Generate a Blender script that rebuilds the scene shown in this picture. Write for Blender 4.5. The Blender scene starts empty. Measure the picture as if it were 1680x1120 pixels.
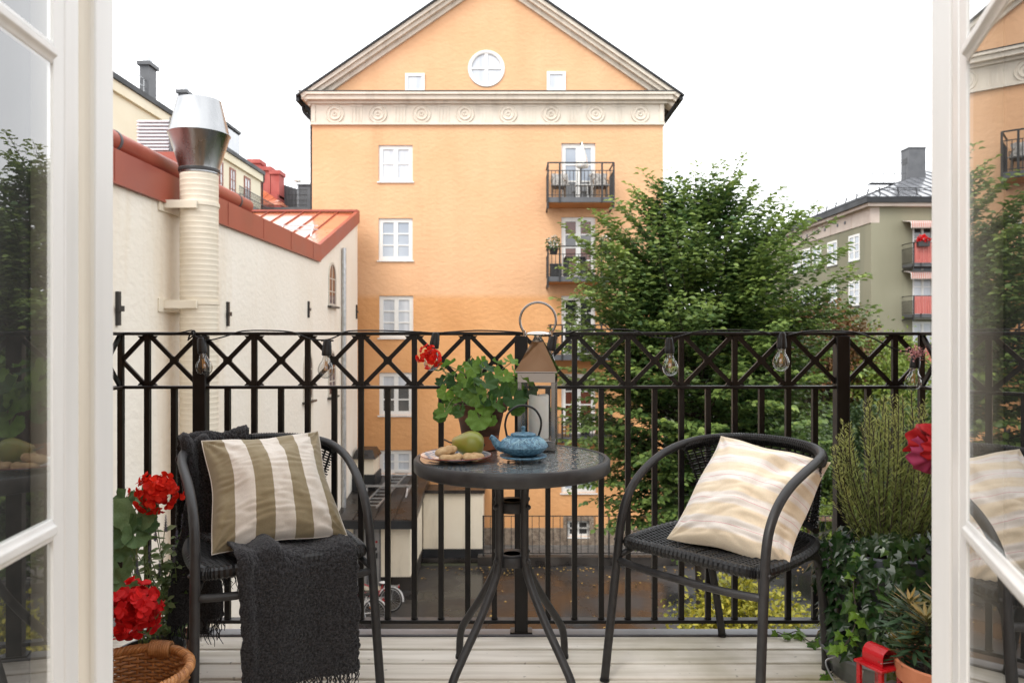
import bpy, math, random
import numpy as np
from mathutils import Vector, Matrix, noise, Quaternion
R = math.radians
V = Vector
S = bpy.context.scene
COL = S.collection
rnd = random.Random(7)

# ---------------------------------------------------------------- camera, sky, sun, exposure
F_PX, CX, CY, HC = 1236.0, 840.0, 550.0, 1.09     # focal length and centre in photo pixels; eye height above the deck
cam_d = bpy.data.cameras.new('camera')
cam_d.sensor_width = 36.0
cam_d.lens = 36.0 * F_PX / 1680.0
cam_d.shift_y = -10.0 / 1680.0
cam_d.clip_start = 0.05
cam_d.clip_end = 1500.0
cam_d.dof.use_dof = True
cam_d.dof.focus_distance = 2.45
cam_d.dof.aperture_fstop = 6.3
cam = bpy.data.objects.new('camera', cam_d)
COL.objects.link(cam)
cam.location = (0, 0, HC)
cam.rotation_euler = (R(90), 0, 0)
S.camera = cam

SUN_EL, SUN_AZ = 50.0, 215.0      # azimuth measured clockwise from +Y, the way the camera looks
w = bpy.data.worlds.new('World')
S.world = w
w.use_nodes = True
nt = w.node_tree
nt.nodes.clear()
sky = nt.nodes.new('ShaderNodeTexSky')
sky.sky_type = 'NISHITA'
sky.sun_disc = False
sky.sun_elevation = R(SUN_EL)
sky.sun_rotation = R(SUN_AZ)
sky.dust_density = 3.0
hs = nt.nodes.new('ShaderNodeHueSaturation')
hs.inputs['Saturation'].default_value = 0.12
mx = nt.nodes.new('ShaderNodeMix')
mx.data_type = 'RGBA'
mx.inputs[0].default_value = 0.8
mx.inputs[7].default_value = (11.6, 11.8, 12.1, 1)     # the even cloud deck
bg = nt.nodes.new('ShaderNodeBackground')
bg.inputs['Strength'].default_value = 0.1
wo = nt.nodes.new('ShaderNodeOutputWorld')
nt.links.new(sky.outputs[0], hs.inputs['Color'])
nt.links.new(hs.outputs[0], mx.inputs[6])
nt.links.new(mx.outputs[2], bg.inputs['Color'])
nt.links.new(bg.outputs[0], wo.inputs[0])

sun_d = bpy.data.lights.new('sun', 'SUN')
sun_d.energy = 1.0
sun_d.angle = R(24)
sun_d.color = (1.0, 0.96, 0.9)
sun = bpy.data.objects.new('sun', sun_d)
COL.objects.link(sun)
_sd = V((math.sin(R(SUN_AZ)) * math.cos(R(SUN_EL)), math.cos(R(SUN_AZ)) * math.cos(R(SUN_EL)), math.sin(R(SUN_EL))))
sun.rotation_euler = _sd.to_track_quat('Z', 'Y').to_euler()
sun.location = (0, -5, 30)

S.view_settings.view_transform = 'Standard'
S.view_settings.look = 'None'
S.view_settings.gamma = 1.0
S.view_settings.use_curve_mapping = False
S.view_settings.exposure = 1.12

# ---------------------------------------------------------------- helpers
def P(px, py, d):
    """photo pixel and distance -> point of the place (metres, deck at z = 0)"""
    return V(((px - CX) / F_PX * d, d, HC - (py - CY) / F_PX * d))

def PZ(px, py, z):
    """photo pixel and height -> point"""
    return P(px, py, F_PX * (HC - z) / (py - CY))

def catmull(pts, k=6, closed=False):
    pts = [V(p) for p in pts]
    n = len(pts)
    out = []
    for i in range(n if closed else n - 1):
        if closed:
            a, b, c, d = pts[(i - 1) % n], pts[i], pts[(i + 1) % n], pts[(i + 2) % n]
        else:
            b, c = pts[i], pts[i + 1]
            a = pts[i - 1] if i > 0 else b * 2 - c
            d = pts[i + 2] if i + 2 < n else c * 2 - b
        for j in range(k):
            t = j / k
            out.append(0.5 * ((2 * b) + (c - a) * t + (2 * a - 5 * b + 4 * c - d) * t * t + (3 * b - a - 3 * c + d) * t ** 3))
    if not closed:
        out.append(pts[-1])
    return out

ORG = {}

class MB:
    def __init__(s):
        s.v, s.f, s.uv = [], [], None
    def face(s, pts):
        i = len(s.v)
        s.v += [V(p) for p in pts]
        s.f.append(tuple(range(i, i + len(pts))))
    def hexa(s, p):
        i = len(s.v)
        s.v += [V(q) for q in p]
        for q in ((0, 3, 2, 1), (4, 5, 6, 7), (0, 1, 5, 4), (1, 2, 6, 5), (2, 3, 7, 6), (3, 0, 4, 7)):
            s.f.append(tuple(i + k for k in q))
    def box(s, x0, x1, y0, y1, z0, z1):
        s.hexa([(x0, y0, z0), (x1, y0, z0), (x1, y1, z0), (x0, y1, z0), (x0, y0, z1), (x1, y0, z1), (x1, y1, z1), (x0, y1, z1)])
    def boxf(s, f, a0, a1, b0, b1, c0, c1):
        s.hexa([f(a0, b0, c0), f(a1, b0, c0), f(a1, b0, c1), f(a0, b0, c1), f(a0, b1, c0), f(a1, b1, c0), f(a1, b1, c1), f(a0, b1, c1)])
    def bar(s, p, q, w, h, up=(0, 0, 1)):
        p, q = V(p), V(q)
        t = (q - p).normalized()
        a = t.cross(V(up))
        if a.length < 1e-4:
            a = t.cross(V((0, 1, 0)))
        a.normalize()
        b = a.cross(t).normalized()
        a, b = a * w / 2, b * h / 2
        s.hexa([p - a - b, p + a - b, p + a + b, p - a + b, q - a - b, q + a - b, q + a + b, q - a + b])
    def tube(s, pts, r, n=8, closed=False, cap=True, flat=1.0):
        pts = [V(p) for p in pts]
        m = len(pts)
        rr = r if hasattr(r, '__len__') else [r] * m
        base = len(s.v)
        nrm = None
        for i in range(m):
            if closed:
                t = pts[(i + 1) % m] - pts[i - 1]
            else:
                t = pts[min(i + 1, m - 1)] - pts[max(i - 1, 0)]
            if t.length < 1e-9:
                t = V((0, 0, 1))
            t.normalize()
            if nrm is None:
                nrm = t.cross(V((0, 0, 1)))
                if nrm.length < 1e-3:
                    nrm = t.cross(V((0, 1, 0)))
            nrm = (nrm - t * nrm.dot(t))
            if nrm.length < 1e-6:
                nrm = t.orthogonal()
            nrm.normalize()
            b = t.cross(nrm)
            for k in range(n):
                a = 2 * math.pi * k / n
                s.v.append(pts[i] + (nrm * math.cos(a) + b * math.sin(a) * flat) * rr[i])
        for i in range(m if closed else m - 1):
            j = (i + 1) % m
            for k in range(n):
                k2 = (k + 1) % n
                s.f.append((base + i * n + k, base + i * n + k2, base + j * n + k2, base + j * n + k))
        if cap and not closed:
            s.f.append(tuple(base + k for k in reversed(range(n))))
            s.f.append(tuple(base + (m - 1) * n + k for k in range(n)))
    def lathe(s, prof, c=(0, 0, 0), n=32, mat=None, wob=None):
        c = V(c)
        base = len(s.v)
        for i, (r, z) in enumerate(prof):
            for k in range(n):
                a = 2 * math.pi * k / n
                q = V((r * math.cos(a), r * math.sin(a), z))
                if wob:
                    q = wob(q, a)
                if mat:
                    q = mat @ q
                s.v.append(c + q)
        for i in range(len(prof) - 1):
            for k in range(n):
                k2 = (k + 1) % n
                s.f.append((base + i * n + k, base + i * n + k2, base + (i + 1) * n + k2, base + (i + 1) * n + k))
        if prof[0][0] > 1e-5:
            s.f.append(tuple(base + k for k in reversed(range(n))))
        if prof[-1][0] > 1e-5:
            s.f.append(tuple(base + (len(prof) - 1) * n + k for k in range(n)))
    def ball(s, c, r, n=12, m=8, sc=(1, 1, 1), fn=None):
        prof = [(max(1e-6, math.sin(math.pi * i / m)), -math.cos(math.pi * i / m)) for i in range(m + 1)]
        c = V(c)
        def tr(q, a):
            q = V((q.x * sc[0] * r, q.y * sc[1] * r, q.z * sc[2] * r))
            return fn(q) if fn else q
        s.lathe(prof, c, n, wob=tr)
    def grid(s, fn, nu, nv, uv=True):
        base = len(s.v)
        if s.uv is None:
            s.uv = {}
        for j in range(nv + 1):
            for i in range(nu + 1):
                u, v = i / nu, j / nv
                s.uv[len(s.v)] = (u, v)
                s.v.append(V(fn(u, v)))
        for j in range(nv):
            for i in range(nu):
                a = base + j * (nu + 1) + i
                s.f.append((a, a + 1, a + nu + 2, a + nu + 1))
    def prism(s, poly, off):
        """poly: list of points, off: extrusion vector"""
        n = len(poly)
        i = len(s.v)
        off = V(off)
        s.v += [V(p) for p in poly] + [V(p) + off for p in poly]
        s.f.append(tuple(range(i, i + n)))
        s.f.append(tuple(i + n + k for k in reversed(range(n))))
        for k in range(n):
            k2 = (k + 1) % n
            s.f.append((i + k2, i + k, i + n + k, i + n + k2))
    def mesh(s, name, mat, org=None, smooth=40):
        me = bpy.data.meshes.new(name)
        o = org or V((0, 0, 0))
        me.from_pydata([(p.x - o.x, p.y - o.y, p.z - o.z) for p in s.v], [], s.f)
        me.materials.append(mat)
        if s.uv:
            l = me.uv_layers.new(name='UVMap')
            for lp in me.loops:
                l.data[lp.index].uv = s.uv.get(lp.vertex_index, (0, 0))
        if smooth:
            me.shade_smooth()
            if smooth < 180:
                me.set_sharp_from_angle(angle=R(smooth))
        return me
    def build(s, name, mat, parent=None, smooth=40, bevel=0, org=None, seg=2):
        if parent is not None:
            org = ORG.get(parent.name, V((0, 0, 0)))
        org = V(org) if org is not None else V((0, 0, 0))
        o = bpy.data.objects.new(name, s.mesh(name, mat, org, smooth))
        COL.objects.link(o)
        if parent is not None:
            o.parent = parent
        else:
            o.location = org
        ORG[o.name] = org
        if bevel:
            md = o.modifiers.new('bevel', 'BEVEL')
            md.width = bevel
            md.segments = seg
            md.limit_method = 'ANGLE'
        return o

def tag(o, label=None, cat=None, group=None, kind=None):
    for k, v in (('label', label), ('category', cat), ('group', group), ('kind', kind)):
        if v:
            o[k] = v
    return o

def thing(name, label, cat, loc=(0, 0, 0), group=None, rot=None, local=False):
    """Empty at the base of a thing; local=True: its parts are given in its own coordinates"""
    o = bpy.data.objects.new(name, None)
    o.empty_display_size = 0.1
    COL.objects.link(o)
    o.location = loc
    if rot is not None:
        o.rotation_euler = rot
    ORG[o.name] = V((0, 0, 0)) if local else V(loc)
    return tag(o, label, cat, group)

def piece(name, me, parent, M, kind=None):
    """one more object of a shared mesh, placed by a matrix in the place's coordinates"""
    o = bpy.data.objects.new(name, me)
    COL.objects.link(o)
    o.parent = parent
    o.matrix_basis = Matrix.Translation(-ORG.get(parent.name, V((0, 0, 0)))) @ M
    if kind:
        o['kind'] = kind
    return o

def copy_tree(o, parent=None):
    c = o.copy()
    COL.objects.link(c)
    c.parent = parent
    ORG[c.name] = ORG.get(o.name, V((0, 0, 0)))
    for ch in list(o.children):
        copy_tree(ch, c)
    return c

def basis(loc, x, y, z, s=1.0):
    m = Matrix((x, y, z)).transposed() * s
    m = m.to_4x4()
    m.translation = loc
    return m

def frame(loc, fwd, nrm, s=1.0):
    """matrix whose Y points along fwd and Z roughly along nrm"""
    y = V(fwd).normalized()
    x = y.cross(V(nrm))
    if x.length < 1e-4:
        x = y.orthogonal()
    x.normalize()
    return basis(V(loc), x, y, x.cross(y), s)

# ---------------------------------------------------------------- materials
def mat(name, col, col2=None, nscale=6.0, ndet=5, rough=0.5, rough2=None, metal=0.0, bump=0.0, bscale=60.0, bdet=4, bdist=0.004,
        spec=0.5, rand=0.0, stretch=(1, 1, 1), bstretch=None, sheen=0.0, lo=0.35, hi=0.65, coat=0.0, world=False, sss=0.0, emit=None):
    m = bpy.data.materials.new(name)
    m.use_nodes = True
    nt = m.node_tree
    N, L = nt.nodes, nt.links
    b = N['Principled BSDF']
    b.inputs['Roughness'].default_value = rough
    b.inputs['Metallic'].default_value = metal
    b.inputs['Specular IOR Level'].default_value = spec
    b.inputs['Base Color'].default_value = (*col, 1)
    if sheen:
        b.inputs['Sheen Weight'].default_value = sheen
    if coat:
        b.inputs['Coat Weight'].default_value = coat
        b.inputs['Coat Roughness'].default_value = 0.08
    if sss:
        b.inputs['Subsurface Weight'].default_value = sss
        b.inputs['Subsurface Radius'].default_value = (0.01, 0.006, 0.004)
    if emit:
        b.inputs['Emission Color'].default_value = (*emit[0], 1)
        b.inputs['Emission Strength'].default_value = emit[1]
    if world:
        src = N.new('ShaderNodeNewGeometry').outputs['Position']
    else:
        src = N.new('ShaderNodeTexCoord').outputs['Object']
    oi = N.new('ShaderNodeObjectInfo')
    if not world:
        ad = N.new('ShaderNodeVectorMath'); ad.operation = 'ADD'
        mul = N.new('ShaderNodeMath'); mul.operation = 'MULTIPLY'; mul.inputs[1].default_value = 23.7
        L.new(oi.outputs['Random'], mul.inputs[0])
        L.new(src, ad.inputs[0]); L.new(mul.outputs[0], ad.inputs[1])
        src = ad.outputs[0]
    def noise_tex(scale, det, st):
        mp = N.new('ShaderNodeMapping')
        mp.inputs['Scale'].default_value = st
        L.new(src, mp.inputs[0])
        t = N.new('ShaderNodeTexNoise')
        t.inputs['Scale'].default_value = scale
        t.inputs['Detail'].default_value = det
        L.new(mp.outputs[0], t.inputs['Vector'])
        return t
    colout = None
    if col2 is not None:
        t = noise_tex(nscale, ndet, stretch)
        cr = N.new('ShaderNodeValToRGB')
        cr.color_ramp.elements[0].position = lo
        cr.color_ramp.elements[1].position = hi
        cr.color_ramp.elements[0].color = (*col, 1)
        cr.color_ramp.elements[1].color = (*col2, 1)
        L.new(t.outputs[0], cr.inputs[0])
        colout = cr.outputs[0]
        if rough2 is not None:
            mr = N.new('ShaderNodeMapRange')
            mr.inputs['From Min'].default_value = lo
            mr.inputs['From Max'].default_value = hi
            mr.inputs['To Min'].default_value = rough
            mr.inputs['To Max'].default_value = rough2
            L.new(t.outputs[0], mr.inputs[0])
            L.new(mr.outputs[0], b.inputs['Roughness'])
    if rand:
        h = N.new('ShaderNodeHueSaturation')
        mr = N.new('ShaderNodeMapRange')
        mr.inputs['To Min'].default_value = 1 - rand
        mr.inputs['To Max'].default_value = 1 + rand
        L.new(oi.outputs['Random'], mr.inputs[0])
        L.new(mr.outputs[0], h.inputs['Value'])
        if colout is not None:
            L.new(colout, h.inputs['Color'])
        else:
            h.inputs['Color'].default_value = (*col, 1)
        colout = h.outputs[0]
    if colout is not None:
        L.new(colout, b.inputs['Base Color'])
    if bump:
        t = noise_tex(bscale, bdet, bstretch or stretch)
        bp = N.new('ShaderNodeBump')
        bp.inputs['Strength'].default_value = bump
        bp.inputs['Distance'].default_value = bdist
        L.new(t.outputs[0], bp.inputs['Height'])
        L.new(bp.outputs[0], b.inputs['Normal'])
    return m

def glass(name, tint=(1, 1, 1), ior=1.6, rough=0.0, bump=0.0, bscale=40, bdist=0.002, add=0.0, faces=1):
    m = bpy.data.materials.new(name)
    m.use_nodes = True
    N, L = m.node_tree.nodes, m.node_tree.links
    N.remove(N['Principled BSDF'])
    out = N['Material Output']
    tr = N.new('ShaderNodeBsdfTransparent'); tr.inputs[0].default_value = (*tint, 1)
    gl = N.new('ShaderNodeBsdfGlossy'); gl.inputs['Roughness'].default_value = rough
    # Schlick's reflectance of a pane, the same from both sides
    ge = N.new('ShaderNodeNewGeometry')
    dt = N.new('ShaderNodeVectorMath'); dt.operation = 'DOT_PRODUCT'
    L.new(ge.outputs['Incoming'], dt.inputs[0]); L.new(ge.outputs['Normal'], dt.inputs[1])
    ab = N.new('ShaderNodeMath'); ab.operation = 'ABSOLUTE'; L.new(dt.outputs['Value'], ab.inputs[0])
    om = N.new('ShaderNodeMath'); om.operation = 'SUBTRACT'; om.inputs[0].default_value = 1.0; om.use_clamp = True; L.new(ab.outputs[0], om.inputs[1])
    pw = N.new('ShaderNodeMath'); pw.operation = 'POWER'; pw.inputs[1].default_value = 5.0; L.new(om.outputs[0], pw.inputs[0])
    f0 = ((ior - 1) / (ior + 1)) ** 2
    fr = N.new('ShaderNodeMath'); fr.operation = 'MULTIPLY_ADD'; fr.use_clamp = True
    fr.inputs[1].default_value = 1 - f0; fr.inputs[2].default_value = f0; L.new(pw.outputs[0], fr.inputs[0])
    mx = N.new('ShaderNodeMixShader')
    fac = fr.outputs[0]
    if faces > 1:            # light thrown back between the faces of the panes: n R / (1 + (n - 1) R)
        a_ = N.new('ShaderNodeMath'); a_.operation = 'MULTIPLY'; a_.inputs[1].default_value = faces; L.new(fac, a_.inputs[0])
        b_ = N.new('ShaderNodeMath'); b_.operation = 'MULTIPLY_ADD'; b_.inputs[1].default_value = faces - 1; b_.inputs[2].default_value = 1.0; L.new(fac, b_.inputs[0])
        c_ = N.new('ShaderNodeMath'); c_.operation = 'DIVIDE'; L.new(a_.outputs[0], c_.inputs[0]); L.new(b_.outputs[0], c_.inputs[1])
        fac = c_.outputs[0]
    if add:
        a = N.new('ShaderNodeMath'); a.operation = 'ADD'; a.use_clamp = True; a.inputs[1].default_value = add
        L.new(fac, a.inputs[0]); fac = a.outputs[0]
    L.new(fac, mx.inputs[0]); L.new(tr.outputs[0], mx.inputs[1]); L.new(gl.outputs[0], mx.inputs[2])
    if bump:
        tc = N.new('ShaderNodeTexCoord')
        t = N.new('ShaderNodeTexNoise'); t.inputs['Scale'].default_value = bscale; t.inputs['Detail'].default_value = 2
        L.new(tc.outputs['Object'], t.inputs['Vector'])
        bp = N.new('ShaderNodeBump'); bp.inputs['Strength'].default_value = bump; bp.inputs['Distance'].default_value = bdist
        L.new(t.outputs[0], bp.inputs['Height'])
        L.new(bp.outputs[0], gl.inputs['Normal']); L.new(bp.outputs[0], dt.inputs[1])
    L.new(mx.outputs[0], out.inputs[0])
    return m

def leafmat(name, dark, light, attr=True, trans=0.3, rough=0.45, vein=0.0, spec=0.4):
    """leaf colour from the per-leaf value «shade» or, for single leaf objects, from a random number"""
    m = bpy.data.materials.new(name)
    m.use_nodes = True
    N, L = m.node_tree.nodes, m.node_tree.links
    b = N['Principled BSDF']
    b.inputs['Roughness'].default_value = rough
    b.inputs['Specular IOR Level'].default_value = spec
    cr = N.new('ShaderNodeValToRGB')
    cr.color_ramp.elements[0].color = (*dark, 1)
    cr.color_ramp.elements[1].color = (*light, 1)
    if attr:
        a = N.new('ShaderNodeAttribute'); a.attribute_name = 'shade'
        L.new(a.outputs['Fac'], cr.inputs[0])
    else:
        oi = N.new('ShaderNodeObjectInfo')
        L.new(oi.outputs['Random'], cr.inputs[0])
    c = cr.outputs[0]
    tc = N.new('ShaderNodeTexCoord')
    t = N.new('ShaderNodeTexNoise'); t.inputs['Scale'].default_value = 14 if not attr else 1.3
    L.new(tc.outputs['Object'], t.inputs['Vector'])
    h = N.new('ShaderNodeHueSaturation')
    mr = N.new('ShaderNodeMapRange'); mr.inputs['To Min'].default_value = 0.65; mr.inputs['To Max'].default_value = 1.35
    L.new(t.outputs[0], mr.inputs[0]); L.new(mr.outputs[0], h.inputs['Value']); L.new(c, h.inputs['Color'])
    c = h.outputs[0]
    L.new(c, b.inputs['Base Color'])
    tl = N.new('ShaderNodeBsdfTranslucent')
    L.new(c, tl.inputs[0])
    mx = N.new('ShaderNodeMixShader'); mx.inputs[0].default_value = trans
    L.new(b.outputs[0], mx.inputs[1]); L.new(tl.outputs[0], mx.inputs[2])
    L.new(mx.outputs[0], N['Material Output'].inputs[0])
    return m

def leaves(name, pos, fwd, nrm, size, shade, material, parent=None, kind='stuff', wide=0.62, fold=0.16, org=None):
    """many leaf-sized folded blades as one mesh; arrays (n,3),(n,3),(n,3),(n,),(n,)"""
    pos, fwd, nrm = (np.asarray(a, float) for a in (pos, fwd, nrm))
    size, shade = np.asarray(size, float), np.asarray(shade, float)
    n = len(pos)
    fwd /= np.linalg.norm(fwd, axis=1)[:, None] + 1e-9
    side = np.cross(fwd, nrm)
    side /= np.linalg.norm(side, axis=1)[:, None] + 1e-9
    up = np.cross(side, fwd)
    w2 = wide / 2
    tpl = [(0, 0, 0), (w2 * 0.85, 0.28, fold), (w2, 0.62, fold), (0, 1, 0), (-w2, 0.62, fold), (-w2 * 0.85, 0.28, fold)]
    if parent is not None:
        org = ORG.get(parent.name, V((0, 0, 0)))
    o3 = np.array(org if org is not None else (0, 0, 0), float)
    vs = np.empty((n, 6, 3))
    for k, (a, b, c) in enumerate(tpl):
        vs[:, k] = pos - o3 + (side * a + fwd * b + up * c) * size[:, None]
    me = bpy.data.meshes.new(name)
    me.vertices.add(n * 6)
    me.vertices.foreach_set('co', vs.reshape(-1))
    me.loops.add(n * 8)
    idx = (np.arange(n)[:, None] * 6 + np.array([0, 1, 2, 3, 0, 3, 4, 5])[None]).reshape(-1)
    me.loops.foreach_set('vertex_index', idx.astype(np.int32))
    me.polygons.add(n * 2)
    me.polygons.foreach_set('loop_start', (np.arange(n * 2) * 4).astype(np.int32))
    me.update(calc_edges=True)
    me.validate()
    at = me.attributes.new('shade', 'FLOAT', 'FACE')
    at.data.foreach_set('value', np.repeat(np.clip(shade, 0, 1), 2).astype(np.float32))
    me.materials.append(material)
    o = bpy.data.objects.new(name, me)
    COL.objects.link(o)
    if parent is not None:
        o.parent = parent
    else:
        o.location = o3
    ORG[o.name] = V(o3)
    if kind:
        o['kind'] = kind
    return o

def wall_cells(mb, f, a0, a1, b0, b1, holes, depth):
    """wall face in f(a, b, c) with rectangular openings and their reveals"""
    xs = sorted({a0, a1, *[h[0] for h in holes], *[h[1] for h in holes]})
    zs = sorted({b0, b1, *[h[2] for h in holes], *[h[3] for h in holes]})
    for i in range(len(xs) - 1):
        for j in range(len(zs) - 1):
            cx, cz = (xs[i] + xs[i + 1]) / 2, (zs[j] + zs[j + 1]) / 2
            if any(h[0] < cx < h[1] and h[2] < cz < h[3] for h in holes):
                continue
            mb.face([f(xs[i], zs[j], 0), f(xs[i + 1], zs[j], 0), f(xs[i + 1], zs[j + 1], 0), f(xs[i], zs[j + 1], 0)])
    for (p, q, r, t) in holes:
        for (u, v, u2, v2) in ((p, r, p, t), (q, t, q, r), (p, t, q, t), (q, r, p, r)):
            mb.face([f(u, v, 0), f(u, v, depth), f(u2, v2, depth), f(u2, v2, 0)])

def window(parent, f, a0, a1, b0, b1, cols, rows, fm, pm, inset=0.10, fw=0.07, mw=0.035, sill=None, name='window', bigmull=0.10):
    """framed window: one frame mesh (a part), every pane and the sill a sub-part"""
    m = MB()
    c0, c1 = inset - 0.05, inset + 0.03
    m.boxf(f, a0, a0 + fw, b0, b1, c0, c1)
    m.boxf(f, a1 - fw, a1, b0, b1, c0, c1)
    m.boxf(f, a0 + fw, a1 - fw, b0, b0 + fw, c0, c1)
    m.boxf(f, a0 + fw, a1 - fw, b1 - fw, b1, c0, c1)
    ia, ib, ja, jb = a0 + fw, a1 - fw, b0 + fw, b1 - fw
    ca = [ia + (ib - ia) * i / cols for i in range(cols + 1)]
    cb = [ja + (jb - ja) * i / rows for i in range(rows + 1)]
    for x in ca[1:-1]:
        m.boxf(f, x - bigmull / 2, x + bigmull / 2, ja, jb, c0 + 0.005, c1)
    for i in range(cols):
        for z in cb[1:-1]:
            xa = ca[i] + (bigmull / 2 if i else 0)
            xb = ca[i + 1] - (bigmull / 2 if i < cols - 1 else 0)
            m.boxf(f, xa, xb, z - mw / 2, z + mw / 2, c0 + 0.015, c1 - 0.005)
    w_ = m.build(name, fm, parent, smooth=0)
    pml = pm if isinstance(pm, (list, tuple)) else [pm] * rows
    for i in range(cols):
        for j in range(rows):
            p = MB()
            p.boxf(f, ca[i], ca[i + 1], cb[j], cb[j + 1], c0 + 0.04, c0 + 0.05)
            p.build('pane', pml[j], w_, smooth=0)
    if sill is not None:
        q = MB()
        q.boxf(f, a0 - 0.05, a1 + 0.05, b0 - 0.05, b0 - 0.003, -0.06, inset - 0.052)
        q.build('sill', sill, w_, smooth=0)
    return w_
# ---------------------------------------------------------------- material library
def plaster_two_tone():
    """hand-floated facade plaster; deeper orange below the fourth floor, blended over a narrow band"""
    m = mat('orange plaster', (.65, .375, .205), (.715, .43, .25), nscale=.55, ndet=8, rough=.9, spec=.2, world=True,
            bump=.65, bscale=6.5, bdet=7, bdist=.04, bstretch=(.8, 1, 1.15), lo=.25, hi=.75)
    N, L = m.node_tree.nodes, m.node_tree.links
    b = N['Principled BSDF']
    lk = b.inputs['Base Color'].links[0]
    top = lk.from_socket
    g = N.new('ShaderNodeNewGeometry')
    sp = N.new('ShaderNodeSeparateXYZ'); L.new(g.outputs['Position'], sp.inputs[0])
    t = N.new('ShaderNodeTexNoise'); t.inputs['Scale'].default_value = .6; t.inputs['Detail'].default_value = 8
    L.new(g.outputs['Position'], t.inputs['Vector'])
    cr = N.new('ShaderNodeValToRGB')
    cr.color_ramp.elements[0].position = .3; cr.color_ramp.elements[1].position = .7
    cr.color_ramp.elements[0].color = (.60, .30, .125, 1); cr.color_ramp.elements[1].color = (.67, .355, .160, 1)
    L.new(t.outputs[0], cr.inputs[0])
    mr = N.new('ShaderNodeMapRange')
    mr.inputs['From Min'].default_value = 2.44; mr.inputs['From Max'].default_value = 2.66
    L.new(sp.outputs['Z'], mr.inputs[0])
    mx = N.new('ShaderNodeMix'); mx.data_type = 'RGBA'
    L.new(mr.outputs[0], mx.inputs[0]); L.new(cr.outputs[0], mx.inputs[6]); L.new(top, mx.inputs[7])
    # rain streaks and stains
    mp = N.new('ShaderNodeMapping'); mp.inputs['Scale'].default_value = (1.6, 1.6, .16)
    L.new(g.outputs['Position'], mp.inputs[0])
    st = N.new('ShaderNodeTexNoise'); st.inputs['Scale'].default_value = 1.0; st.inputs['Detail'].default_value = 6
    L.new(mp.outputs[0], st.inputs['Vector'])
    sr = N.new('ShaderNodeMapRange'); sr.inputs['From Min'].default_value = .35; sr.inputs['From Max'].default_value = .7
    sr.inputs['To Min'].default_value = .97; sr.inputs['To Max'].default_value = 1.03
    L.new(st.outputs[0], sr.inputs[0])
    h = N.new('ShaderNodeHueSaturation'); L.new(mx.outputs[2], h.inputs['Color']); L.new(sr.outputs[0], h.inputs['Value'])
    L.new(h.outputs[0], b.inputs['Base Color'])
    return m

def wood_deck():
    m = mat('weathered pale deck board', (.53, .475, .39), (.79, .735, .655), nscale=3.0, ndet=9, rough=.6, spec=.3, rand=.07,
            stretch=(.6, 9, 9), bump=.25, bscale=5, bdet=8, bdist=.003, lo=.3, hi=.62)
    N, L = m.node_tree.nodes, m.node_tree.links
    b = N['Principled BSDF']
    src = b.inputs['Base Color'].links[0].from_socket
    g = N.new('ShaderNodeNewGeometry')
    t = N.new('ShaderNodeTexNoise'); t.inputs['Scale'].default_value = 3.3; t.inputs['Detail'].default_value = 7
    L.new(g.outputs['Position'], t.inputs['Vector'])
    sp = N.new('ShaderNodeSeparateXYZ'); L.new(g.outputs['Position'], sp.inputs[0])
    mr = N.new('ShaderNodeMapRange'); mr.inputs['From Min'].default_value = -.1; mr.inputs['From Max'].default_value = 1.1
    L.new(sp.outputs['X'], mr.inputs[0])
    mr2 = N.new('ShaderNodeMapRange'); mr2.inputs['From Min'].default_value = .36; mr2.inputs['From Max'].default_value = .64
    mr2.inputs['To Max'].default_value = .85
    L.new(t.outputs[0], mr2.inputs[0])
    mu = N.new('ShaderNodeMath'); mu.operation = 'MULTIPLY'
    ad = N.new('ShaderNodeMath'); ad.operation = 'MULTIPLY_ADD'; ad.inputs[1].default_value = .95; ad.inputs[2].default_value = .05
    L.new(mr.outputs[0], ad.inputs[0])
    L.new(ad.outputs[0], mu.inputs[0]); L.new(mr2.outputs[0], mu.inputs[1])
    mx = N.new('ShaderNodeMix'); mx.data_type = 'RGBA'; mx.inputs[7].default_value = (.27, .235, .12, 1)   # algae
    L.new(mu.outputs[0], mx.inputs[0]); L.new(src, mx.inputs[6])
    # small dark specks
    t2 = N.new('ShaderNodeTexNoise'); t2.inputs['Scale'].default_value = 38; t2.inputs['Detail'].default_value = 2
    L.new(g.outputs['Position'], t2.inputs['Vector'])
    mr3 = N.new('ShaderNodeMapRange'); mr3.inputs['From Min'].default_value = .69; mr3.inputs['From Max'].default_value = .75; mr3.inputs['To Max'].default_value = .55
    L.new(t2.outputs[0], mr3.inputs[0])
    mx2 = N.new('ShaderNodeMix'); mx2.data_type = 'RGBA'; mx2.inputs[7].default_value = (.16, .14, .11, 1)
    L.new(mr3.outputs[0], mx2.inputs[0]); L.new(mx.outputs[2], mx2.inputs[6])
    L.new(mx2.outputs[2], b.inputs['Base Color'])
    return m

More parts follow.
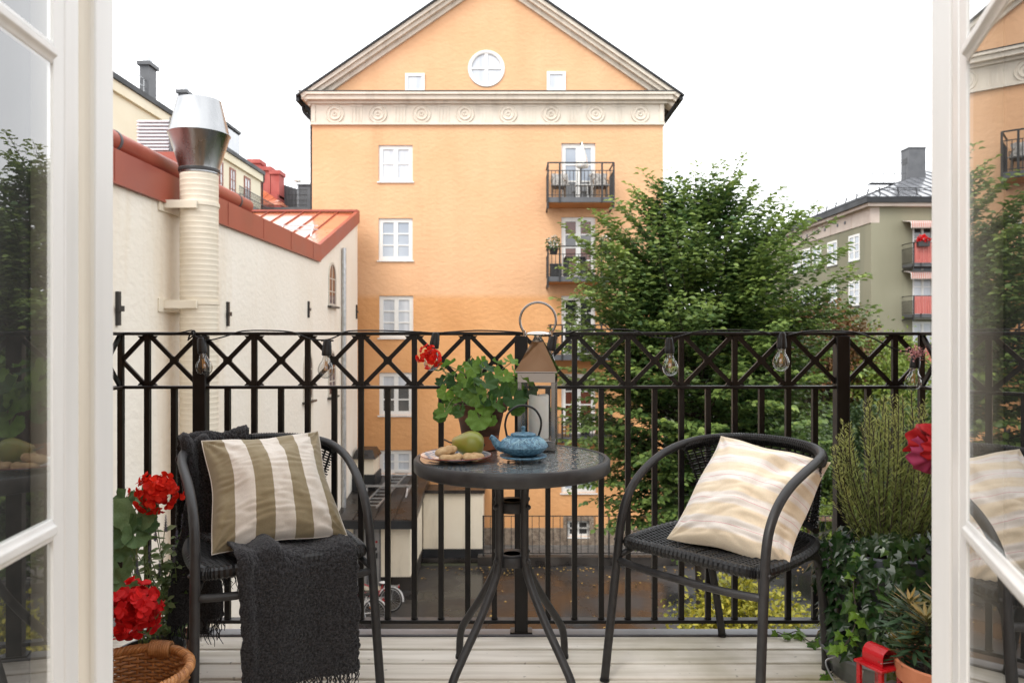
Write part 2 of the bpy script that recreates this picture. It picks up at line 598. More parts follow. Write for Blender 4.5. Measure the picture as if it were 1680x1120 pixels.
def uv_stripes(name, ramp, axis='X', n=1.0, rough=.9, weave=900, sheen=.25, wob=.0):
    """woven cloth with stripes across its own surface coordinates"""
    m = bpy.data.materials.new(name)
    m.use_nodes = True
    N, L = m.node_tree.nodes, m.node_tree.links
    b = N['Principled BSDF']
    b.inputs['Roughness'].default_value = rough
    b.inputs['Specular IOR Level'].default_value = .15
    b.inputs['Sheen Weight'].default_value = sheen
    tc = N.new('ShaderNodeTexCoord')
    sp = N.new('ShaderNodeSeparateXYZ'); L.new(tc.outputs['UV'], sp.inputs[0])
    mu = N.new('ShaderNodeMath'); mu.operation = 'MULTIPLY'; mu.inputs[1].default_value = n
    L.new(sp.outputs[axis], mu.inputs[0])
    fr = N.new('ShaderNodeMath'); fr.operation = 'FRACT'; L.new(mu.outputs[0], fr.inputs[0])
    cr = N.new('ShaderNodeValToRGB'); cr.color_ramp.interpolation = 'CONSTANT'
    el = cr.color_ramp.elements
    el[0].position, el[0].color = ramp[0][0], (*ramp[0][1], 1)
    el[1].position, el[1].color = ramp[1][0], (*ramp[1][1], 1)
    for p, c in ramp[2:]:
        e = el.new(p); e.color = (*c, 1)
    L.new(fr.outputs[0], cr.inputs[0])
    t = N.new('ShaderNodeTexNoise'); t.inputs['Scale'].default_value = 260; t.inputs['Detail'].default_value = 3
    L.new(tc.outputs['Object'], t.inputs['Vector'])
    h = N.new('ShaderNodeHueSaturation'); L.new(cr.outputs[0], h.inputs['Color'])
    mr = N.new('ShaderNodeMapRange'); mr.inputs['To Min'].default_value = .88; mr.inputs['To Max'].default_value = 1.12
    L.new(t.outputs[0], mr.inputs[0]); L.new(mr.outputs[0], h.inputs['Value'])
    L.new(h.outputs[0], b.inputs['Base Color'])
    t2 = N.new('ShaderNodeTexNoise'); t2.inputs['Scale'].default_value = 30; t2.inputs['Detail'].default_value = 6
    L.new(tc.outputs['Object'], t2.inputs['Vector'])
    bp = N.new('ShaderNodeBump'); bp.inputs['Strength'].default_value = .3; bp.inputs['Distance'].default_value = .004
    L.new(t2.outputs[0], bp.inputs['Height'])
    bp2 = N.new('ShaderNodeBump'); bp2.inputs['Strength'].default_value = .35; bp2.inputs['Distance'].default_value = .0006
    t3 = N.new('ShaderNodeTexNoise'); t3.inputs['Scale'].default_value = 700; t3.inputs['Detail'].default_value = 1
    L.new(tc.outputs['Object'], t3.inputs['Vector'])
    L.new(t3.outputs[0], bp2.inputs['Height']); L.new(bp.outputs[0], bp2.inputs['Normal'])
    L.new(bp2.outputs[0], b.inputs['Normal'])
    return m

def wet_asphalt():
    m = mat('wet asphalt', (.013, .012, .0115), (.030, .028, .027), nscale=.45, ndet=9, rough=.10, rough2=.55, spec=.5, world=True,
            bump=.25, bscale=45, bdet=4, bdist=.006, lo=.42, hi=.60)
    return m

M_orange = plaster_two_tone()
M_deck = wood_deck()
M_asphalt = wet_asphalt()
M_stucco = mat('pale stucco trim', (.62, .555, .465), (.70, .635, .545), nscale=1.2, ndet=8, rough=.85, spec=.2, world=True, bump=.3, bscale=9, bdist=.015, lo=.3, hi=.7)
M_cream = mat('cream plaster wall', (.80, .735, .635), (.86, .81, .725), nscale=.5, ndet=9, rough=.9, spec=.2, world=True, bump=.5, bscale=8.0, bdet=7, bdist=.03, lo=.3, hi=.72, bstretch=(1, .8, 1.2))
M_cream2 = mat('cream shed plaster', (.72, .63, .49), (.78, .70, .57), nscale=.7, ndet=9, rough=.9, spec=.2, world=True, bump=.3, bscale=5.0, bdist=.02, lo=.3, hi=.7)
M_yellow = mat('pale yellow plaster', (.78, .71, .54), (.83, .77, .61), nscale=.4, ndet=6, rough=.9, spec=.2, world=True)
M_green = mat('grey green plaster', (.205, .195, .135), (.262, .250, .180), nscale=.30, ndet=9, rough=.9, spec=.2, world=True, bump=.3, bscale=3, bdist=.03, stretch=(1, 1, .35), lo=.32, hi=.7)
M_pink = mat('pinkish stone frieze', (.46, .38, .33), (.54, .46, .40), nscale=1, rough=.85, world=True)
M_redtin = mat('red painted sheet metal', (.27, .052, .032), (.36, .088, .052), nscale=1.1, ndet=9, rough=.38, rough2=.55, spec=.5, world=True, lo=.3, hi=.72)
M_redtin2 = mat('weathered orange red roof sheet', (.46, .12, .05), (.55, .20, .10), nscale=.8, ndet=8, rough=.12, rough2=.35, spec=.8, world=True, coat=.5)
M_redplaster = mat('brick red plaster', (.36, .07, .06), (.45, .12, .10), nscale=.8, ndet=6, rough=.8, world=True)
M_blacktin = mat('black roof sheet', (.014, .0145, .016), (.030, .031, .033), nscale=.9, ndet=7, rough=.42, rough2=.6, world=True, spec=.3)
M_greytin = mat('glossy grey roof sheet', (.10, .104, .115), (.16, .165, .18), nscale=.5, ndet=6, rough=.18, rough2=.34, world=True, spec=.8, coat=.4)  # glossy, paler than the black sheets of the same roof's long slope
M_felt = mat('dark tarred roof sheet', (.014, .012, .011), (.050, .042, .036), nscale=1.3, ndet=9, rough=.22, rough2=.6, world=True, bump=.2, bscale=14, bdist=.01, lo=.36, hi=.7)
M_darkgrey = mat('dark grey chimney sheet', (.075, .078, .085), (.10, .103, .11), nscale=2, rough=.5, world=True)
M_galv = mat('galvanised steel', (.42, .43, .44), (.56, .57, .58), nscale=9, ndet=4, rough=.32, rough2=.45, metal=.85, lo=.35, hi=.65)
M_lightgalv = mat('pale galvanised cladding', (.55, .56, .58), (.63, .64, .66), nscale=6, rough=.45, metal=.5)
M_cowl = mat('spun steel cowl', (.30, .305, .31), (.42, .425, .43), nscale=3, ndet=6, rough=.20, rough2=.36, metal=1.0, stretch=(1, 1, .3), lo=.35, hi=.65)
M_duct = mat('cream painted duct', (.70, .62, .49), (.76, .69, .57), nscale=2.5, ndet=7, rough=.55, world=True, lo=.3, hi=.7)
M_white = mat('white gloss paint', (.64, .63, .615), (.70, .69, .675), nscale=5, ndet=6, rough=.30, bump=.10, bscale=14, bdist=.003, stretch=(3, 3, .3), spec=.5)
M_jamb = mat('old beige painted wood', (.50, .46, .39), (.58, .54, .47), nscale=7, ndet=8, rough=.5, bump=.2, bscale=10, bdist=.003, stretch=(3, 3, .25))
M_whitewin = mat('white window paint', (.74, .73, .70), rough=.4)
M_brownwin = mat('red brown window paint', (.28, .09, .05), rough=.5)
M_black = mat('black railing paint', (.006, .005, .005), (.010, .008, .008), nscale=16, ndet=4, rough=.34, rough2=.46, spec=.35, bump=.06, bscale=120, bdist=.001)
M_balrail = mat('dark balcony steel', (.022, .021, .021), rough=.45)
M_balgrey = mat('grey steel beam', (.10, .10, .11), (.16, .16, .17), nscale=8, rough=.35, spec=.5, bump=.1, bscale=60, bdist=.001)
M_tube = mat('anthracite powder coat', (.022, .0215, .0225), (.034, .033, .034), nscale=30, ndet=3, rough=.40, rough2=.50, spec=.4)
M_wicker = mat('black plastic wicker', (.006, .006, .0065), (.012, .012, .013), nscale=60, rough=.38, spec=.4)
M_throw = mat('charcoal boucle wool', (.014, .014, .0155), (.058, .058, .063), nscale=190, ndet=3, rough=.95, spec=.08, sheen=.15, bump=.9, bscale=240, bdist=.004, lo=.35, hi=.7)
M_pane = mat('pane before white curtains', (.44, .47, .51), (.60, .62, .65), nscale=.9, ndet=3, rough=.08, spec=.6, world=True, stretch=(6, 1, .4), lo=.3, hi=.7)
M_paneblue = mat('pale blue grey pane', (.30, .34, .40), (.42, .46, .51), nscale=.5, ndet=2, rough=.06, spec=.7, world=True)  # blue grey base colour under a glossy face
M_panedark = mat('dark window pane', (.03, .032, .035), (.09, .085, .08), nscale=.8, ndet=3, rough=.04, spec=.9, world=True, coat=.6)
M_panebrown = mat('pane before a brown room', (.11, .035, .022), (.16, .06, .04), nscale=.8, ndet=2, rough=.05, spec=.7, world=True)
M_doorglass = glass('door glass', (.86, .88, .87), ior=1.5, faces=4)
M_clear = glass('clear glass', (.97, .98, .98), ior=1.5)
M_bulbglass = glass('bulb glass', (.88, .88, .87), ior=1.5, faces=3, add=.03)
M_tableglass = glass('pebbled table glass', (.66, .72, .73), ior=1.5, rough=.05, faces=2)
M_curtain = mat('dark curtain cloth', (.022, .022, .022), (.035, .034, .033), nscale=30, rough=.9)
M_soil = mat('damp soil', (.02, .014, .010), (.045, .033, .025), nscale=40, rough=.95, bump=.8, bscale=60, bdist=.02)
M_bark = mat('dark bark', (.035, .028, .022), (.085, .07, .055), nscale=9, ndet=7, rough=.9, stretch=(4, 4, .6), bump=.7, bscale=14, bdist=.02)
M_terra = mat('terracotta', (.36, .115, .05), (.46, .17, .085), nscale=9, ndet=7, rough=.72, bump=.2, bscale=90, bdist=.001)
M_oldterra = mat('dark stained terracotta', (.075, .035, .024), (.20, .085, .05), nscale=11, ndet=8, rough=.7, bump=.2, bscale=90, bdist=.001, stretch=(1, 1, 2.4), lo=.42, hi=.68)
M_steel = mat('polished steel', (.50, .46, .43), rough=.045, metal=1.0)
M_steel2 = mat('brushed steel', (.34, .33, .32), rough=.22, metal=1.0)
M_wax = mat('white candle wax', (.74, .72, .67), (.80, .78, .74), nscale=30, rough=.45, sss=.3)
M_red = mat('red enamel lantern paint', (.33, .004, .008), (.40, .008, .012), nscale=25, rough=.22, rough2=.35, spec=.6, bump=.08, bscale=80, bdist=.001)
M_rope = mat('basket willow', (.27, .105, .03), (.47, .215, .075), nscale=22, ndet=4, rough=.42, rand=.18, spec=.5)
M_petal = leafmat('red geranium petal', (.56, .008, .007), (.86, .040, .016), trans=.30, rough=.55, spec=.2)
M_petal4 = leafmat('dark red begonia petal', (.26, .005, .007), (.46, .010, .014), trans=.25, rough=.6, spec=.2)
M_petal2 = leafmat('deep crimson petal', (.42, .005, .010), (.78, .022, .022), trans=.25, rough=.55, spec=.2)
M_petal3 = leafmat('pink sedum blossom', (.50, .18, .19), (.72, .42, .40), trans=.25)
M_gleaf = leafmat('geranium leaf', (.026, .080, .020), (.20, .36, .055), attr=False, trans=.38, rough=.55, spec=.3)
M_gleaf2 = leafmat('grey green geranium leaf', (.055, .12, .045), (.16, .25, .11), attr=False, trans=.2, rough=.6, spec=.3)
M_stem = mat('green stem', (.11, .17, .045), (.16, .20, .07), nscale=30, rough=.5)
M_tree = leafmat('elm leaf', (.050, .108, .036), (.30, .38, .080), trans=.34, rough=.42)
M_bush = leafmat('garden leaf', (.028, .062, .014), (.105, .165, .030), trans=.25)
M_bushred = leafmat('autumn tinted leaf', (.06, .055, .018), (.26, .10, .035), trans=.25)
M_bushyel = leafmat('yellow green leaf', (.17, .18, .022), (.50, .43, .055), trans=.35)
M_bushlime = leafmat('lime green leaf', (.10, .16, .02), (.27, .33, .06), trans=.30)
M_conifer = leafmat('dark evergreen needle', (.018, .040, .014), (.050, .085, .026), trans=.15)
M_rosemary = leafmat('rosemary needle', (.15, .21, .055), (.56, .59, .20), trans=.35, rough=.5)
M_ivy = leafmat('ivy leaf', (.012, .038, .010), (.055, .115, .022), attr=False, trans=.15, rough=.30, spec=.5)
M_ivylight = leafmat('young ivy leaf', (.06, .14, .015), (.16, .28, .035), attr=False, trans=.3, rough=.35)
M_spurge = leafmat('spurge leaf', (.045, .085, .042), (.40, .22, .04), trans=.2, rough=.4)
M_mint = leafmat('variegated leaf', (.09, .17, .045), (.34, .40, .20), trans=.3)
M_laven = leafmat('lilac flower spike', (.15, .125, .19), (.30, .26, .36), trans=.2)
M_pot = mat('blue grey pot glaze', (.060, .068, .080), (.095, .105, .12), nscale=6, rough=.42)
M_zinc = mat('zinc tub', (.13, .145, .16), (.22, .24, .26), nscale=7, ndet=5, rough=.35, metal=.7)

# pebbled glass also scatters a little of the light that falls on it
_n, _l = M_tableglass.node_tree.nodes, M_tableglass.node_tree.links
_t = [q for q in _n if q.type == 'BSDF_TRANSPARENT'][0]
_d = _n.new('ShaderNodeBsdfDiffuse'); _d.inputs[0].default_value = (.50, .56, .58, 1)
_m = _n.new('ShaderNodeMixShader'); _m.inputs[0].default_value = .30
_s = [l.to_socket for l in _t.outputs[0].links][0]
_l.new(_t.outputs[0], _m.inputs[1]); _l.new(_d.outputs[0], _m.inputs[2]); _l.new(_m.outputs[0], _s)

def add_streaks(m, colour, amount, scale=(1.2, 1.2, .12), lo=.52, hi=.75):
    """rain marks: long vertical stains mixed into a wall colour"""
    N, L = m.node_tree.nodes, m.node_tree.links
    b = N['Principled BSDF']
    src = b.inputs['Base Color'].links[0].from_socket
    g = N.new('ShaderNodeNewGeometry')
    mp = N.new('ShaderNodeMapping'); mp.inputs['Scale'].default_value = scale
    L.new(g.outputs['Position'], mp.inputs[0])
    t = N.new('ShaderNodeTexNoise'); t.inputs['Scale'].default_value = 1.0; t.inputs['Detail'].default_value = 8; t.inputs['Roughness'].default_value = .65
    L.new(mp.outputs[0], t.inputs['Vector'])
    mr = N.new('ShaderNodeMapRange'); mr.inputs['From Min'].default_value = lo; mr.inputs['From Max'].default_value = hi; mr.inputs['To Max'].default_value = amount
    L.new(t.outputs[0], mr.inputs[0])
    mx = N.new('ShaderNodeMix'); mx.data_type = 'RGBA'; mx.inputs[7].default_value = (*colour, 1)
    L.new(mr.outputs[0], mx.inputs[0]); L.new(src, mx.inputs[6]); L.new(mx.outputs[2], b.inputs['Base Color'])
add_streaks(M_cream, (.66, .52, .34), .42)
add_streaks(M_duct, (.60, .46, .30), .5, (3, 3, .3))
add_streaks(M_orange, (.44, .26, .13), .38, (.9, .9, .10), .55, .8)
add_streaks(M_green, (.14, .15, .11), .6, (.7, .7, .07))
add_streaks(M_cream2, (.42, .35, .26), .5, (2.2, 2.2, .4), .5, .75)
add_streaks(M_redtin, (.20, .06, .045), .6, (1.5, .7, .5), .55, .75)
add_streaks(M_stucco, (.36, .32, .27), .5, (2.2, 2.2, .5), .5, .75)
# ---------------------------------------------------------------- the house we look out of, balcony floor
GZ = -6.95                     # courtyard level
RD = 2.765                     # plane of the front railing
hw = MB()
for (x0, x1, z0, z1) in ((-4.5, -.752, -.9, 4.6), (.752, 4.5, -.9, 4.6), (-.752, .752, 2.30, 4.6), (-.752, .752, -.9, -.03)):
    hw.box(x0, x1, 1.15, 1.26, z0, z1)
M_house = mat('white room wall', (.74, .72, .68), (.77, .75, .71), nscale=3, rough=.85)
tag(hw.build('house_wall', M_house, smooth=0), kind='structure')
hf = MB()
for (x0, x1, z0, z1) in ((-7, -.752, -8, 8.5), (.752, 7, -8, 8.5), (-.752, .752, 2.30, 8.5), (-.752, .752, -8, -.03)):
    hf.box(x0, x1, 1.262, 1.335, z0, min(z1, 5.2))
M_ownface = mat('own ochre house plaster', (.38, .22, .12), (.46, .29, .17), nscale=1, ndet=6, rough=.9, world=True, bump=.4, bscale=5, bdist=.03)
tag(hf.build('outer_wall', M_ownface, smooth=0), kind='structure')
rf = MB(); rf.box(-4.5, 4.5, -3.2, 1.15, -.06, -.012)
M_parquet = mat('oak floor', (.34, .24, .15), (.44, .32, .21), nscale=4, ndet=8, stretch=(8, .6, 8), rough=.4)
tag(rf.build('room_floor', M_parquet, smooth=0), kind='structure')

rw_ = MB()
rw_.box(-3.3, 3.3, -3.3, -3.2, -.01, 2.75); rw_.box(-3.3, -3.2, -3.2, 1.14, -.01, 2.75); rw_.box(3.2, 3.3, -3.2, 1.14, -.01, 2.75)
tag(rw_.build('room_wall', mat('grey room wall', (.66, .65, .64), rough=.85), smooth=0), kind='structure')
df = bpy.data.objects.new('door_frame', None); COL.objects.link(df); ORG['door_frame'] = V((0, 0, 0))
tag(df, kind='structure')
for s, ne, fe, xn in ((-1, 1.12, 1.172, .619), (1, 1.10, 1.152, .640)):
    a, b = sorted((s * xn, s * .749)); m = MB(); m.box(a, b, ne, fe, 0, 2.25)
    m.build('stop_post', M_white, df, bevel=.004)
    a, b = sorted((s * (xn + .001), s * .7495)); m = MB(); m.box(a, b, ne - .012, ne - .0005, 0, 2.25)
    m.build('jamb_board', M_jamb, df, bevel=.002)
m = MB(); m.box(-.749, .749, 1.10, 1.172, 2.25, 2.298); m.build('head_post', M_white, df, bevel=.004)
m = MB(); m.box(-.749, .749, 1.09, 1.34, -.028, .018); m.build('threshold', M_jamb, df, bevel=.004)

bf = bpy.data.objects.new('balcony_floor', None); COL.objects.link(bf); ORG['balcony_floor'] = V((0, 0, 0))
tag(bf, kind='structure')
pm = None
for i in range(13):
    y1 = 2.731 - i * .1145
    if y1 < 1.36:
        break
    m = MB()
    m.box(-1.445, 1.445, y1 - .1035, y1, -.028, rnd.uniform(-.0012, .0008))
    m.build('plank', M_deck, bf, bevel=.004)
m = MB(); m.box(-1.46, 1.46, 1.335, 2.733, -.16, -.034)
m.build('slab', M_balgrey, bf, smooth=0)
m = MB()
m.box(-1.52, 1.52, 2.736, 2.795, -.16, .004)
m.box(-1.52, -1.452, 1.335, 2.735, -.16, .003); m.box(1.452, 1.52, 1.335, 2.735, -.16, .003)
m.build('edge_beam', M_balgrey, bf, bevel=.004)

# ---------------------------------------------------------------- railing
rail = thing('balcony_railing', 'black steel balcony railing with a band of crosses under its top rail', 'railing', (0, RD, 0))
X0, DX = .0336, .0979
def rx(i):
    return X0 + DX * i
ZT, ZM, ZB = 1.096, .900, .045
def rails(name, z, w_, h):
    m = MB()
    m.bar((rx(-15) - .03, RD, z), (rx(15) + .03, RD, z), w_, h)
    m.build(name, M_black, rail, bevel=.003)
    for s in (-15, 15):
        m = MB(); m.bar((rx(s), RD - w_ / 2 - .001, z), (rx(s), 1.34, z), w_, h)
        m.build(name, M_black, rail, bevel=.003)
rails('top_rail', ZT, .038, .012); rails('middle_rail', ZM, .032, .011); rails('bottom_rail', ZB, .036, .013)
bm_ = MB(); bm_.box(-.0095, .0095, -.0095, .0095, ZB + .0065, ZM - .0055)
bme = bm_.mesh('baluster', M_black, smooth=0)
um_ = MB(); um_.box(-.0095, .0095, -.0075, .0075, ZM + .0055, ZT - .006)
ume = um_.mesh('upright', M_black, smooth=0)
gmes = []
for (z, zz) in ((ZT - .0075, ZT - .021), (ZM + .007, ZM + .0205)):
    gm = MB(); gm.prism([(-.036, -.005, z), (.036, -.005, z), (.024, -.005, zz), (-.024, -.005, zz)], (0, .010, 0))
    gmes.append(gm.mesh('gusset', M_black, smooth=0))
wm = MB()
wm.prism([(.013 * math.cos(a * math.pi / 4), .013 * math.sin(a * math.pi / 4), ZB + .0067) for a in range(8)], (0, 0, .004))
wme = wm.mesh('weld_collar', M_black, smooth=0)
for i in range(-15, 16):
    if i % 12 == 0:
        m = MB(); m.box(rx(i) - .024, rx(i) + .024, RD - .021, RD + .021, .006, ZT - .007)
        p = m.build('post', M_black, rail, bevel=.003)
        m = MB(); m.box(rx(i) - .040, rx(i) + .040, RD - .0245, RD + .0245, .0045, .0105)
        m.build('foot_plate', M_black, p)
        continue
    T = Matrix.Translation((rx(i), RD, 0))
    b = piece('baluster', bme, rail, T)
    piece('weld_collar', wme, b, Matrix.Identity(4))
    if i % 2 == 0 or abs(i) == 15:
        piece('upright', ume, rail, T)
    if i % 2 == 0:
        piece('gusset', gmes[0], rail, T); piece('gusset', gmes[1], rail, T)
cm = MB()
zc, hh = (ZT + ZM) / 2, (ZT - ZM) / 2 - .004
xo = DX - .006
cm.bar((-xo, 0, zc - hh), (xo, 0, zc + hh), .0155, .010, up=(0, 1, 0))
cm.bar((-xo, .0006, zc + hh), (-.006, .0006, zc + .006), .0155, .0095, up=(0, 1, 0))
cm.bar((.006, .0006, zc - .006), (xo, .0006, zc - hh), .0155, .0095, up=(0, 1, 0))
cm.prism([(.016 * math.cos(a * math.pi / 4 + .39), -.0058, zc + .016 * math.sin(a * math.pi / 4 + .39)) for a in range(8)], (0, .0118, 0))
cme = cm.mesh('cross_brace', M_black, smooth=0)
for i in range(-13, 14, 2):
    piece('cross_brace', cme, rail, Matrix.Translation((rx(i), RD, 0)))
for s in (-1, 1):          # half crosses at the ends
    m = MB()
    xe = rx(15 * s) - s * .004
    for zz in (ZT - .008, ZM + .008):
        m.bar((xe, RD, zc), (rx(14 * s) + s * .008, RD, zz), .0155, .010, up=(0, 1, 0))
    m.build('cross_brace', M_black, rail, smooth=0)
    y = RD - .0979
    k = 0
    while y > 1.40:
        T = Matrix.Translation((rx(15 * s), y, 0)) @ Matrix.Rotation(R(90), 4, 'Z')
        b = piece('baluster', bme, rail, T)
        if k % 2:
            piece('upright', ume, rail, T)
        elif y > 1.5:
            piece('cross_brace', cme, rail, T)
        y -= .0979; k += 1

# ---------------------------------------------------------------- glazed door leaves, opened into the room
def door_leaf(hinge, dr, label, side):
    d = V((dr[0], dr[1], 0)).normalized()
    n = V((-d.y, d.x, 0)) if side < 0 else V((d.y, -d.x, 0))
    if n.x * side > 0:
        n = -n                                     # towards the opening
    t = thing('glazed_door', label, 'door', (hinge[0], hinge[1], 0))
    t['kind'] = 'thing'
    H = V((hinge[0], hinge[1], 0))
    def f(a, b, c):                                 # a along the leaf, b up, c out of the visible face into its thickness
        return H + d * a - n * c + V((0, 0, b))
    W_, z0, z1, st = .60, .025, 2.235, .045
    for (a, b, nm) in ((0, st, 'stile'), (W_ - st, W_, 'stile')):
        m = MB(); m.boxf(f, a, b, z0, z1, 0, .016)
        m.build(nm, M_white, t, bevel=.004)
    for (za, zb) in ((z0, z0 + .09), (z1 - .075, z1)):
        m = MB(); m.boxf(f, st + .001, W_ - st - .001, za, zb, .001, .015)
        m.build('rail', M_white, t, bevel=.004)
    mz = [.182, .827, 1.472, 2.11]
    for z in mz:
        if z < 2.05:
            m = MB()
            pr = [(-.015, .014), (-.015, .006), (-.009, .004), (-.005, -.001), (.005, -.001), (.009, .004), (.015, .006), (.015, .014)]
            m.prism([f(st + .022, z + q[0], q[1]) for q in pr], d * (W_ - 2 * st - .044))
            m.build('muntin', M_white, t, bevel=.0015)
    # glazing bead along the stiles
    for (a, b) in ((st, st + .022), (W_ - st - .022, W_ - st)):
        m = MB()
        q = [(a, .0015), (a + .008, .0025), (b, .005), (b, .013), (a, .013)] if a < .3 else [(a, .005), (b - .008, .0025), (b, .0015), (b, .013), (a, .013)]
        m.prism([f(x, z0 + .092, c) for x, c in q], V((0, 0, z1 - z0 - .17)))
        m.build('bead', M_white, t, smooth=60)
    cuts = [z0 + .09] + [x for x in mz if x < 2.05] + [z1 - .075]
    for a, b in zip(cuts[:-1], cuts[1:]):
        m = MB(); m.face([f(st + .004, a, .007), f(W_ - st - .004, a, .007), f(W_ - st - .004, b, .007), f(st + .004, b, .007)])
        m.build('pane', M_doorglass, t, smooth=0)
    return t
door_leaf((-.624, 1.087), (.122, -.9925), 'white glazed door leaf beside the wicker basket and the left chair', -1)
door_leaf((.628, 1.076), (-.34, -.94), 'white glazed door leaf beside the rosemary tub and the right chair', 1)

def curtain(x0, x1, y, label):
    m = MB()
    def fn(u, v):
        x = x0 + (x1 - x0) * u
        return V((x, y + .013 * math.sin(u * 46) + .007 * math.sin(u * 101 + 1), .02 + 2.35 * v))
    m.grid(fn, 160, 4)
    o = m.build('curtain', M_curtain, smooth=180, org=(x0, y, 0))
    so = o.modifiers.new('thickness', 'SOLIDIFY'); so.thickness = .004
    tag(o, label, 'curtain')
curtain(-1.5, -.685, 1.05, 'dark floor length curtain seen through the left glazed door')
curtain(.69, 1.5, 1.045, 'dark floor length curtain seen through the right glazed door')
# ---------------------------------------------------------------- orange gabled building
FD = 28.0
def fx(px): return (px - CX) / F_PX * FD
def fz(py): return HC - (py - CY) / F_PX * FD
def ff(a, b, c): return V((a, FD + c, b))
ob = thing('apartment_building', 'tall orange plastered building with a pale pediment, round window and stacked balconies', 'building', (fx(800), FD, GZ))
xl, xr = fx(512), fx(1088)
ztop = fz(203)
m = MB()
wins = [  # x0,x1,y0,y1 in photo pixels, columns, rows, pane materials from the bottom up
    (621, 677, 238, 298, 2, 2, M_pane), (621, 677, 358, 427, 2, 3, M_paneblue), (622, 678, 485, 554, 2, 3, M_pane),
    (622, 677, 611, 681, 2, 3, [M_panedark, M_panedark, M_pane]), (622, 677, 738, 777, 2, 2, M_pane)]
doors = [(921, 977, 235, 331, 2, 3, [M_panedark, M_paneblue, M_paneblue]), (921, 977, 356, 455, 2, 4, [M_panebrown, M_panebrown, M_panedark, M_panebrown]),
         (921, 977, 485, 585, 2, 4, M_panedark), (921, 977, 613, 715, 2, 4, [M_panedark, M_panebrown, M_panebrown, M_panedark])]
low = [(921, 978, 752, 808, 2, 2, M_paneblue)]
holes = [(fx(a), fx(b), fz(d), fz(c)) for a, b, c, d, *_ in wins + doors + low]
cell = (fx(931), fx(967), fz(880), fz(853))
holes.append(cell)
wall_cells(m, ff, xl, xr, GZ + .9, ztop, holes, .26)
# the two long sides and the back
for (a, b) in (((xl, FD), (xl, 48)), ((xl, 48), (xr, 48)), ((xr, 48), (xr, FD))):
    m.face([(a[0], a[1], GZ), (b[0], b[1], GZ), (b[0], b[1], ztop), (a[0], a[1], ztop)])
m.build('wall', M_orange, ob, smooth=0)
m = MB()
m.box(xl - .04, xr + .04, FD - .05, FD + .3, GZ, GZ + .86)
# rough plinth cut round the cellar window
M_rough = mat('rough cast plinth', (.16, .12, .09), (.30, .24, .18), nscale=7, ndet=9, rough=.95, world=True, bump=1.0, bscale=22, bdist=.05)
m = MB()
wall_cells(m, lambda a, b, c: V((a, FD - .05 + c, b)), xl, xr + .04, GZ, GZ + .9, [(cell[0] - .01, cell[1] + .01, cell[2] - .01, GZ + .9)], .06)
m.face([(xl, FD - .05, GZ + .9), (xr, FD - .05, GZ + .9), (xr, FD, GZ + .9), (xl, FD, GZ + .9)])
m.build('plinth', M_rough, ob, smooth=0)
m = MB()
a0, a1, b0, b1 = cell
for (p, q, r, s_) in ((a0 - .16, a0, b0 - .12, b1 + .14), (a1, a1 + .16, b0 - .12, b1 + .14), (a0, a1, b1, b1 + .14)):
    m.box(p, q, FD - .075, FD + .05, r, s_)
m.build('cellar_surround', M_rough, ob, smooth=0)
for (a, b, c, d, nc, nr, pm_) in wins:
    window(ob, ff, fx(a), fx(b), fz(d), fz(c), nc, nr, M_whitewin, pm_, inset=.12, fw=.15, mw=.05, bigmull=.16, sill=M_whitewin)
for (a, b, c, d, nc, nr, pm_) in doors:
    window(ob, ff, fx(a), fx(b), fz(d), fz(c), nc, nr, M_whitewin, pm_, inset=.14, fw=.16, mw=.05, bigmull=.18, name='balcony_door')
for (a, b, c, d, nc, nr, pm_) in low:
    window(ob, ff, fx(a), fx(b), fz(d), fz(c), nc, nr, M_whitewin, pm_, inset=.12, fw=.15, mw=.05, bigmull=.16, sill=M_whitewin)
window(ob, ff, *cell, 2, 2, M_whitewin, M_panedark, inset=.10, fw=.09, mw=.05, bigmull=.07, sill=M_whitewin)

# frieze with roundels
zf0, zf1 = fz(203), fz(172)
m = MB(); m.box(xl - .03, xr + .03, FD - .06, FD + .3, zf0, zf1)
m.build('frieze', M_stucco, ob, smooth=0)
m = MB(); m.box(xl - .05, xr + .05, FD - .10, FD + .2, zf0 - .06, zf0 + .03)
m.build('string_course', M_stucco, ob, smooth=0)
ym = FD - .062
ring = MB()
RX = Matrix.Rotation(R(90), 4, 'X')
ring.lathe([(.02, .0), (.07, .05), (.085, .03), (.10, .012), (.17, .012), (.19, .055), (.22, .055), (.24, .015), (.30, .015), (.315, .045), (.335, .045), (.35, 0)], n=28, mat=RX)
rme = ring.mesh('roundel', M_stucco, smooth=50)
for px in (550, 620.5, 692, 763, 833.5, 904, 977, 1050):
    piece('roundel', rme, ob, Matrix.Translation((fx(px), ym, fz(188))))
tg = MB()
for k in range(4):
    tg.box(-.20 + k * .12, -.14 + k * .12, -.016, .02, zf0 + .06, zf1 - .09)
tg.box(-.24, .26, -.022, .02, zf1 - .085, zf1 - .02)
tme = tg.mesh('triglyph', M_stucco, smooth=0)
for px in (585, 656, 727.5, 798, 868.5, 940.5, 1013.5):
    piece('triglyph', tme, ob, Matrix.Translation((fx(px), ym, 0)))
for a, b in ((512, 518), (1082, 1088)):
    m = MB(); m.box(fx(a), fx(b), FD - .10, FD, zf0 + .04, zf1); m.build('pilaster', M_stucco, ob, smooth=0)

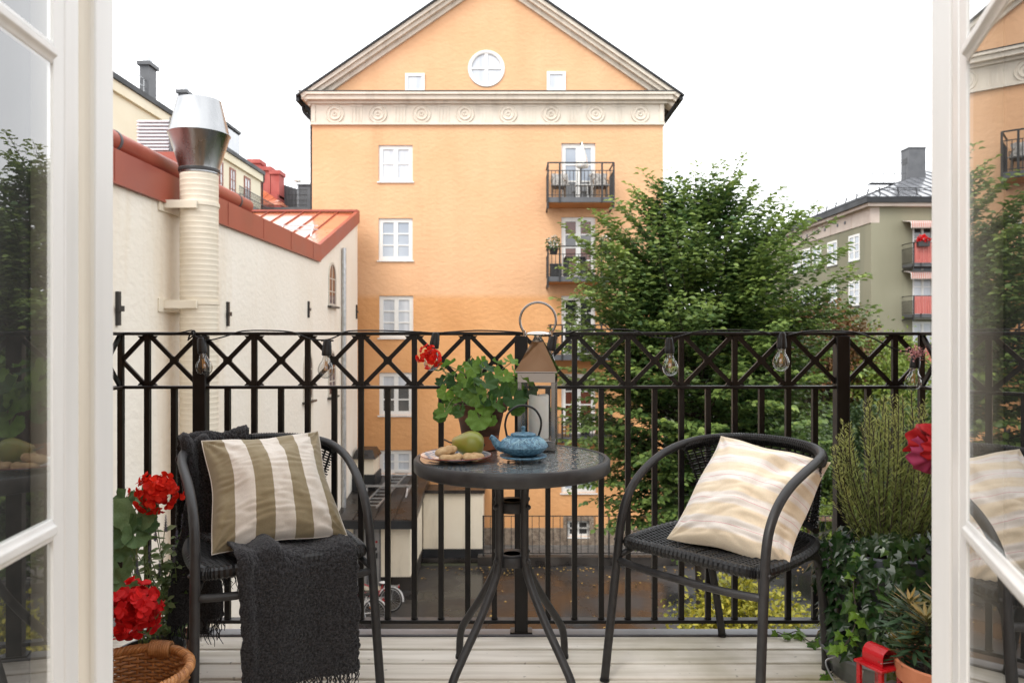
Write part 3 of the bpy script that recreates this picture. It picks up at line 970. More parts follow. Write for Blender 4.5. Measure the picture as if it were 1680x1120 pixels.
# horizontal cornice in steps, then raking cornices
def corn(z0, z1, y, x0, x1):
    m_.box(x0, x1, y, FD + .4, z0, z1)
m_ = MB()
zc0 = zf1
corn(zc0, zc0 + .10, FD - .18, xl - .12, xr + .12)
corn(zc0 + .103, zc0 + .26, FD - .36, xl - .30, xr + .30)
corn(zc0 + .263, zc0 + .36, FD - .44, xl - .38, xr + .38)
m_.build('cornice', M_stucco, ob, smooth=0)
zc1 = zc0 + .36
m = MB(); m.box(xl - .40, xr + .40, FD - .46, FD + .02, zc1 + .002, zc1 + .03)
m.build('cornice_flashing', M_blacktin, ob, smooth=0)
# pediment
apx, ape = fx(806), fz(-52)
sl = (ape - fz(160)) / (apx - fx(492))
sr = (ape - fz(160)) / (fx(1118) - apx)
m = MB()
# the tympanum with its round opening cut out (the facade from the cornice up), fan of quads
cxr, czr, rr = fx(798), fz(113), 30.5 / F_PX * FD
nn = 48
circ = [V((cxr + rr * math.cos(2 * math.pi * k / nn), FD, czr + rr * math.sin(2 * math.pi * k / nn))) for k in range(nn)]
zb = zc0 + .30
def outer(k):
    a = 2 * math.pi * k / nn
    c, s_ = math.cos(a), math.sin(a)
    best = 1e9
    # base, left slope, right slope
    if s_ < -1e-6: best = min(best, (zb - czr) / s_)
    den = s_ + sr * c
    if den > 1e-6: best = min(best, ((ape - czr) - sr * (cxr - apx)) / den)
    den = s_ - sl * c
    if den > 1e-6: best = min(best, ((ape - czr) + sl * (cxr - apx)) / den)
    return V((cxr + c * best, FD, czr + s_ * best))
outs = [outer(k) for k in range(nn)]
for k in range(nn):
    k2 = (k + 1) % nn
    m.face([circ[k], outs[k], outs[k2], circ[k2]])
    m.face([circ[k], circ[k2], circ[k2] + V((0, .2, 0)), circ[k] + V((0, .2, 0))])
m.build('gable_wall', M_orange, ob, smooth=0)
# corner fills of the pediment (between the fan and the corners)
m = MB()
corners = [V((fx(492), FD + .003, fz(160))), V((fx(1118), FD + .003, fz(160))), V((apx, FD + .003, ape))]
for c in corners:
    k = min(range(nn), key=lambda q: (outs[q] - c).length)
    a, b = outs[(k - 1) % nn], outs[(k + 1) % nn]
    m.face([a + V((0, .003, 0)), c, b + V((0, .003, 0))])
m.build('gable_corner', M_orange, ob, smooth=0)
def rake(x0, z0, x1, z1, off, th, y, mat_, nm):
    p, q = V((x0, 0, z0)), V((x1, 0, z1))
    t = (q - p).normalized(); n = V((-t.z, 0, t.x))
    if n.z < 0: n = -n
    a, b = p + n * off, q + n * off
    m = MB()
    m.hexa([(a.x, y, a.z), (b.x, y, b.z), (b.x, FD + .5, b.z), (a.x, FD + .5, a.z)] + [(v.x, yy, v.z) for v, yy in ((a + n * th, y), (b + n * th, y), (b + n * th, FD + .5), (a + n * th, FD + .5))])
    m.build(nm, mat_, ob, smooth=0)
for (x0, z0) in ((fx(497), fz(160)), (fx(1113), fz(160))):
    rake(x0, z0, apx, ape, -.44, .145, FD - .12, M_stucco, 'raking_cornice')
    rake(x0, z0, apx, ape, -.292, .13, FD - .30, M_stucco, 'raking_cornice')
    rake(x0, z0, apx, ape, -.160, .13, FD - .42, M_stucco, 'raking_cornice')
    rake(x0 + (-.12 if x0 < 0 else .12), z0 - .08, apx, ape, -.028, .05, FD - .50, M_blacktin, 'verge_flashing')
# roof slopes with projecting eaves
for s_, ex in ((-1, fx(490)), (1, fx(1117))):
    m = MB()
    k = (ape - fz(160)) / abs(apx - (fx(497) if s_ < 0 else fx(1113)))
    ez = ape - k * abs(apx - ex) + .02
    m.prism([(apx, FD - .4, ape + .03), (ex, FD - .4, ez), (ex, 48.4, ez), (apx, 48.4, ape + .03)], (0, 0, .07))
    m.build('roof', M_blacktin, ob, smooth=0)
    m = MB(); m.box(min(ex, ex - s_ * .12), max(ex, ex - s_ * .12), FD - .38, 48.3, ez - .16, ez - .01)
    m.build('gutter', M_blacktin, ob, smooth=0)
m = MB(); m.tube(catmull([(xl - .42, FD + .3, zc1 - .1), (xl - .40, FD + .3, zc1 - .5), (xl - .18, FD + .35, zc1 - .8), (xl - .12, FD + .4, zc1 - 1.2), (xl - .12, FD + .4, GZ + 5)], 5), .06, 8)
m.build('downpipe', M_blacktin, ob)
m = MB(); m.box(fx(1036), fx(1056), FD + 2, FD + 2.8, fz(115), fz(97)); m.box(fx(1033), fx(1058), FD + 1.95, FD + 2.85, fz(97), fz(95))
m.build('chimney', M_darkgrey, ob, smooth=0)
# round window
rw = MB()
rw.lathe([(rr - .14, -.05), (rr - .14, .02), (rr - .10, .05), (rr - .02, .05), (rr, .02), (rr, -.05)], (cxr, FD, czr), n=48, mat=RX)
rw.box(cxr - .06, cxr + .06, FD - .02, FD + .05, czr - rr + .1, czr + rr - .1)
rw.box(cxr - rr + .1, cxr - .062, FD - .015, FD + .05, czr - .02, czr + .02); rw.box(cxr + .062, cxr + rr - .1, FD - .015, FD + .05, czr - .02, czr + .02)
rwo = rw.build('round_window', M_whitewin, ob, smooth=50)
m = MB(); m.lathe([(0, .0), (rr - .1, .0), (rr - .1, -.02)], (cxr, FD + .02, czr), n=40, mat=RX)
m.build('pane', M_pane, rwo, smooth=50)
for (a, b, c, d) in ((665, 697, 121, 153), (897, 928, 118, 150)):
    m = MB()
    x0, x1, z0, z1 = fx(a), fx(b), fz(d), fz(c)
    for (p, q, r, t) in ((x0, x0 + .11, z0, z1), (x1 - .11, x1, z0, z1), (x0 + .11, x1 - .11, z0, z0 + .11), (x0 + .11, x1 - .11, z1 - .11, z1)):
        m.box(p, q, FD - .06, FD + .02, r, t)
    wo_ = m.build('attic_window', M_whitewin, ob, smooth=0)
    m = MB(); m.box(x0 + .11, x1 - .11, FD - .025, FD - .01, z0 + .11, z1 - .11); m.build('pane', M_pane, wo_, smooth=0)

# balconies of the orange building
def balcony(parent, x0, x1, zs, zr, y0, y1, n, mr, slab, panel=None, frame_end=True):
    m = MB(); m.box(x0, x1, y0, y1, zs, zs + .18)
    b = m.build('balcony', slab, parent, smooth=0)
    m = MB()
    for (p, q) in (((x0, y0), (x1, y0)), ((x0, y0), (x0, y1)), ((x1, y0), (x1, y1))):
        p, q = V((*p, 0)), V((*q, 0))
        for z in (zr, zr - .28, zs + .25):
            m.bar(p + V((0, 0, z)), q + V((0, 0, z)), .045 if z == zr else .03, .045 if z == zr else .025)
        L_ = (q - p).length
        k = max(2, int(L_ / .13))
        for i in range(k + 1):
            c = p + (q - p) * i / k
            m.bar(c + V((0, 0, zs + .2)), c + V((0, 0, zr - .29)), .022, .022, up=(0, 1, 0))
    for c in ((x0, y0), (x1, y0), (x0 + .42, y0), (x1 - .42, y0)):
        m.bar((c[0], c[1] - .01, zs - .02), (c[0], c[1] - .01, zr), .06, .06, up=(0, 1, 0))
    o = m.build('railing', mr, b, smooth=0)
    o['kind'] = 'stuff'
    for x in (x0, x1):
        m = MB(); m.bar((x, y1, zs - .16), (x, y0, zs - .05), .06, .07); m.bar((x, y0 + .05, zs - .22), (x, y0 + .05, zs + .1), .06, .06, up=(0, 1, 0))
        m.build('bracket', mr, b, smooth=0)
    if panel:
        m = MB(); m.box(x0 + .03, x1 - .03, y0 + .035, y0 + .05, zs + .2, zr - .05)
        m.build('front_panel', panel, b, smooth=0)
    return b
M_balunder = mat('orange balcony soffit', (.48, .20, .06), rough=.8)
bY = FD - 1.15
def bx(px): return (px - CX) / F_PX * bY
def bz(py): return HC - (py - CY) / F_PX * bY
BALS = [(899, 1007, 333, 267), (899, 1006, 463, 404), (903, 1006, 592, 533), (903, 1003, 727, 671)]
for (a, b, zs, zr) in BALS:
    x0, x1 = bx(a), bx(b)
    bb = balcony(ob, x0, x1, bz(zs) + .03, bz(zr), bY, FD - .002, 20, M_balrail, M_darkgrey)
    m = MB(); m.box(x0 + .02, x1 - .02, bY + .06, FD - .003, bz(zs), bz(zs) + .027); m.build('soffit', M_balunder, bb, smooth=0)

# things on those balconies
zf_ = bz(333) + .21
pr = thing('closed_parasol', 'folded white parasol standing on the top balcony of the orange building', 'parasol', (bx(955), bY + .5, zf_))
m = MB(); m.tube([(bx(955), bY + .5, zf_), (bx(955), bY + .5, bz(228))], .03, 8); m.build('pole', M_balrail, pr)
m = MB()
c = V((bx(957), bY + .5, 0))
m.lathe([(.04, bz(272)), (.20, bz(270)), (.23, bz(266)), (.16, bz(250)), (.07, bz(236)), (.015, bz(227))], c, n=16, wob=lambda q, a: V((q.x * (1 + .18 * math.sin(4 * a)), q.y * (1 + .18 * math.sin(4 * a)), q.z)))
m.build('canopy', M_wax, pr, smooth=80)
M_fleece = mat('grey sheepskin', (.22, .20, .18), (.52, .50, .47), nscale=11, ndet=7, rough=.95, bump=1, bscale=30, bdist=.05)
M_rattan = mat('dark rattan', (.16, .11, .07), rough=.6)
for px, lab, fl in ((918, 'rattan chair under a grey sheepskin, left of the folded parasol on the top balcony', 1), (988, 'rattan chair under a grey sheepskin, right of the folded parasol on the top balcony', -1)):
    x = bx(px)
    ch = thing('balcony_chair', lab, 'chair', (x, bY + .55, zf_), group='chairs on the top orange balcony')
    m = MB()
    for sx in (-.24, .24):
        for sy in (-.22, .22):
            m.tube([(x + sx, bY + .55 + sy, zf_), (x + sx * .85, bY + .55 + sy * .9, zf_ + .45)], .022, 6)
        m.tube(catmull([(x + sx, bY + .33, zf_ + .42), (x + sx * 1.15, bY + .4, zf_ + .66), (x + sx, bY + .72, zf_ + .74), (x + sx * .5, bY + .8, zf_ + .88)], 4), .02, 6)
    m.build('frame', M_rattan, ch)
    m = MB(); m.box(x - .25, x + .25, bY + .32, bY + .78, zf_ + .42, zf_ + .47); m.build('seat', M_rattan, ch, bevel=.01)
    m = MB()
    def fn(u, v):
        q = v * 1.5
        xx = x + (u - .5) * .62 * (1 + .25 * noise.noise(V((v * 5, px, 0))))
        if q < .8:
            return V((xx + fl * .05, bY + .86 - .12 * q, zf_ + .98 - abs(q - .08) * .55 + .03 * noise.noise(V((u * 6, q * 6, px)))))
        return V((xx + fl * .05, bY + .76 - (q - .8) * .7, zf_ + .56 - (q - .8) * .16 + .03 * noise.noise(V((u * 6, q * 6, px)))))
    m.grid(fn, 14, 24)
    g = m.build('sheepskin', M_fleece, smooth=180, org=(x, bY + .8, zf_ + .5))
    g.modifiers.new('thickness', 'SOLIDIFY').thickness = .05
    tag(g, 'shaggy grey sheepskin over the chair on the ' + ('parasol side nearer the tree' if fl < 0 else 'side away from the tree') + ', top balcony', 'sheepskin', 'sheepskins on the top orange balcony')
st = thing('side_table', 'small white slatted table behind the railing of the top balcony', 'table', (bx(957), bY + .6, zf_))
m = MB(); m.box(bx(946), bx(972), bY + .45, bY + .8, zf_ + .52, zf_ + .55); m.build('tabletop', M_whitewin, st, smooth=0)
for dx, dy in ((-.2, .5), (.22, .5), (-.2, .75), (.22, .75)):
    m = MB(); m.bar((bx(958) + dx, bY + dy, zf_), (bx(958) + dx * .8, bY + dy, zf_ + .52), .03, .03, up=(0, 1, 0)); m.build('leg', M_whitewin, st, smooth=0)

def blob_leaves(c, r, n, size, seed=0, up=.5, sq=(1, 1, 1)):
    g = np.random.default_rng(seed)
    d = g.normal(size=(n, 3)); d /= np.linalg.norm(d, axis=1)[:, None]
    rad = r * (.55 + .5 * g.random(n))
    pos = np.array(c) + d * rad[:, None] * np.array(sq)
    nr = d * .6 + np.array([0, 0, up]) + g.normal(size=(n, 3)) * .35
    fw = np.cross(nr, g.normal(size=(n, 3))) + d * .5
    return pos, fw, nr, size * (.7 + .6 * g.random(n)), .25 + .5 * g.random(n) + .25 * d[:, 2]

def small_pot_plant(c, h, r, label, lm, flower=None, seed=1, group=None, cat='plant'):
    c = V(c)
    t = thing('potted_plant', label, cat, c, group)
    m = MB(); m.lathe([(.001, 0), (r * .7, 0), (r, h), (r * .9, h), (r * .86, h - .02), (.001, h - .02)], c, n=14); m.build('pot', M_blacktin, t)
    leaves('foliage', *blob_leaves(c + V((0, 0, h + r * .9)), r * 1.5, 140, r * .55, seed), lm, t)
    if flower:
        leaves('blossoms', *blob_leaves(c + V((0, -.02, h + r * 1.3)), r * 1.35, 90, r * .42, seed + 5), flower, t)
    return t
M_whitefl = leafmat('white blossom', (.60, .60, .56), (.80, .80, .77), trans=.2)
small_pot_plant((bx(908), bY - .10, bz(418)), .22, .17, 'white flowers in a dark pot at the outer corner of the second balcony rail', M_bush, M_whitefl, 3)
small_pot_plant((bx(995), bY - .10, bz(416)), .22, .17, 'white flowers in a dark pot on the second balcony rail beside the tree', M_bush, M_whitefl, 4)
z2 = bz(463) + .21
bt = thing('balcony_table', 'black table with two black chairs pushed in on the second balcony', 'table', (bx(950), bY + .55, z2))
m = MB(); m.box(bx(928), bx(962), bY + .3, bY + .85, z2 + .70, z2 + .74); m.build('tabletop', M_balrail, bt, smooth=0)
for dx in (-.3, .3):
    m = MB(); m.box(bx(945) + dx - .1, bx(945) + dx + .1, bY + .5, bY + .6, z2, z2 + .70); m.build('leg', M_balrail, bt, smooth=0)
gp = thing('planter_box', 'dark planter box on the floor of the second balcony', 'planter', (bx(910), bY + .3, z2))
m = MB(); m.box(bx(903), bx(922), bY + .15, bY + .5, z2, z2 + .42); m.build('box', M_balrail, gp, bevel=.02)
m = MB(); m.box(bx(902.5), bx(922.5), bY + .14, bY + .51, z2 + .425, z2 + .47); m.build('lid', M_darkgrey, gp, bevel=.01)
z4 = bz(727) + .21
small_pot_plant((bx(962), bY + .35, z4), .30, .20, 'leafy green plant in a black pot on the lowest balcony', M_bush, None, 8)
small_pot_plant((bx(992), bY + .35, z4), .18, .16, 'low green plant in a small dark pot at the end of the lowest balcony', M_bush, None, 9)
M_pine = mat('orange pine slats', (.45, .24, .08), rough=.6)
cr_ = thing('pine_crate', 'small orange pine crate on the lowest balcony', 'crate', (bx(927), bY + .25, z4))
for k in range(3):
    m = MB(); m.box(bx(921), bx(934), bY + .12, bY + .14, z4 + .02 + k * .14, z4 + .12 + k * .14); m.build('slat', M_pine, cr_, smooth=0)
for xx in (bx(921.5), bx(933)):
    m = MB(); m.box(xx, xx + .04, bY + .141, bY + .40, z4, z4 + .44); m.build('side', M_pine, cr_, smooth=0)

# ---------------------------------------------------------------- cream building on the left (its wall runs away from us)
WX = -5.6
cb = thing('cream_building', 'cream plastered side building with a red sheet metal roof edge', 'building', (WX, 18, GZ))
zE, zEt, YV, YE, zR = 3.24, 3.70, 21.8, 27.3, 5.56
m = MB()
m.prism([(WX, 3.0, GZ), (WX, YE, GZ), (WX, YE, zR - .32), (WX, YV, zE + .02), (WX, 3.0, zE + .02)], (-.5, 0, 0))
m.face([(WX - .5, YE, GZ), (WX - 9, YE, GZ), (WX - 9, YE, zR - .4), (WX - .5, YE, zR - .4)])
m.build('wall', M_cream, cb, smooth=0)
m = MB()
m.prism([(WX + .06, 3.0, zE), (WX + .06, YV, zE), (WX + .06, YV, zEt), (WX + .06, 3.0, zEt)], (-.35, 0, 0))
m.build('red_flashing', M_redtin, cb, smooth=0)
m = MB(); m.prism([(WX + .075, 3.0, zE - .03), (WX + .075, YV, zE - .03), (WX + .075, YV, zE - .002), (WX + .075, 3.0, zE - .002)], (-.1, 0, 0))
m.build('drip_edge', M_redtin, cb, smooth=0)
y = 4.2
while y < YV - .5:
    m = MB(); m.box(WX + .062, WX + .068, y, y + .02, zE + .005, zEt - .005); m.build('seam', M_redtin, cb, smooth=0)
    y += 2.1
m = MB()
th = .40
m.prism([(WX + .06, YV + .003, zE), (WX + .06, YE + .1, zR - .38), (WX + .06, YE + .1, zR + .06), (WX + .06, YV + .003, zEt + .02)], (-.12, 0, 0))
m.build('verge_flashing', M_redtin, cb, smooth=0)
# roof: flat front part, then the slope that falls towards us, in seamed sheets
m = MB(); m.box(WX - 9, WX - .30, 3.0, YV, zE + .1, zEt - .12); m.build('flat_roof', M_redtin, cb, smooth=0)
def rslope(y): return zEt - .06 + (y - YV) * (zR - zEt + .04) / (YE - YV)
k = 0
x = WX - .065
while x > WX - 8.5:
    m = MB()
    m.hexa([(x - .62, YV + .02, rslope(YV) - .05), (x - .005, YV + .02, rslope(YV) - .05), (x - .005, YE, rslope(YE) - .05), (x - .62, YE, rslope(YE) - .05),
            (x - .62, YV + .02, rslope(YV)), (x - .005, YV + .02, rslope(YV)), (x - .005, YE, rslope(YE)), (x - .62, YE, rslope(YE))])
    p = m.build('roof_panel', M_redtin2, cb, smooth=0)
    m = MB(); m.bar((x - .0, YV + .05, rslope(YV) + .022), (x - .0, YE - .02, rslope(YE) + .02), .02, .045); m.build('seam', M_redtin, p, smooth=0)
    x -= .625
m = MB(); m.bar((WX - 8.5, YE - .02, zR + .03), (WX + .02, YE - .02, zR + .03), .20, .07); m.build('ridge_cap', M_redtin, cb, smooth=0)
sg = MB()
for q in (0, .12):
    sg.bar((WX - 6, YV + 1.7, rslope(YV + 1.7) + .16 + q), (WX - .45, YV + 1.7, rslope(YV + 1.7) + .16 + q), .03, .03)
for q in range(6):
    xx = WX - .6 - q * .95
    sg.bar((xx, YV + 1.4, rslope(YV + 1.4)), (xx, YV + 1.72, rslope(YV + 1.7) + .3), .04, .03)
sg.build('snow_guard', M_galv, cb, smooth=0)
# arched openings
def wf(y, z, c): return V((WX - c, y, z))
def arched(y0, y1, z0, z1):
    yc, r = (y0 + y1) / 2, (y1 - y0) / 2
    def arch(r_, zb_):
        return [(yc - r_, zb_)] + [(yc - r_ * math.cos(math.pi * k / 12), z1 - r + r_ * math.sin(math.pi * k / 12)) for k in range(13)] + [(yc + r_, zb_)]
    M_br = M_jamb
    o_, i_ = arch(r, z0), arch(r - .07, z0 + .07)
    m = MB()
    n = len(o_)
    for k in range(n):
        k2 = (k + 1) % n
        m.hexa([wf(*o_[k], -.03), wf(*o_[k2], -.03), wf(*o_[k2], .05), wf(*o_[k], .05), wf(*i_[k], -.03), wf(*i_[k2], -.03), wf(*i_[k2], .05), wf(*i_[k], .05)])
    m.boxf(wf, yc - .02, yc + .02, z0 + .07, z1 - .08, -.02, .03)
    for q in (.33, .62):
        zz = z0 + (z1 - z0) * q
        m.boxf(wf, yc - r + .07, yc - .021, zz - .015, zz + .015, -.015, .03); m.boxf(wf, yc + .021, yc + r - .07, zz - .015, zz + .015, -.015, .03)
    w_ = m.build('arched_window', M_br, cb, smooth=0)
    m = MB(); m.prism([wf(*q, -.006) for q in i_], (-.02, 0, 0)); m.build('pane', M_panebrown, w_, smooth=0)
    m = MB(); m.boxf(wf, y0 - .08, y1 + .08, z0 - .06, z0 - .003, -.12, .02); m.build('sill', M_felt, w_, smooth=0)
def wy(px): return WX / ((px - CX) / F_PX)
def wz(px, py): return HC - (py - CY) / F_PX * wy(px)
arched(wy(538.5), wy(550.5), wz(544, 502), wz(544, 430))
arched(wy(497), wy(512), wz(505, 657), wz(505, 575))
arched(wy(538), wy(550), wz(543, 650), wz(543, 575))
for px, a, b in ((191, 478, 534), (372, 495, 535), (505, 494, 521), (584, 500, 523)):
    m = MB(); y = wy(px); m.boxf(wf, y - .035, y + .035, wz(px, b), wz(px, a), -.05, -.002); m.boxf(wf, y - .08, y + .08, (wz(px, a) + wz(px, b)) / 2 - .04, (wz(px, a) + wz(px, b)) / 2 + .04, -.075, -.052)
    m.build('wall_anchor', M_balrail, cb, smooth=0)
y = wy(560)
m = MB(); m.tube([(WX + .09, y, GZ + 1), (WX + .09, y, wz(560, 407))], .075, 10); m.build('drainpipe', M_galv, cb)

# ventilation duct with a steel cowl
DX_, DY_ = P(327, 550, 12.4).x, 12.4
vd = thing('ventilation_duct', 'tall ribbed cream ventilation duct with a bare steel cowl on top', 'duct', (DX_, DY_, GZ))
def dz(py): return HC - (py - CY) / F_PX * DY_
prof = []
z = GZ
while z < dz(281):
    prof += [(.298, z), (.298, z + .055), (.3012, z + .064), (.3012, z + .072), (.298, z + .080)]
    z += .086
prof += [(.296, dz(279)), (.001, dz(279))]
m = MB(); m.lathe([(.001, GZ)] + prof, (DX_, DY_, 0), n=40); m.build('pipe', M_duct, vd, smooth=30)
m = MB(); m.lathe([(.298, dz(287)), (.312, dz(286)), (.312, dz(276)), (.475, dz(224)), (.49, dz(222)), (.47, dz(219)), (.345, dz(168)), (.345, dz(166)), (.33, dz(166)), (.33, dz(190))], (DX_, DY_, 0), n=48)
m.build('cowl', M_cowl, vd, smooth=25)
m = MB(); m.lathe([(.315, dz(284)), (.325, dz(283)), (.325, dz(279)), (.315, dz(278))], (DX_, DY_, 0), n=40); m.build('clamp_band', M_balrail, vd)
for py in (337, 497):
    z = dz(py)
    m = MB(); m.box(WX + .001, DX_ + .1, DY_ - .36, DY_ - .31, z - .10, z + .03); m.box(WX + .001, DX_ + .1, DY_ + .31, DY_ + .36, z - .10, z + .03)
    m.box(WX + .001, WX + .03, DY_ - .5, DY_ + .5, z - .16, z + .06)
    m.build('bracket', M_duct, vd, bevel=.006)
    m = MB(); m.lathe([(.307, z - .03), (.316, z - .03), (.316, z + .03), (.307, z + .03)], (DX_, DY_, 0), n=40); m.build('strap', M_duct, vd)

rp = thing('red_pipe', 'thick red painted pipe lying along the red roof edge', 'pipe', (WX - .25, 12, 3.72))
m = MB(); m.tube([(WX - .25, 4, 3.93), (WX - .25, 16.6, 3.93)], .155, 18); m.build('tube', M_redtin, rp)
for y in (8.5, 11.0, 13.6, 15.9):
    m = MB(); m.lathe([(.157, -.03), (.166, -.03), (.166, .03), (.157, .03)], (WX - .25, y, 3.93), n=24, mat=RX); m.build('pipe_clip', M_darkgrey, rp)
    m = MB(); m.bar((WX - .25, y, 3.58), (WX - .25, y, 3.775), .04, .04, up=(0, 1, 0)); m.build('stand', M_darkgrey, rp)
vb = thing('ventilation_box', 'pale corrugated ventilation housing on a red roof kerb behind the steel cowl', 'vent', (-8, 16, 3.6))
def qx(px): return (px - CX) / F_PX * 16.0
def qz(py): return HC - (py - CY) / F_PX * 16.0
m = MB(); m.box(qx(190), qx(300), 16.0, 18.0, 3.58, qz(249)); m.build('kerb', M_redtin, vb, smooth=0)
m = MB(); m.box(qx(222), qx(277), 16.1, 17.4, qz(248), qz(195)); m.build('housing', M_lightgalv, vb, smooth=0)
for k in range(9):
    z = qz(246) + k * (qz(197) - qz(246)) / 8.5
    m = MB(); m.box(qx(222.5), qx(276), 16.03, 16.098, z, z + .035); m.build('rib', M_lightgalv, vb, bevel=.01)
m = MB(); m.box(qx(277.3), qx(281), 16.02, 17.4, qz(250), qz(192)); m.build('end_plate', M_darkgrey, vb, smooth=0)
m = MB(); m.box(qx(281.3), qx(300), 16.06, 17.2, qz(248), qz(192)); m.build('housing', M_lightgalv, vb, smooth=0)

# ---------------------------------------------------------------- yellow building far left
YX = -20.0
yb = thing('yellow_building', 'pale yellow house with a black mansard roof and tall black chimneys', 'building', (YX, 44, GZ))
ze = HC + .638 * 20
m = MB(); m.box(YX - 12, YX, 30, 60, GZ, ze); m.build('wall', M_yellow, yb, smooth=0)
m = MB(); m.box(YX - 12, YX + .30, 29.8, 60.2, ze + .002, ze + .28); m.build('eaves', M_blacktin, yb, smooth=0)
m = MB(); m.box(YX - 12, YX + .18, 29.9, 60.1, ze - .55, ze - .002); m.build('cornice', M_yellow, yb, smooth=0)
m = MB(); m.prism([(YX + .25, 29.9, ze + .282), (YX - 1.7, 29.9, ze + 1.25), (YX - 6, 29.9, ze + 2.2), (YX - 12, 29.9, ze + 2.2), (YX - 12, 29.9, ze + .282)], (0, 30.2, 0))
m.build('roof', M_blacktin, yb, smooth=0)
gr_ = MB()
for q in (.55, 1.0):
    gr_.bar((YX - 1.5, 30, ze + 1.2 + q), (YX - 1.5, 52, ze + 1.2 + q), .03, .03)
for q in range(12):
    gr_.bar((YX - 1.5, 30 + 2 * q, ze + 1.0), (YX - 1.5, 30 + 2 * q, ze + 2.2), .03, .03, up=(0, 1, 0))
gr_.build('roof_guard', M_galv, yb, smooth=0)
for (a, b, top, d, w_) in ((229, 244, 107, 44.2, 2), (292, 305, 153, 50.6, 2)):
    def cx_(px): return (px - CX) / F_PX * d
    def cz_(py): return HC - (py - CY) / F_PX * d
    m = MB(); m.box(cx_(a), cx_(b), d, d + .95, ze + .6, cz_(top)); m.box(cx_(a) - .12, cx_(b) + .12, d - .12, d + 1.07, cz_(top) + .002, cz_(top) + .22)
    c = m.build('chimney', M_darkgrey, yb, smooth=0)
    m = MB(); m.box(cx_(a) + .1, cx_(b) - .15, d + .15, d + .8, cz_(top) + .222, cz_(top) + .22 + 12 / F_PX * d); m.build('chimney_cap', M_galv, c, smooth=0)
for (yy, w_) in ((50.2, 1.8), (54.2, 2.6)):
    m = MB(); m.box(YX - 2.4, YX - .55, yy, yy + w_, ze + .4, ze + 2.35); m.box(YX - 2.4, YX - .45, yy - .1, yy + w_ + .1, ze + 2.352, ze + 2.55)
    dm = m.build('dormer', M_blacktin, yb, smooth=0)
    m = MB(); m.box(YX - .55, YX - .50, yy + .2, yy + w_ - .2, ze + .6, ze + 2.2); m.build('pane', M_pane, dm, smooth=0)
def yf(a, b, c): return V((YX - c, a, b))
def yy_(px): return YX / ((px - CX) / F_PX)
for px, w_ in ((360, 1.1), (381, 1.1), (405, 1.3)):
    y = yy_(px)
    z1 = HC + (.638 * 20 - .85)
    window(yb, yf, y - w_ / 2, y + w_ / 2, z1 - 2.3, z1, 2, 3, M_brownwin, M_pane, inset=-.02, fw=.14, mw=.06, bigmull=.1)
bl = MB(); zz = HC + .638 * 20 - 3.5
bl.box(YX + .003, YX + 1.0, 52.5, 60.1, zz, zz + .15)
bb = bl.build('balcony', M_darkgrey, yb, smooth=0)
m = MB()
for q in (.2, .65, 1.15):
    m.bar((YX + 1.0, 52.5, zz + q), (YX + 1.0, 60.1, zz + q), .04, .04)
for q in range(39):
    m.bar((YX + 1.0, 52.5 + q * .2, zz + .15), (YX + 1.0, 52.5 + q * .2, zz + 1.15), .025, .025, up=(0, 1, 0))
o = m.build('railing', M_balrail, bb, smooth=0); o['kind'] = 'stuff'
m = MB(); m.tube(catmull([(YX + .2, 60.1, ze + .1), (YX + .2, 60.1, ze - .6), (YX + .08, 60.05, ze - 1.2), (YX + .08, 60.05, GZ)], 4), .07, 8); m.build('downpipe', M_blacktin, yb)
m = MB()
for s_ in (0, .5):
    m.bar((YX + .1, 49.2 + s_, ze - 6), (YX + .1, 49.2 + s_, ze - .6), .04, .04, up=(0, 1, 0))
for q in range(16):
    m.bar((YX + .1, 49.2, ze - 6 + q * .34), (YX + .1, 49.7, ze - 6 + q * .34), .03, .03)
m.build('wall_ladder', M_galv, yb, smooth=0)

# red and dark roofs between the yellow and the orange building
D2 = 66.0
def ux(px): return (px - CX) / F_PX * D2
def uz(py): return HC - (py - CY) / F_PX * D2
rb = thing('red_building', 'brick red rendered house with stepped chimneys behind the yellow house', 'building', (ux(440), D2, GZ))
m = MB(); m.box(ux(380), ux(455), D2, D2 + 8, GZ, uz(318)); m.build('wall', M_redplaster, rb, smooth=0)
for (a, b, t) in ((405, 422, 264), (425, 440, 276), (441, 455, 282)):
    m = MB(); m.box(ux(a), ux(b), D2 + .1 + a * .001, D2 + 2, uz(322), uz(t) - .1); m.box(ux(a) - .12, ux(b) + .12, D2 - .05 + a * .001, D2 + 2.1, uz(t) - .098, uz(t) + .25)
    m.build('chimney', M_redplaster, rb, smooth=0)
for k in range(6):
    a = 424 + k * 9
    m = MB(); za = 308 + k * 6
    m.hexa([(ux(a), D2 - 3.2, uz(347)), (ux(a + 8.6), D2 - 3.2, uz(347)), (ux(a + 8.6), D2 - .05, uz(za + 5)), (ux(a), D2 - .05, uz(za)),
            (ux(a), D2 - 3.2, uz(347) + .06), (ux(a + 8.6), D2 - 3.2, uz(347) + .06), (ux(a + 8.6), D2 - .05, uz(za + 5) + .06), (ux(a), D2 - .05, uz(za) + .06)])
    m.build('roof_panel', M_redtin2, rb, smooth=0)
m = MB(); m.box(ux(424), ux(478), D2 - 3.2, D2 - .06, GZ, uz(348)); m.build('lower_wall', M_redplaster, rb, smooth=0)
gb = thing('roof_terrace_building', 'dark grey sheet clad roof terrace house beside the orange gable', 'building', (ux(485), 62, GZ))
for k in range(8):
    a = 452 + k * 5.5
    m = MB(); m.box(ux(a), ux(a + 5.1), 68 + k * .01, 72, uz(350), uz(296 + k * 1.7)); m.build('wall_panel', M_darkgrey, gb, smooth=0)
m = MB(); m.box(ux(452), ux(530), 62.5, 72.3, GZ, uz(351)); m.build('wall', M_darkgrey, gb, smooth=0)
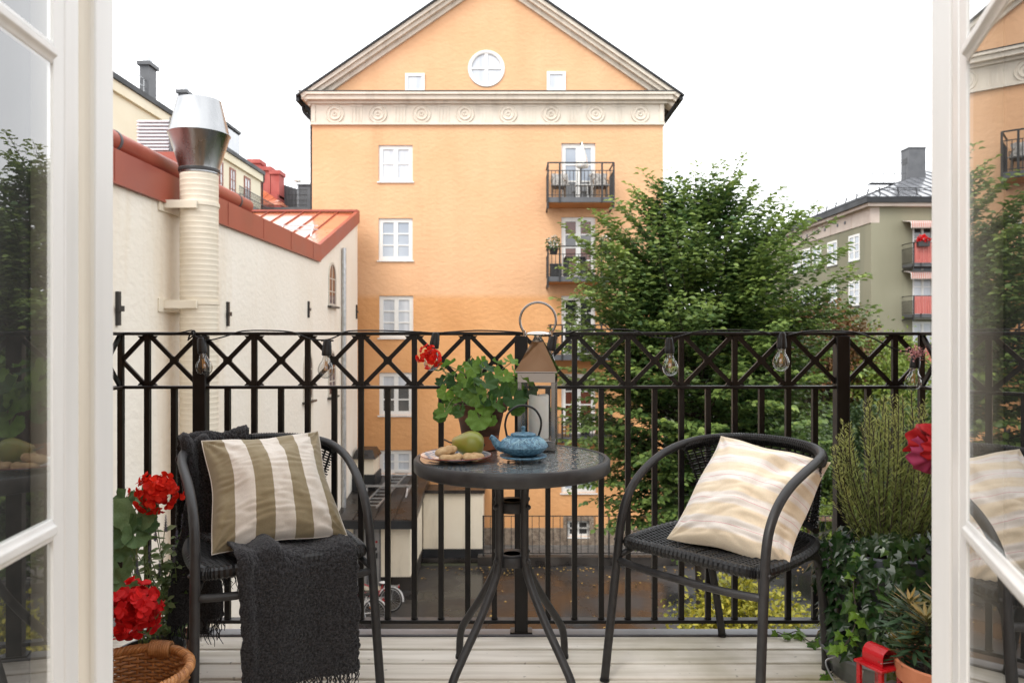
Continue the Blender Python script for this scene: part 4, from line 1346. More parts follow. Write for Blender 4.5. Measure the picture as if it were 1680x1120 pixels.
m = MB(); m.box(ux(489), ux(520), 66, 67.9, uz(350), uz(305)); m.box(ux(487), ux(522), 65.9, 68, uz(304.5), uz(302)); m.build('roof_hatch', M_darkgrey, gb, smooth=0)
m = MB()
for q in (.2, .6, 1.05, 1.5):
    m.bar((ux(486), 63, uz(350) + q), (ux(520), 63, uz(350) + q), .05, .05)
for q in range(14):
    m.bar((ux(487) + q * .13, 63, uz(350)), (ux(487) + q * .13, 63, uz(350) + 1.5), .03, .03, up=(0, 1, 0))
o = m.build('railing', M_balrail, gb, smooth=0); o['kind'] = 'stuff'
cp = thing('closed_parasol', 'folded white parasol on the dark roof terrace beside the orange gable', 'parasol', (ux(501), 63.6, uz(350)))
m = MB(); m.tube([(ux(501), 63.6, uz(350)), (ux(501), 63.6, uz(284))], .04, 8); m.build('pole', M_galv, cp)
m = MB(); m.lathe([(.06, uz(308)), (.34, uz(307)), (.30, uz(302)), (.12, uz(290)), (.02, uz(281))], (ux(501), 63.6, 0), n=14); m.build('canopy', M_wax, cp)

# ---------------------------------------------------------------- green building on the right
GX, GY = 21.45, 45.0
gn = thing('green_building', 'grey green plastered house with a dark hipped roof and red balconies', 'building', (GX, GY, GZ))
def gz(py): return HC - (py - CY) / F_PX * GY
def gx(px): return (px - CX) / F_PX * GY
def gy(px): return GX / ((px - CX) / F_PX)
zE2 = gz(338)
def g1(a, b, c): return V((GX + c, a, b))
def g2(a, b, c): return V((a, GY + c, b))
rows = [(gz(422), gz(377)), (gz(499), gz(456)), (gz(577), gz(533)), (gz(655), gz(612)), (gz(732), gz(690))]
ys = [gy(1401), gy(1365), gy(1340), gy(1322), gy(1307)]
hol = [(y - .78, y + .78, a, b) for y in ys for a, b in rows]
m = MB(); wall_cells(m, g1, GY, 66, GZ, zE2 - 1.0, hol, .2)
hol2 = [(gx(1497), gx(1531), a - (.9 if k < 3 else 0), b + .2) for k, (a, b) in enumerate(rows)]
wall_cells(m, g2, GX, GX + 16, GZ, zE2, hol2, .2)
m.face([(GX + 16, GY, GZ), (GX + 16, 66, GZ), (GX + 16, 66, zE2), (GX + 16, GY, zE2)])
m.build('wall', M_green, gn, smooth=0)
for h in hol:
    window(gn, g1, *h, 2, 3, M_whitewin, M_paneblue, inset=.05, fw=.14, mw=.06, bigmull=.14, sill=M_darkgrey)
for k, h in enumerate(hol2):
    window(gn, g2, *h, 2, 4, M_whitewin, [M_paneblue, M_panebrown, M_panebrown, M_panedark] if k == 0 else M_pane, inset=.08, fw=.12, mw=.06, bigmull=.14)
m = MB(); m.box(GX - .05, GX + .5, GY - .003, 66, zE2 - 1.0, zE2 - .06); m.build('frieze', M_pink, gn, smooth=0)
y = GY + 2.5
while y < 64:
    m = MB(); m.box(GX - .075, GX - .052, y, y + .12, zE2 - .98, zE2 - .08); m.build('frieze_joint', M_pink, gn, smooth=0)
    for q in (.9, 2.0):
        m = MB(); m.lathe([(.001, .06), (.10, .04), (.12, .0)], (GX - .052, y + q, zE2 - .5), n=12, mat=Matrix.Rotation(R(-90), 4, 'Y')); m.build('frieze_boss', M_darkgrey, gn)
    y += 3.1
m = MB(); m.box(GX - .35, GX + 16.3, GY - .35, 66.3, zE2 - .058, zE2 + .14); m.build('cornice', M_pink, gn, smooth=0)
m = MB(); m.box(GX - .50, GX + 16.4, GY - .50, 66.4, zE2 + .142, zE2 + .48); m.build('gutter', M_blacktin, gn, smooth=0)
zr0, zr1, hp = zE2 + .482, zE2 + 3.75, 8.0
for k in range(26):          # the hip that faces us, sheet by sheet
    x0 = GX - .5 + k * .65; x1 = x0 + .63
    def top(x): return min(1.0, (x - GX + .5) / hp, max(0.0, (GX + 16.4 - x) / hp))
    m = MB()
    pts = [(x0, GY - .5, zr0), (x1, GY - .5, zr0), (x1, GY - .5 + top(x1) * hp, zr0 + top(x1) * (zr1 - zr0)), (x0, GY - .5 + top(x0) * hp, zr0 + top(x0) * (zr1 - zr0))]
    m.prism(pts, (0, 0, -.03))
    p = m.build('roof_panel', M_greytin, gn, smooth=0)
    m = MB(); m.bar((x1 + .01, GY - .5, zr0 + .02), V((x1 + .01, GY - .5 + top(x1) * hp, zr0 + top(x1) * (zr1 - zr0) + .02)), .02, .05); m.build('seam', M_darkgrey, p, smooth=0)
for k in range(30):          # the long slope, seen at a shallow angle
    y0 = GY - .5 + k * .7; y1 = y0 + .68
    def tp(y): return min(1.0, (y - GY + .5) / hp)
    m = MB()
    m.prism([(GX - .5, y0, zr0), (GX - .5, y1, zr0), (GX - .5 + tp(y1) * hp, y1, zr0 + tp(y1) * (zr1 - zr0)), (GX - .5 + tp(y0) * hp, y0, zr0 + tp(y0) * (zr1 - zr0))], (0, 0, -.03))
    p = m.build('roof_panel', M_blacktin, gn, smooth=0)
    m = MB(); m.bar((GX - .5, y1 + .01, zr0 + .02), (GX - .5 + tp(y1) * hp, y1 + .01, zr0 + tp(y1) * (zr1 - zr0) + .02), .02, .05); m.build('seam', M_darkgrey, p, smooth=0)
sgd = MB()
for q in (.22, .34):
    sgd.bar((GX + .2, GY, zr0 + .25 + q), (GX + 15, GY, zr0 + .25 + q), .035, .035); sgd.bar((GX + .1, GY + .2, zr0 + .25 + q), (GX + .1, 66, zr0 + .25 + q), .035, .035)
for q in range(14):
    sgd.bar((GX + .5 + q * 1.1, GY - .1, zr0 + .15), (GX + .5 + q * 1.1, GY + .05, zr0 + .65), .05, .05); sgd.bar((GX - .0, GY + .6 + q * 1.5, zr0 + .15), (GX + .15, GY + .6 + q * 1.5, zr0 + .65), .05, .05)
sgd.build('snow_guard', M_blacktin, gn, smooth=0)
cd = 50.0
m = MB(); X_ = (1491 - CX) / F_PX * cd
zt = HC - (243 - CY) / F_PX * cd
m.box(X_, X_ + 1.12, cd, cd + 1.0, zt - 3.6, zt); m.box(X_ - .05, X_ + 1.17, cd - .05, cd + 1.05, zt + .002, zt + .06)
ch = m.build('chimney', M_darkgrey, gn, smooth=0)
m = MB(); m.box(X_ - .012, X_ - .002, cd + .2, cd + .8, zt - 1.0, zt - .6); m.build('vent_opening', M_balrail, ch, smooth=0)
m = MB()
m.box(X_ - 2.4, X_ - .02, cd + .2, cd + .8, zt - 2.3, zt - 2.24)
for q in range(4):
    m.bar((X_ - 2.3 + q * .72, cd + .2, zt - 2.24), (X_ - 2.3 + q * .72, cd + .2, zt - .9), .03, .03, up=(0, 1, 0))
for q in (.6, 1.3):
    m.bar((X_ - 2.4, cd + .2, zt - 2.24 + q), (X_ - .05, cd + .2, zt - 2.24 + q), .03, .03)
m.build('roof_walkway', M_darkgrey, gn, smooth=0)
M_awn = uv_stripes('red and white awning', [(0, (.55, .50, .46)), (.5, (.42, .12, .09))], n=26)
M_redpan = mat('red corrugated balcony panel', (.42, .10, .085), (.52, .17, .14), nscale=3, stretch=(8, 8, .5), rough=.6, world=True)
for k, (zb_, zt_, aw) in enumerate(((440, 402, 363), (521, 487, 445), (600, 566, 0))):
    b = balcony(gn, gx(1480), gx(1575), gz(zb_), gz(zt_), GY - 1.3, GY - .002, 20, M_balrail, M_darkgrey, panel=None)
    m = MB()
    n = 60
    for q in range(n):
        a0 = gx(1481) + (gx(1574) - gx(1481)) * q / n; a1 = gx(1481) + (gx(1574) - gx(1481)) * (q + 1) / n
        yo = GY - 1.36 - (.035 if q % 2 else 0)
        m.box(a0, a1 - .004, yo, yo + .03, gz(zb_) + .2, gz(zt_) - .03)
    o = m.build('front_panel', M_redpan, b, smooth=0); o['kind'] = 'stuff'
    if aw:
        m = MB()
        m.grid(lambda u, v: V((gx(1480) + (gx(1570) - gx(1480)) * u, GY - .05 - .95 * min(1, v * 1.5), gz(aw) - .18 * min(1, v * 1.5) - (max(0, v - .66) * (1.0 + .12 * math.sin(u * 160))))), 120, 8)
        a = m.build('awning', M_awn, gn, smooth=0)
        a.modifiers.new('thickness', 'SOLIDIFY').thickness = .03
for k, (px, nm, fl) in enumerate(((1492, 'pink', M_petal2), (1523, 'orange', M_bushyel))):
    t = thing('flower_box', 'balcony flower box with %s blossoms on the top red balcony of the green house' % nm, 'flower box', (gx(px), GY - 1.5, gz(402)))
    m = MB(); m.box(gx(px - 9), gx(px + 9), GY - 1.62, GY - 1.41, gz(409), gz(401)); m.build('box', M_balrail, t, smooth=0)
    leaves('blossoms', *blob_leaves((gx(px), GY - 1.5, gz(398)), .30, 160, .16, 20 + k, sq=(1.1, .5, .7)), fl, t)
# ---------------------------------------------------------------- courtyard
m = MB(); m.face([(-400, -80, GZ - .03), (400, -80, GZ - .03), (400, 900, GZ - .03), (-400, 900, GZ - .03)])
M_ground = mat('garden soil and grass', (.030, .036, .014), (.06, .055, .032), nscale=.8, ndet=9, rough=.95, world=True, bump=.6, bscale=6, bdist=.06)
tag(m.build('ground', M_ground, smooth=0), kind='structure')
m = MB(); m.face([(WX, 1.4, GZ), (14.5, 1.4, GZ), (14.5, 26.3, GZ), (WX, 26.3, GZ)])
tag(m.build('courtyard_paving', M_asphalt, smooth=0), kind='structure')
m = MB(); m.box(-1.2, 15, 26.305, 26.6, GZ - .02, GZ + .30)
tag(m.build('kerb', M_felt, smooth=0), kind='structure')
m = MB(); m.box(-1.2, 15, 26.602, 29.5, GZ - .02, GZ + .27)
tag(m.build('path', mat('grey path gravel', (.07, .065, .06), (.13, .12, .11), nscale=5, rough=.9, world=True, bump=.4, bscale=40, bdist=.02), smooth=0), kind='structure')
# wet puddle rim of grit and leaves along the kerb
g = np.random.default_rng(3)
n = 230
px_ = g.uniform(-3, 11, n); py_ = 26.1 - g.exponential(.45, n)
k2 = 160
px_ = np.concatenate([px_, g.uniform(-1, 11, k2)]); py_ = np.concatenate([py_, g.uniform(12, 26, k2)])
n += k2
M_dead = leafmat('fallen yellow leaf', (.20, .10, .03), (.50, .34, .10), trans=.1)
fw = g.normal(size=(n, 3)); fw[:, 2] *= .15
nr = np.tile([0, 0, 1.0], (n, 1)) + g.normal(size=(n, 3)) * .15
leaves('fallen_leaves', np.stack([px_, py_, np.full(n, GZ + .012)], 1), fw, nr, g.uniform(.05, .11, n), g.random(n), M_dead)

fe = thing('yard_fence', 'low fence of thin dark bars along the far edge of the courtyard', 'fence', (0, 26.45, GZ + .3))
zt_, zb_ = HC - (846 - CY) / F_PX * 26.45, GZ + .40
fX0, fX1 = (793 - CX) / F_PX * 26.45, 13.0
for z in (zt_, zb_):
    m = MB(); m.bar((fX0, 26.45, z), (fX1, 26.45, z), .035, .03); m.build('rail', M_balrail, fe, smooth=0)
b_ = MB(); b_.box(-.011, .011, -.011, .011, zb_ + .016, zt_ - .016)
bme_ = b_.mesh('bar', M_balrail, smooth=0)
p_ = MB(); p_.box(-.028, .028, -.028, .028, GZ + .302, zt_ + .02)
pme_ = p_.mesh('post', M_balrail, smooth=0)
x = fX0; k = 0
while x < fX1:
    if k % 9 == 0:
        piece('post', pme_, fe, Matrix.Translation((x, 26.45, 0)))
    else:
        piece('bar', bme_, fe, Matrix.Translation((x, 26.45, 0)))
    x += .245; k += 1

# outbuilding with the tarred roof
SY, SX0, SX1 = 23.8, WX + .003, -3.22
se = -4.69; st_ = -4.15
sh = thing('outbuilding', 'small cream outbuilding with a dark tarred roof and a grey door', 'building', (-4.4, SY, GZ))
m = MB()
dx0, dx1 = (579 - CX) / F_PX * SY, (625 - CX) / F_PX * SY
wall_cells(m, lambda a, b, c: V((a, SY + c, b)), SX0, SX1, GZ, se, [(dx0, dx1, GZ + .1, se - .08)], .12)
m.face([(SX1, SY, GZ), (SX1, FD - .08, GZ), (SX1, FD - .08, st_), (SX1, SY, se)])
m.build('wall', M_cream2, sh, smooth=0)
M_shdoor = mat('grey sheet door with rust', (.22, .22, .22), (.31, .30, .29), nscale=1.6, ndet=9, rough=.5, stretch=(3, 1, .5), world=True)
m = MB(); m.box(dx0, dx1, SY + .10, SY + .14, GZ + .1, se - .08)
dr = m.build('door', M_shdoor, sh, smooth=0)
m = MB()
for q in (.0, .48, .93):
    xx = dx0 + q * (dx1 - dx0)
    m.box(xx, xx + .05, SY + .06, SY + .099, GZ + .1, se - .08)
m.build('door_batten', M_balgrey, dr, smooth=0)
m = MB(); m.box(dx1 - .17, dx1 - .13, SY + .03, SY + .098, -5.95, -5.80); m.build('handle', M_balrail, dr, smooth=0)
m = MB(); m.lathe([(.001, .012), (.035, .012), (.04, 0)], (dx1 - .16, SY + .097, -5.45), n=12, mat=RX); m.build('door_mark', M_red, dr)
m = MB(); m.box(dx1 + .003, SX1 + .03, SY - .035, SY - .001, GZ, GZ + .42); m.box(SX1 + .001, SX1 + .035, SY, FD - .1, GZ, GZ + .40)
m.build('plinth', M_felt, sh, smooth=0)
def sz(y): return se + (y - SY) * (st_ - se) / (FD - SY)
nP = 4
for k in range(nP):
    a = SX0 + .002 + (SX1 + .13 - SX0) * k / nP; b = SX0 + (SX1 + .13 - SX0) * (k + 1) / nP - .012
    m = MB()
    m.hexa([(a, SY - .22, sz(SY - .22) - .02), (b, SY - .22, sz(SY - .22) - .02), (b, FD - .06, sz(FD - .06) - .02), (a, FD - .06, sz(FD - .06) - .02),
            (a, SY - .22, sz(SY - .22) + .04), (b, SY - .22, sz(SY - .22) + .04), (b, FD - .06, sz(FD - .06) + .04), (a, FD - .06, sz(FD - .06) + .04)])
    p = m.build('roof_panel', M_felt, sh, smooth=0)
    m = MB(); m.bar((b + .006, SY - .2, sz(SY - .2) + .06), (b + .006, FD - .08, sz(FD - .08) + .06), .03, .05); m.build('seam', M_felt, p, smooth=0)
m = MB(); m.box(SX0 + .002, SX1 + .16, SY - .30, SY - .223, se - .26, se + .0); m.build('eaves_board', M_blacktin, sh, smooth=0)
m = MB(); m.hexa([(SX1 + .115, SY - .25, se - .2), (SX1 + .17, SY - .25, se - .2), (SX1 + .17, FD - .07, st_ - .16), (SX1 + .115, FD - .07, st_ - .16),
                  (SX1 + .115, SY - .25, se + .07), (SX1 + .17, SY - .25, se + .07), (SX1 + .17, FD - .07, st_ + .1), (SX1 + .115, FD - .07, st_ + .1)])
m.build('verge_board', M_felt, sh, smooth=0)
# chimney stub
cy0 = 26.4
def hx(px): return (px - CX) / F_PX * cy0
def hz(py): return HC - (py - CY) / F_PX * cy0
m = MB(); m.box(hx(579) + .02, hx(613), cy0, cy0 + 1.1, hz(778), hz(752)); c = m.build('chimney', M_cream2, sh, smooth=0)
m = MB(); m.box(hx(578) + .01, hx(616), cy0 - .08, cy0 + 1.2, sz(26.4) + .02, hz(778)); m.build('chimney_apron', M_blacktin, c, smooth=0)
m = MB()
m.hexa([(hx(578), cy0 - .14, hz(752)), (hx(617), cy0 - .14, hz(752)), (hx(617), cy0 + 1.2, hz(752)), (hx(578), cy0 + 1.2, hz(752)),
        (hx(584), cy0 + .05, hz(738)), (hx(611), cy0 + .05, hz(738)), (hx(611), cy0 + .9, hz(738)), (hx(584), cy0 + .9, hz(738))])
m.build('chimney_cap', M_felt, c, smooth=0)
# roof ladder and snow guard
ld = MB()
for xx in (-4.62, -4.12):
    ld.bar((xx - .25, SY + .5, sz(SY + .5) + .17), (xx + .25, FD - .3, sz(FD - .3) + .17), .05, .05)
for q in range(11):
    y = SY + .7 + q * .34; o_ = -.25 + (y - SY - .5) / (FD - .8 - SY) * .5
    ld.bar((-4.62 + o_, y, sz(y) + .17), (-4.12 + o_, y, sz(y) + .17), .04, .03)
ld.build('roof_ladder', M_galv, sh, smooth=0)
ld = MB()
for q in (0, .14):
    ld.bar((SX0 + .25, 26.0 + q, sz(26) + .30), (SX1 - .05, 26.0 + q, sz(26) + .30), .05, .05)
for xx in (-5.0, -4.2, -3.6):
    ld.bar((xx, 25.6, sz(25.6) + .03), (xx, 26.1, sz(26) + .30), .05, .04); ld.bar((xx, 25.6, sz(25.6) + .06), (xx, 26.6, sz(26.6) + .06), .05, .04)
ld.build('snow_guard', M_galv, sh, smooth=0)
# flat roofed wing
WY0 = 27.0
wx0, wx1 = SX1 + .04, (793 - CX) / F_PX * WY0
wz0 = HC - (808 - CY) / F_PX * WY0
wg = thing('low_wing', 'low cream flat roofed wing between the outbuilding and the yard fence', 'building', (-2, WY0, GZ))
m = MB(); m.box(wx0, wx1 - .5, WY0, FD - .08, GZ, wz0); m.box(wx1 - .498, wx1, WY0 - .06, FD - .08, GZ, wz0 - .002); m.build('wall', M_cream2, wg, smooth=0)
m = MB(); m.box(wx0, wx1 + .06, WY0 - .14, FD - .07, wz0 + .001, wz0 + .12); m.build('coping', M_felt, wg, smooth=0)
m = MB(); m.box(wx0, wx1 + .02, WY0 - .16, WY0 - .063, GZ, GZ + .42); m.build('plinth', M_blacktin, wg, smooth=0)
m = MB(); m.box(wx0, wx1 + .5, WY0 - .30, WY0 - .163, GZ, GZ + .12); m.build('plinth_step', M_felt, wg, smooth=0)

# bicycles
M_bwhite = mat('white bicycle enamel', (.72, .71, .70), rough=.25)
M_bred = mat('red bicycle enamel', (.42, .03, .04), rough=.3)
M_bpurple = mat('purple bicycle enamel', (.30, .05, .32), rough=.3)
M_rubber = mat('black rubber', (.015, .015, .015), rough=.7)
M_orangeref = mat('orange reflector', (.75, .22, .02), rough=.3)
def bike(loc, yaw, lean, fm, gm_, label, saddle):
    t = thing('bicycle', label, 'bicycle', loc, 'bicycles by the outbuilding', local=True)
    t.rotation_euler = (lean, 0, yaw)
    r, wb = .335, 1.06
    tyre = MB(); tyre.tube([(r * math.cos(a * math.pi / 16), 0, r * math.sin(a * math.pi / 16)) for a in range(32)], .02, 6, closed=True)
    rim = MB(); rim.tube([((r - .03) * math.cos(a * math.pi / 16), 0, (r - .03) * math.sin(a * math.pi / 16)) for a in range(32)], .012, 5, closed=True)
    rim.tube([(0, -.045, 0), (0, .045, 0)], .022, 8)
    sp = MB()
    for k in range(20):
        a = 2 * math.pi * k / 20
        sp.bar((.02 * math.cos(a + 1), (.03 if k % 2 else -.03), .02 * math.sin(a + 1)), ((r - .04) * math.cos(a), 0, (r - .04) * math.sin(a)), .004, .004, up=(0, 1, 0))
    tm, rm_, sm = tyre.mesh('tyre', M_rubber), rim.mesh('rim', M_galv), sp.mesh('spokes', M_galv, smooth=0)
    for x in (0, wb):
        w_ = piece('wheel', rm_, t, Matrix.Translation((x, 0, r + .02)))
        piece('tyre', tm, w_, Matrix.Identity(4)); s_ = piece('spokes', sm, w_, Matrix.Identity(4)); s_['kind'] = 'stuff'
        m = MB(); m.box(x * 0 + .09, .15, -.012, .012, .10, .15); o = m.build('reflector', M_orangeref, w_, smooth=0)
        m = MB(); R_ = r + .035
        a0, a1 = (.05, 1.02) if x == 0 else (.12, .85)
        pts = [(x - R_ * math.cos(math.pi * q) if x == 0 else x + R_ * math.cos(math.pi * q), 0, r + .02 + R_ * math.sin(math.pi * q)) for q in np.linspace(a0 - .08, a1 - .15, 16)]
        m.tube(pts, .028, 6, flat=.35); m.build('mudguard', gm_, t)
    bb = V((.44, 0, .28)); st2 = V((.27, 0, .72)); hd = V((.86, 0, .78)); hl = V((.90, 0, .62))
    m = MB()
    m.tube([bb, st2 + (st2 - bb) * .18], .016, 8); m.tube([bb, hl], .018, 8); m.tube([st2.lerp(bb, .35), hd], .015, 8)
    m.tube([hd + V((-.02, 0, .08)), hl], .02, 8)
    for y in (-.05, .05):
        m.tube([bb, (0, y, r + .02)], .01, 6); m.tube([st2, (0, y, r + .02)], .009, 6); m.tube(catmull([hl, (.95, y, .5), (wb, y, r + .02)], 4), .012, 6)
    m.build('frame', fm, t)
    m = MB(); m.ball(st2 + (st2 - bb) * .18 + V((-.02, 0, .03)), .14, 12, 8, (1.0, .62, .28), lambda q: V((q.x, q.y * (1.2 - 3.2 * max(0, q.x)), q.z)))
    m.build('saddle', saddle, t)
    m = MB(); m.tube(catmull([(.72, -.29, .96), (.80, -.27, .98), (.86, -.1, .99), (.84, 0, .98), (.86, .1, .99), (.80, .27, .98), (.72, .29, .96)], 4), .012, 6); m.tube([hd + V((-.02, 0, .07)), (.84, 0, .98)], .014, 6)
    m.build('handlebar', M_galv, t)
    m = MB()
    for y in (-.07, 0, .07):
        m.bar((-.22, y, .76), (.20, y, .74), .012, .012)
    m.bar((-.22, -.08, .76), (-.22, .08, .76), .012, .05); m.bar((-.1, -.07, .755), (-.0, -.06, r), .01, .01); m.bar((-.1, .07, .755), (-.0, .06, r), .01, .01)
    m.build('luggage_rack', M_galv, t, smooth=0)
    m = MB(); m.box(-.245, -.226, -.03, .03, .70, .76); m.build('rear_light', M_red, t, smooth=0)
    m = MB(); m.lathe([(.001, -.01), (.09, -.01), (.09, .01), (.001, .01)], (.44, -.06, .28), n=18, mat=RX); m.tube([(.44, -.07, .28), (.50, -.08, .14), (.50, -.16, .14)], .01, 6); m.tube([(.44, .05, .28), (.38, .07, .42), (.38, .15, .42)], .01, 6)
    m.build('crankset', M_galv, t)
    return t
bike((-3.54, 21.9, GZ), R(172), R(6), M_bred, M_bwhite, 'red and white bicycle with a white saddle nearest the outbuilding wall', M_bwhite)
bike((-3.82, 20.9, GZ), R(168), R(5), M_bwhite, M_bwhite, 'white bicycle with white mudguards in front of the red and white one', M_rubber)
bike((-4.75, 21.5, GZ), R(160), R(-6), M_bpurple, M_bwhite, 'purple bicycle with white mudguards nearest the cream side building', M_rubber)

# ---------------------------------------------------------------- trees and shrubs
def make_tree(name, label, cx, cy, axis_z, half, n, L_leaf, lm, seed, leaders=(), group=None, trunk_r=.17):
    """half(z) -> crown radius; sprays rise from the stem, arch over and carry flat rows of leaves"""
    g = np.random.default_rng(seed)
    t = thing(name, label, 'tree', (cx, cy, GZ), group)
    z0, z1 = axis_z
    m = MB()
    tr = catmull([(cx, cy, GZ - .2), (cx + .1, cy, GZ + 2), (cx - .05, cy + .1, (GZ + z1) / 2), (cx + .1, cy, z1 - 1.6)], 6)
    m.tube(tr, list(np.linspace(trunk_r, .03, len(tr))), 9)
    m.build('trunk', M_bark, t)
    lb = MB()
    A, B, C, D, E = [], [], [], [], []
    def spray(base, ctrl, tip, h, inner, limb, young):
        ln = np.linalg.norm(tip - base)
        s = np.linspace(0, 1, 13)[:, None]
        cv = (1 - s) ** 2 * base + 2 * s * (1 - s) * ctrl + s ** 2 * tip
        cv += np.cumsum(g.normal(size=cv.shape) * .008 * ln * .5, 0) * s
        if limb:
            lb.tube([V(p) for p in cv], list(np.linspace(.020 * min(1, ln / 3) + .005, .003, 13)), 4, cap=False)
        start = .30 if not inner else .35
        step = .085
        nt_ = int(ln * (1 - start) / step)
        for k in range(nt_):
            q = start + (1 - start) * (k + g.random() * .6) / nt_
            f = q * 12; i0 = min(11, int(f)); p = cv[i0] + (cv[i0 + 1] - cv[i0]) * (f - i0)
            tg_ = cv[i0 + 1] - cv[i0]; tg_ /= np.linalg.norm(tg_) + 1e-9
            sd = np.cross(tg_, [0, 0, 1.0]); sd /= np.linalg.norm(sd) + 1e-9
            sgn = 1 if k % 2 else -1
            tl = (.10 + .50 * (1 - q) ** .8) * g.uniform(.55, 1.25)
            if g.random() < .12: tl *= .3
            td = tg_ * g.uniform(.55, .95) + sd * sgn * g.uniform(.6, 1.0) + np.array([0, 0, g.uniform(-.22, .12)])
            td /= np.linalg.norm(td)
            nl = max(2, int(tl / (L_leaf * .50)))
            ss = (np.arange(nl) + .6) / nl
            pts = p + td * (ss * tl)[:, None] + np.array([0, 0, -.20 * tl]) * (ss ** 2)[:, None]
            s2 = np.cross(td, [0, 0, 1.0]); s2 /= np.linalg.norm(s2) + 1e-9
            alt = np.where(np.arange(nl) % 2 == 0, 1.0, -1.0)[:, None]
            fw = td * .8 + s2 * alt * .75 + np.array([0, 0, -.30]) + g.normal(size=(nl, 3)) * .20
            nr = np.array([0, 0, 1.0]) + g.normal(size=(nl, 3)) * .30 + tg_ * .15
            A.append(pts); B.append(fw); C.append(nr)
            D.append(L_leaf * g.uniform(.6, 1.12, nl))
            tipn = max(0.0, (q - .45) / .55)
            E.append(np.clip(.13 + (.30 + young) * tipn * (.45 + .55 * h) * (0 if inner else 1) + g.normal(size=nl) * .11 + (.4 if g.random() < .03 else 0), 0, 1))  # paler at the tips and higher up, darkest in inner sprays
    for i in range(n):
        z = z0 + (z1 - z0) * (g.random() ** .85)
        h = (z - z0) / (z1 - z0)
        az = g.random() * 2 * math.pi
        inner = g.random() < .38
        r = half(z, az) * (g.uniform(.35, .75) if inner else (g.uniform(.75, 1.06) if g.random() < .9 else g.uniform(1.04, 1.20)))
        tip = np.array([cx + r * math.cos(az), cy + r * math.sin(az), z])
        el = math.tan(math.radians(6 + 54 * h ** 1.4 + g.uniform(-8, 9)))
        zb = max(GZ + 1.2, z - r * el - .15)
        base = np.array([cx + .05 * math.cos(az), cy + .05 * math.sin(az), min(zb, z1 - 1.6)])
        ln = np.linalg.norm(tip - base)
        ctrl = base * .42 + tip * .58 + np.array([0, 0, ln * (.10 + .12 * (1 - h))])
        spray(base, ctrl, tip, h, inner, i % 4 == 0, .12)
    for (tx, ty, bx_, by_) in leaders:
        dy = g.uniform(-1.4, .6)
        tip = np.array(P(tx, ty, cy + dy)); base = np.array(P(bx_, by_, cy + dy * .4))
        ctrl = base * .5 + tip * .5 + np.array([0, 0, .16 * np.linalg.norm(tip - base)])
        spray(base, ctrl, tip, .95, False, True, .45)
    o = lb.build('limbs', M_bark, t); o['kind'] = 'stuff'
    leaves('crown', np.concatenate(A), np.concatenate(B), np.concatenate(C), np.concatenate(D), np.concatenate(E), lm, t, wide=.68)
    return t
TD = 17.0
tcx = (1143 - CX) / F_PX * TD
PT = [(280, 30), (305, 92), (340, 146), (380, 184), (420, 208), (470, 228), (560, 240), (650, 236), (750, 212), (850, 165), (910, 100)]
def thalf(z, az):
    py = CY - (z - HC) * F_PX / TD
    w_ = float(np.interp(py, [a for a, b in PT], [b for a, b in PT]))
    return w_ / F_PX * TD * (1.0 + .08 * math.sin(az * 3 + z) + .07 * math.sin(az * 5 - 2 * z))
LEAD = [(1222, 246, 1160, 400), (1186, 270, 1150, 400), (1142, 268, 1140, 390), (1092, 278, 1115, 400), (1052, 276, 1105, 400), (998, 326, 1090, 430), (1004, 385, 1080, 450),
        (936, 386, 1060, 480), (918, 436, 1040, 510), (903, 488, 1020, 560), (1288, 304, 1180, 420), (1262, 332, 1180, 440), (1345, 338, 1210, 450), (1302, 372, 1200, 450), (1396, 408, 1240, 490),
        (1415, 450, 1260, 520), (1380, 478, 1260, 530), (1398, 505, 1270, 560), (1215, 282, 1170, 390), (1150, 300, 1140, 400), (1120, 300, 1130, 410), (1030, 300, 1100, 410), (1235, 310, 1180, 410), (1075, 330, 1120, 430),
        (1320, 420, 1220, 480), (960, 470, 1060, 540), (930, 560, 1040, 600), (1390, 560, 1270, 600), (915, 620, 1030, 650), (1175, 262, 1155, 380), (1200, 300, 1160, 400)]
make_tree('elm_tree', 'large feathery green tree standing before the orange building', tcx, TD, (HC - (890 - CY) / F_PX * TD, HC - (292 - CY) / F_PX * TD), thalf, 1000, .150, M_tree, 11, LEAD)

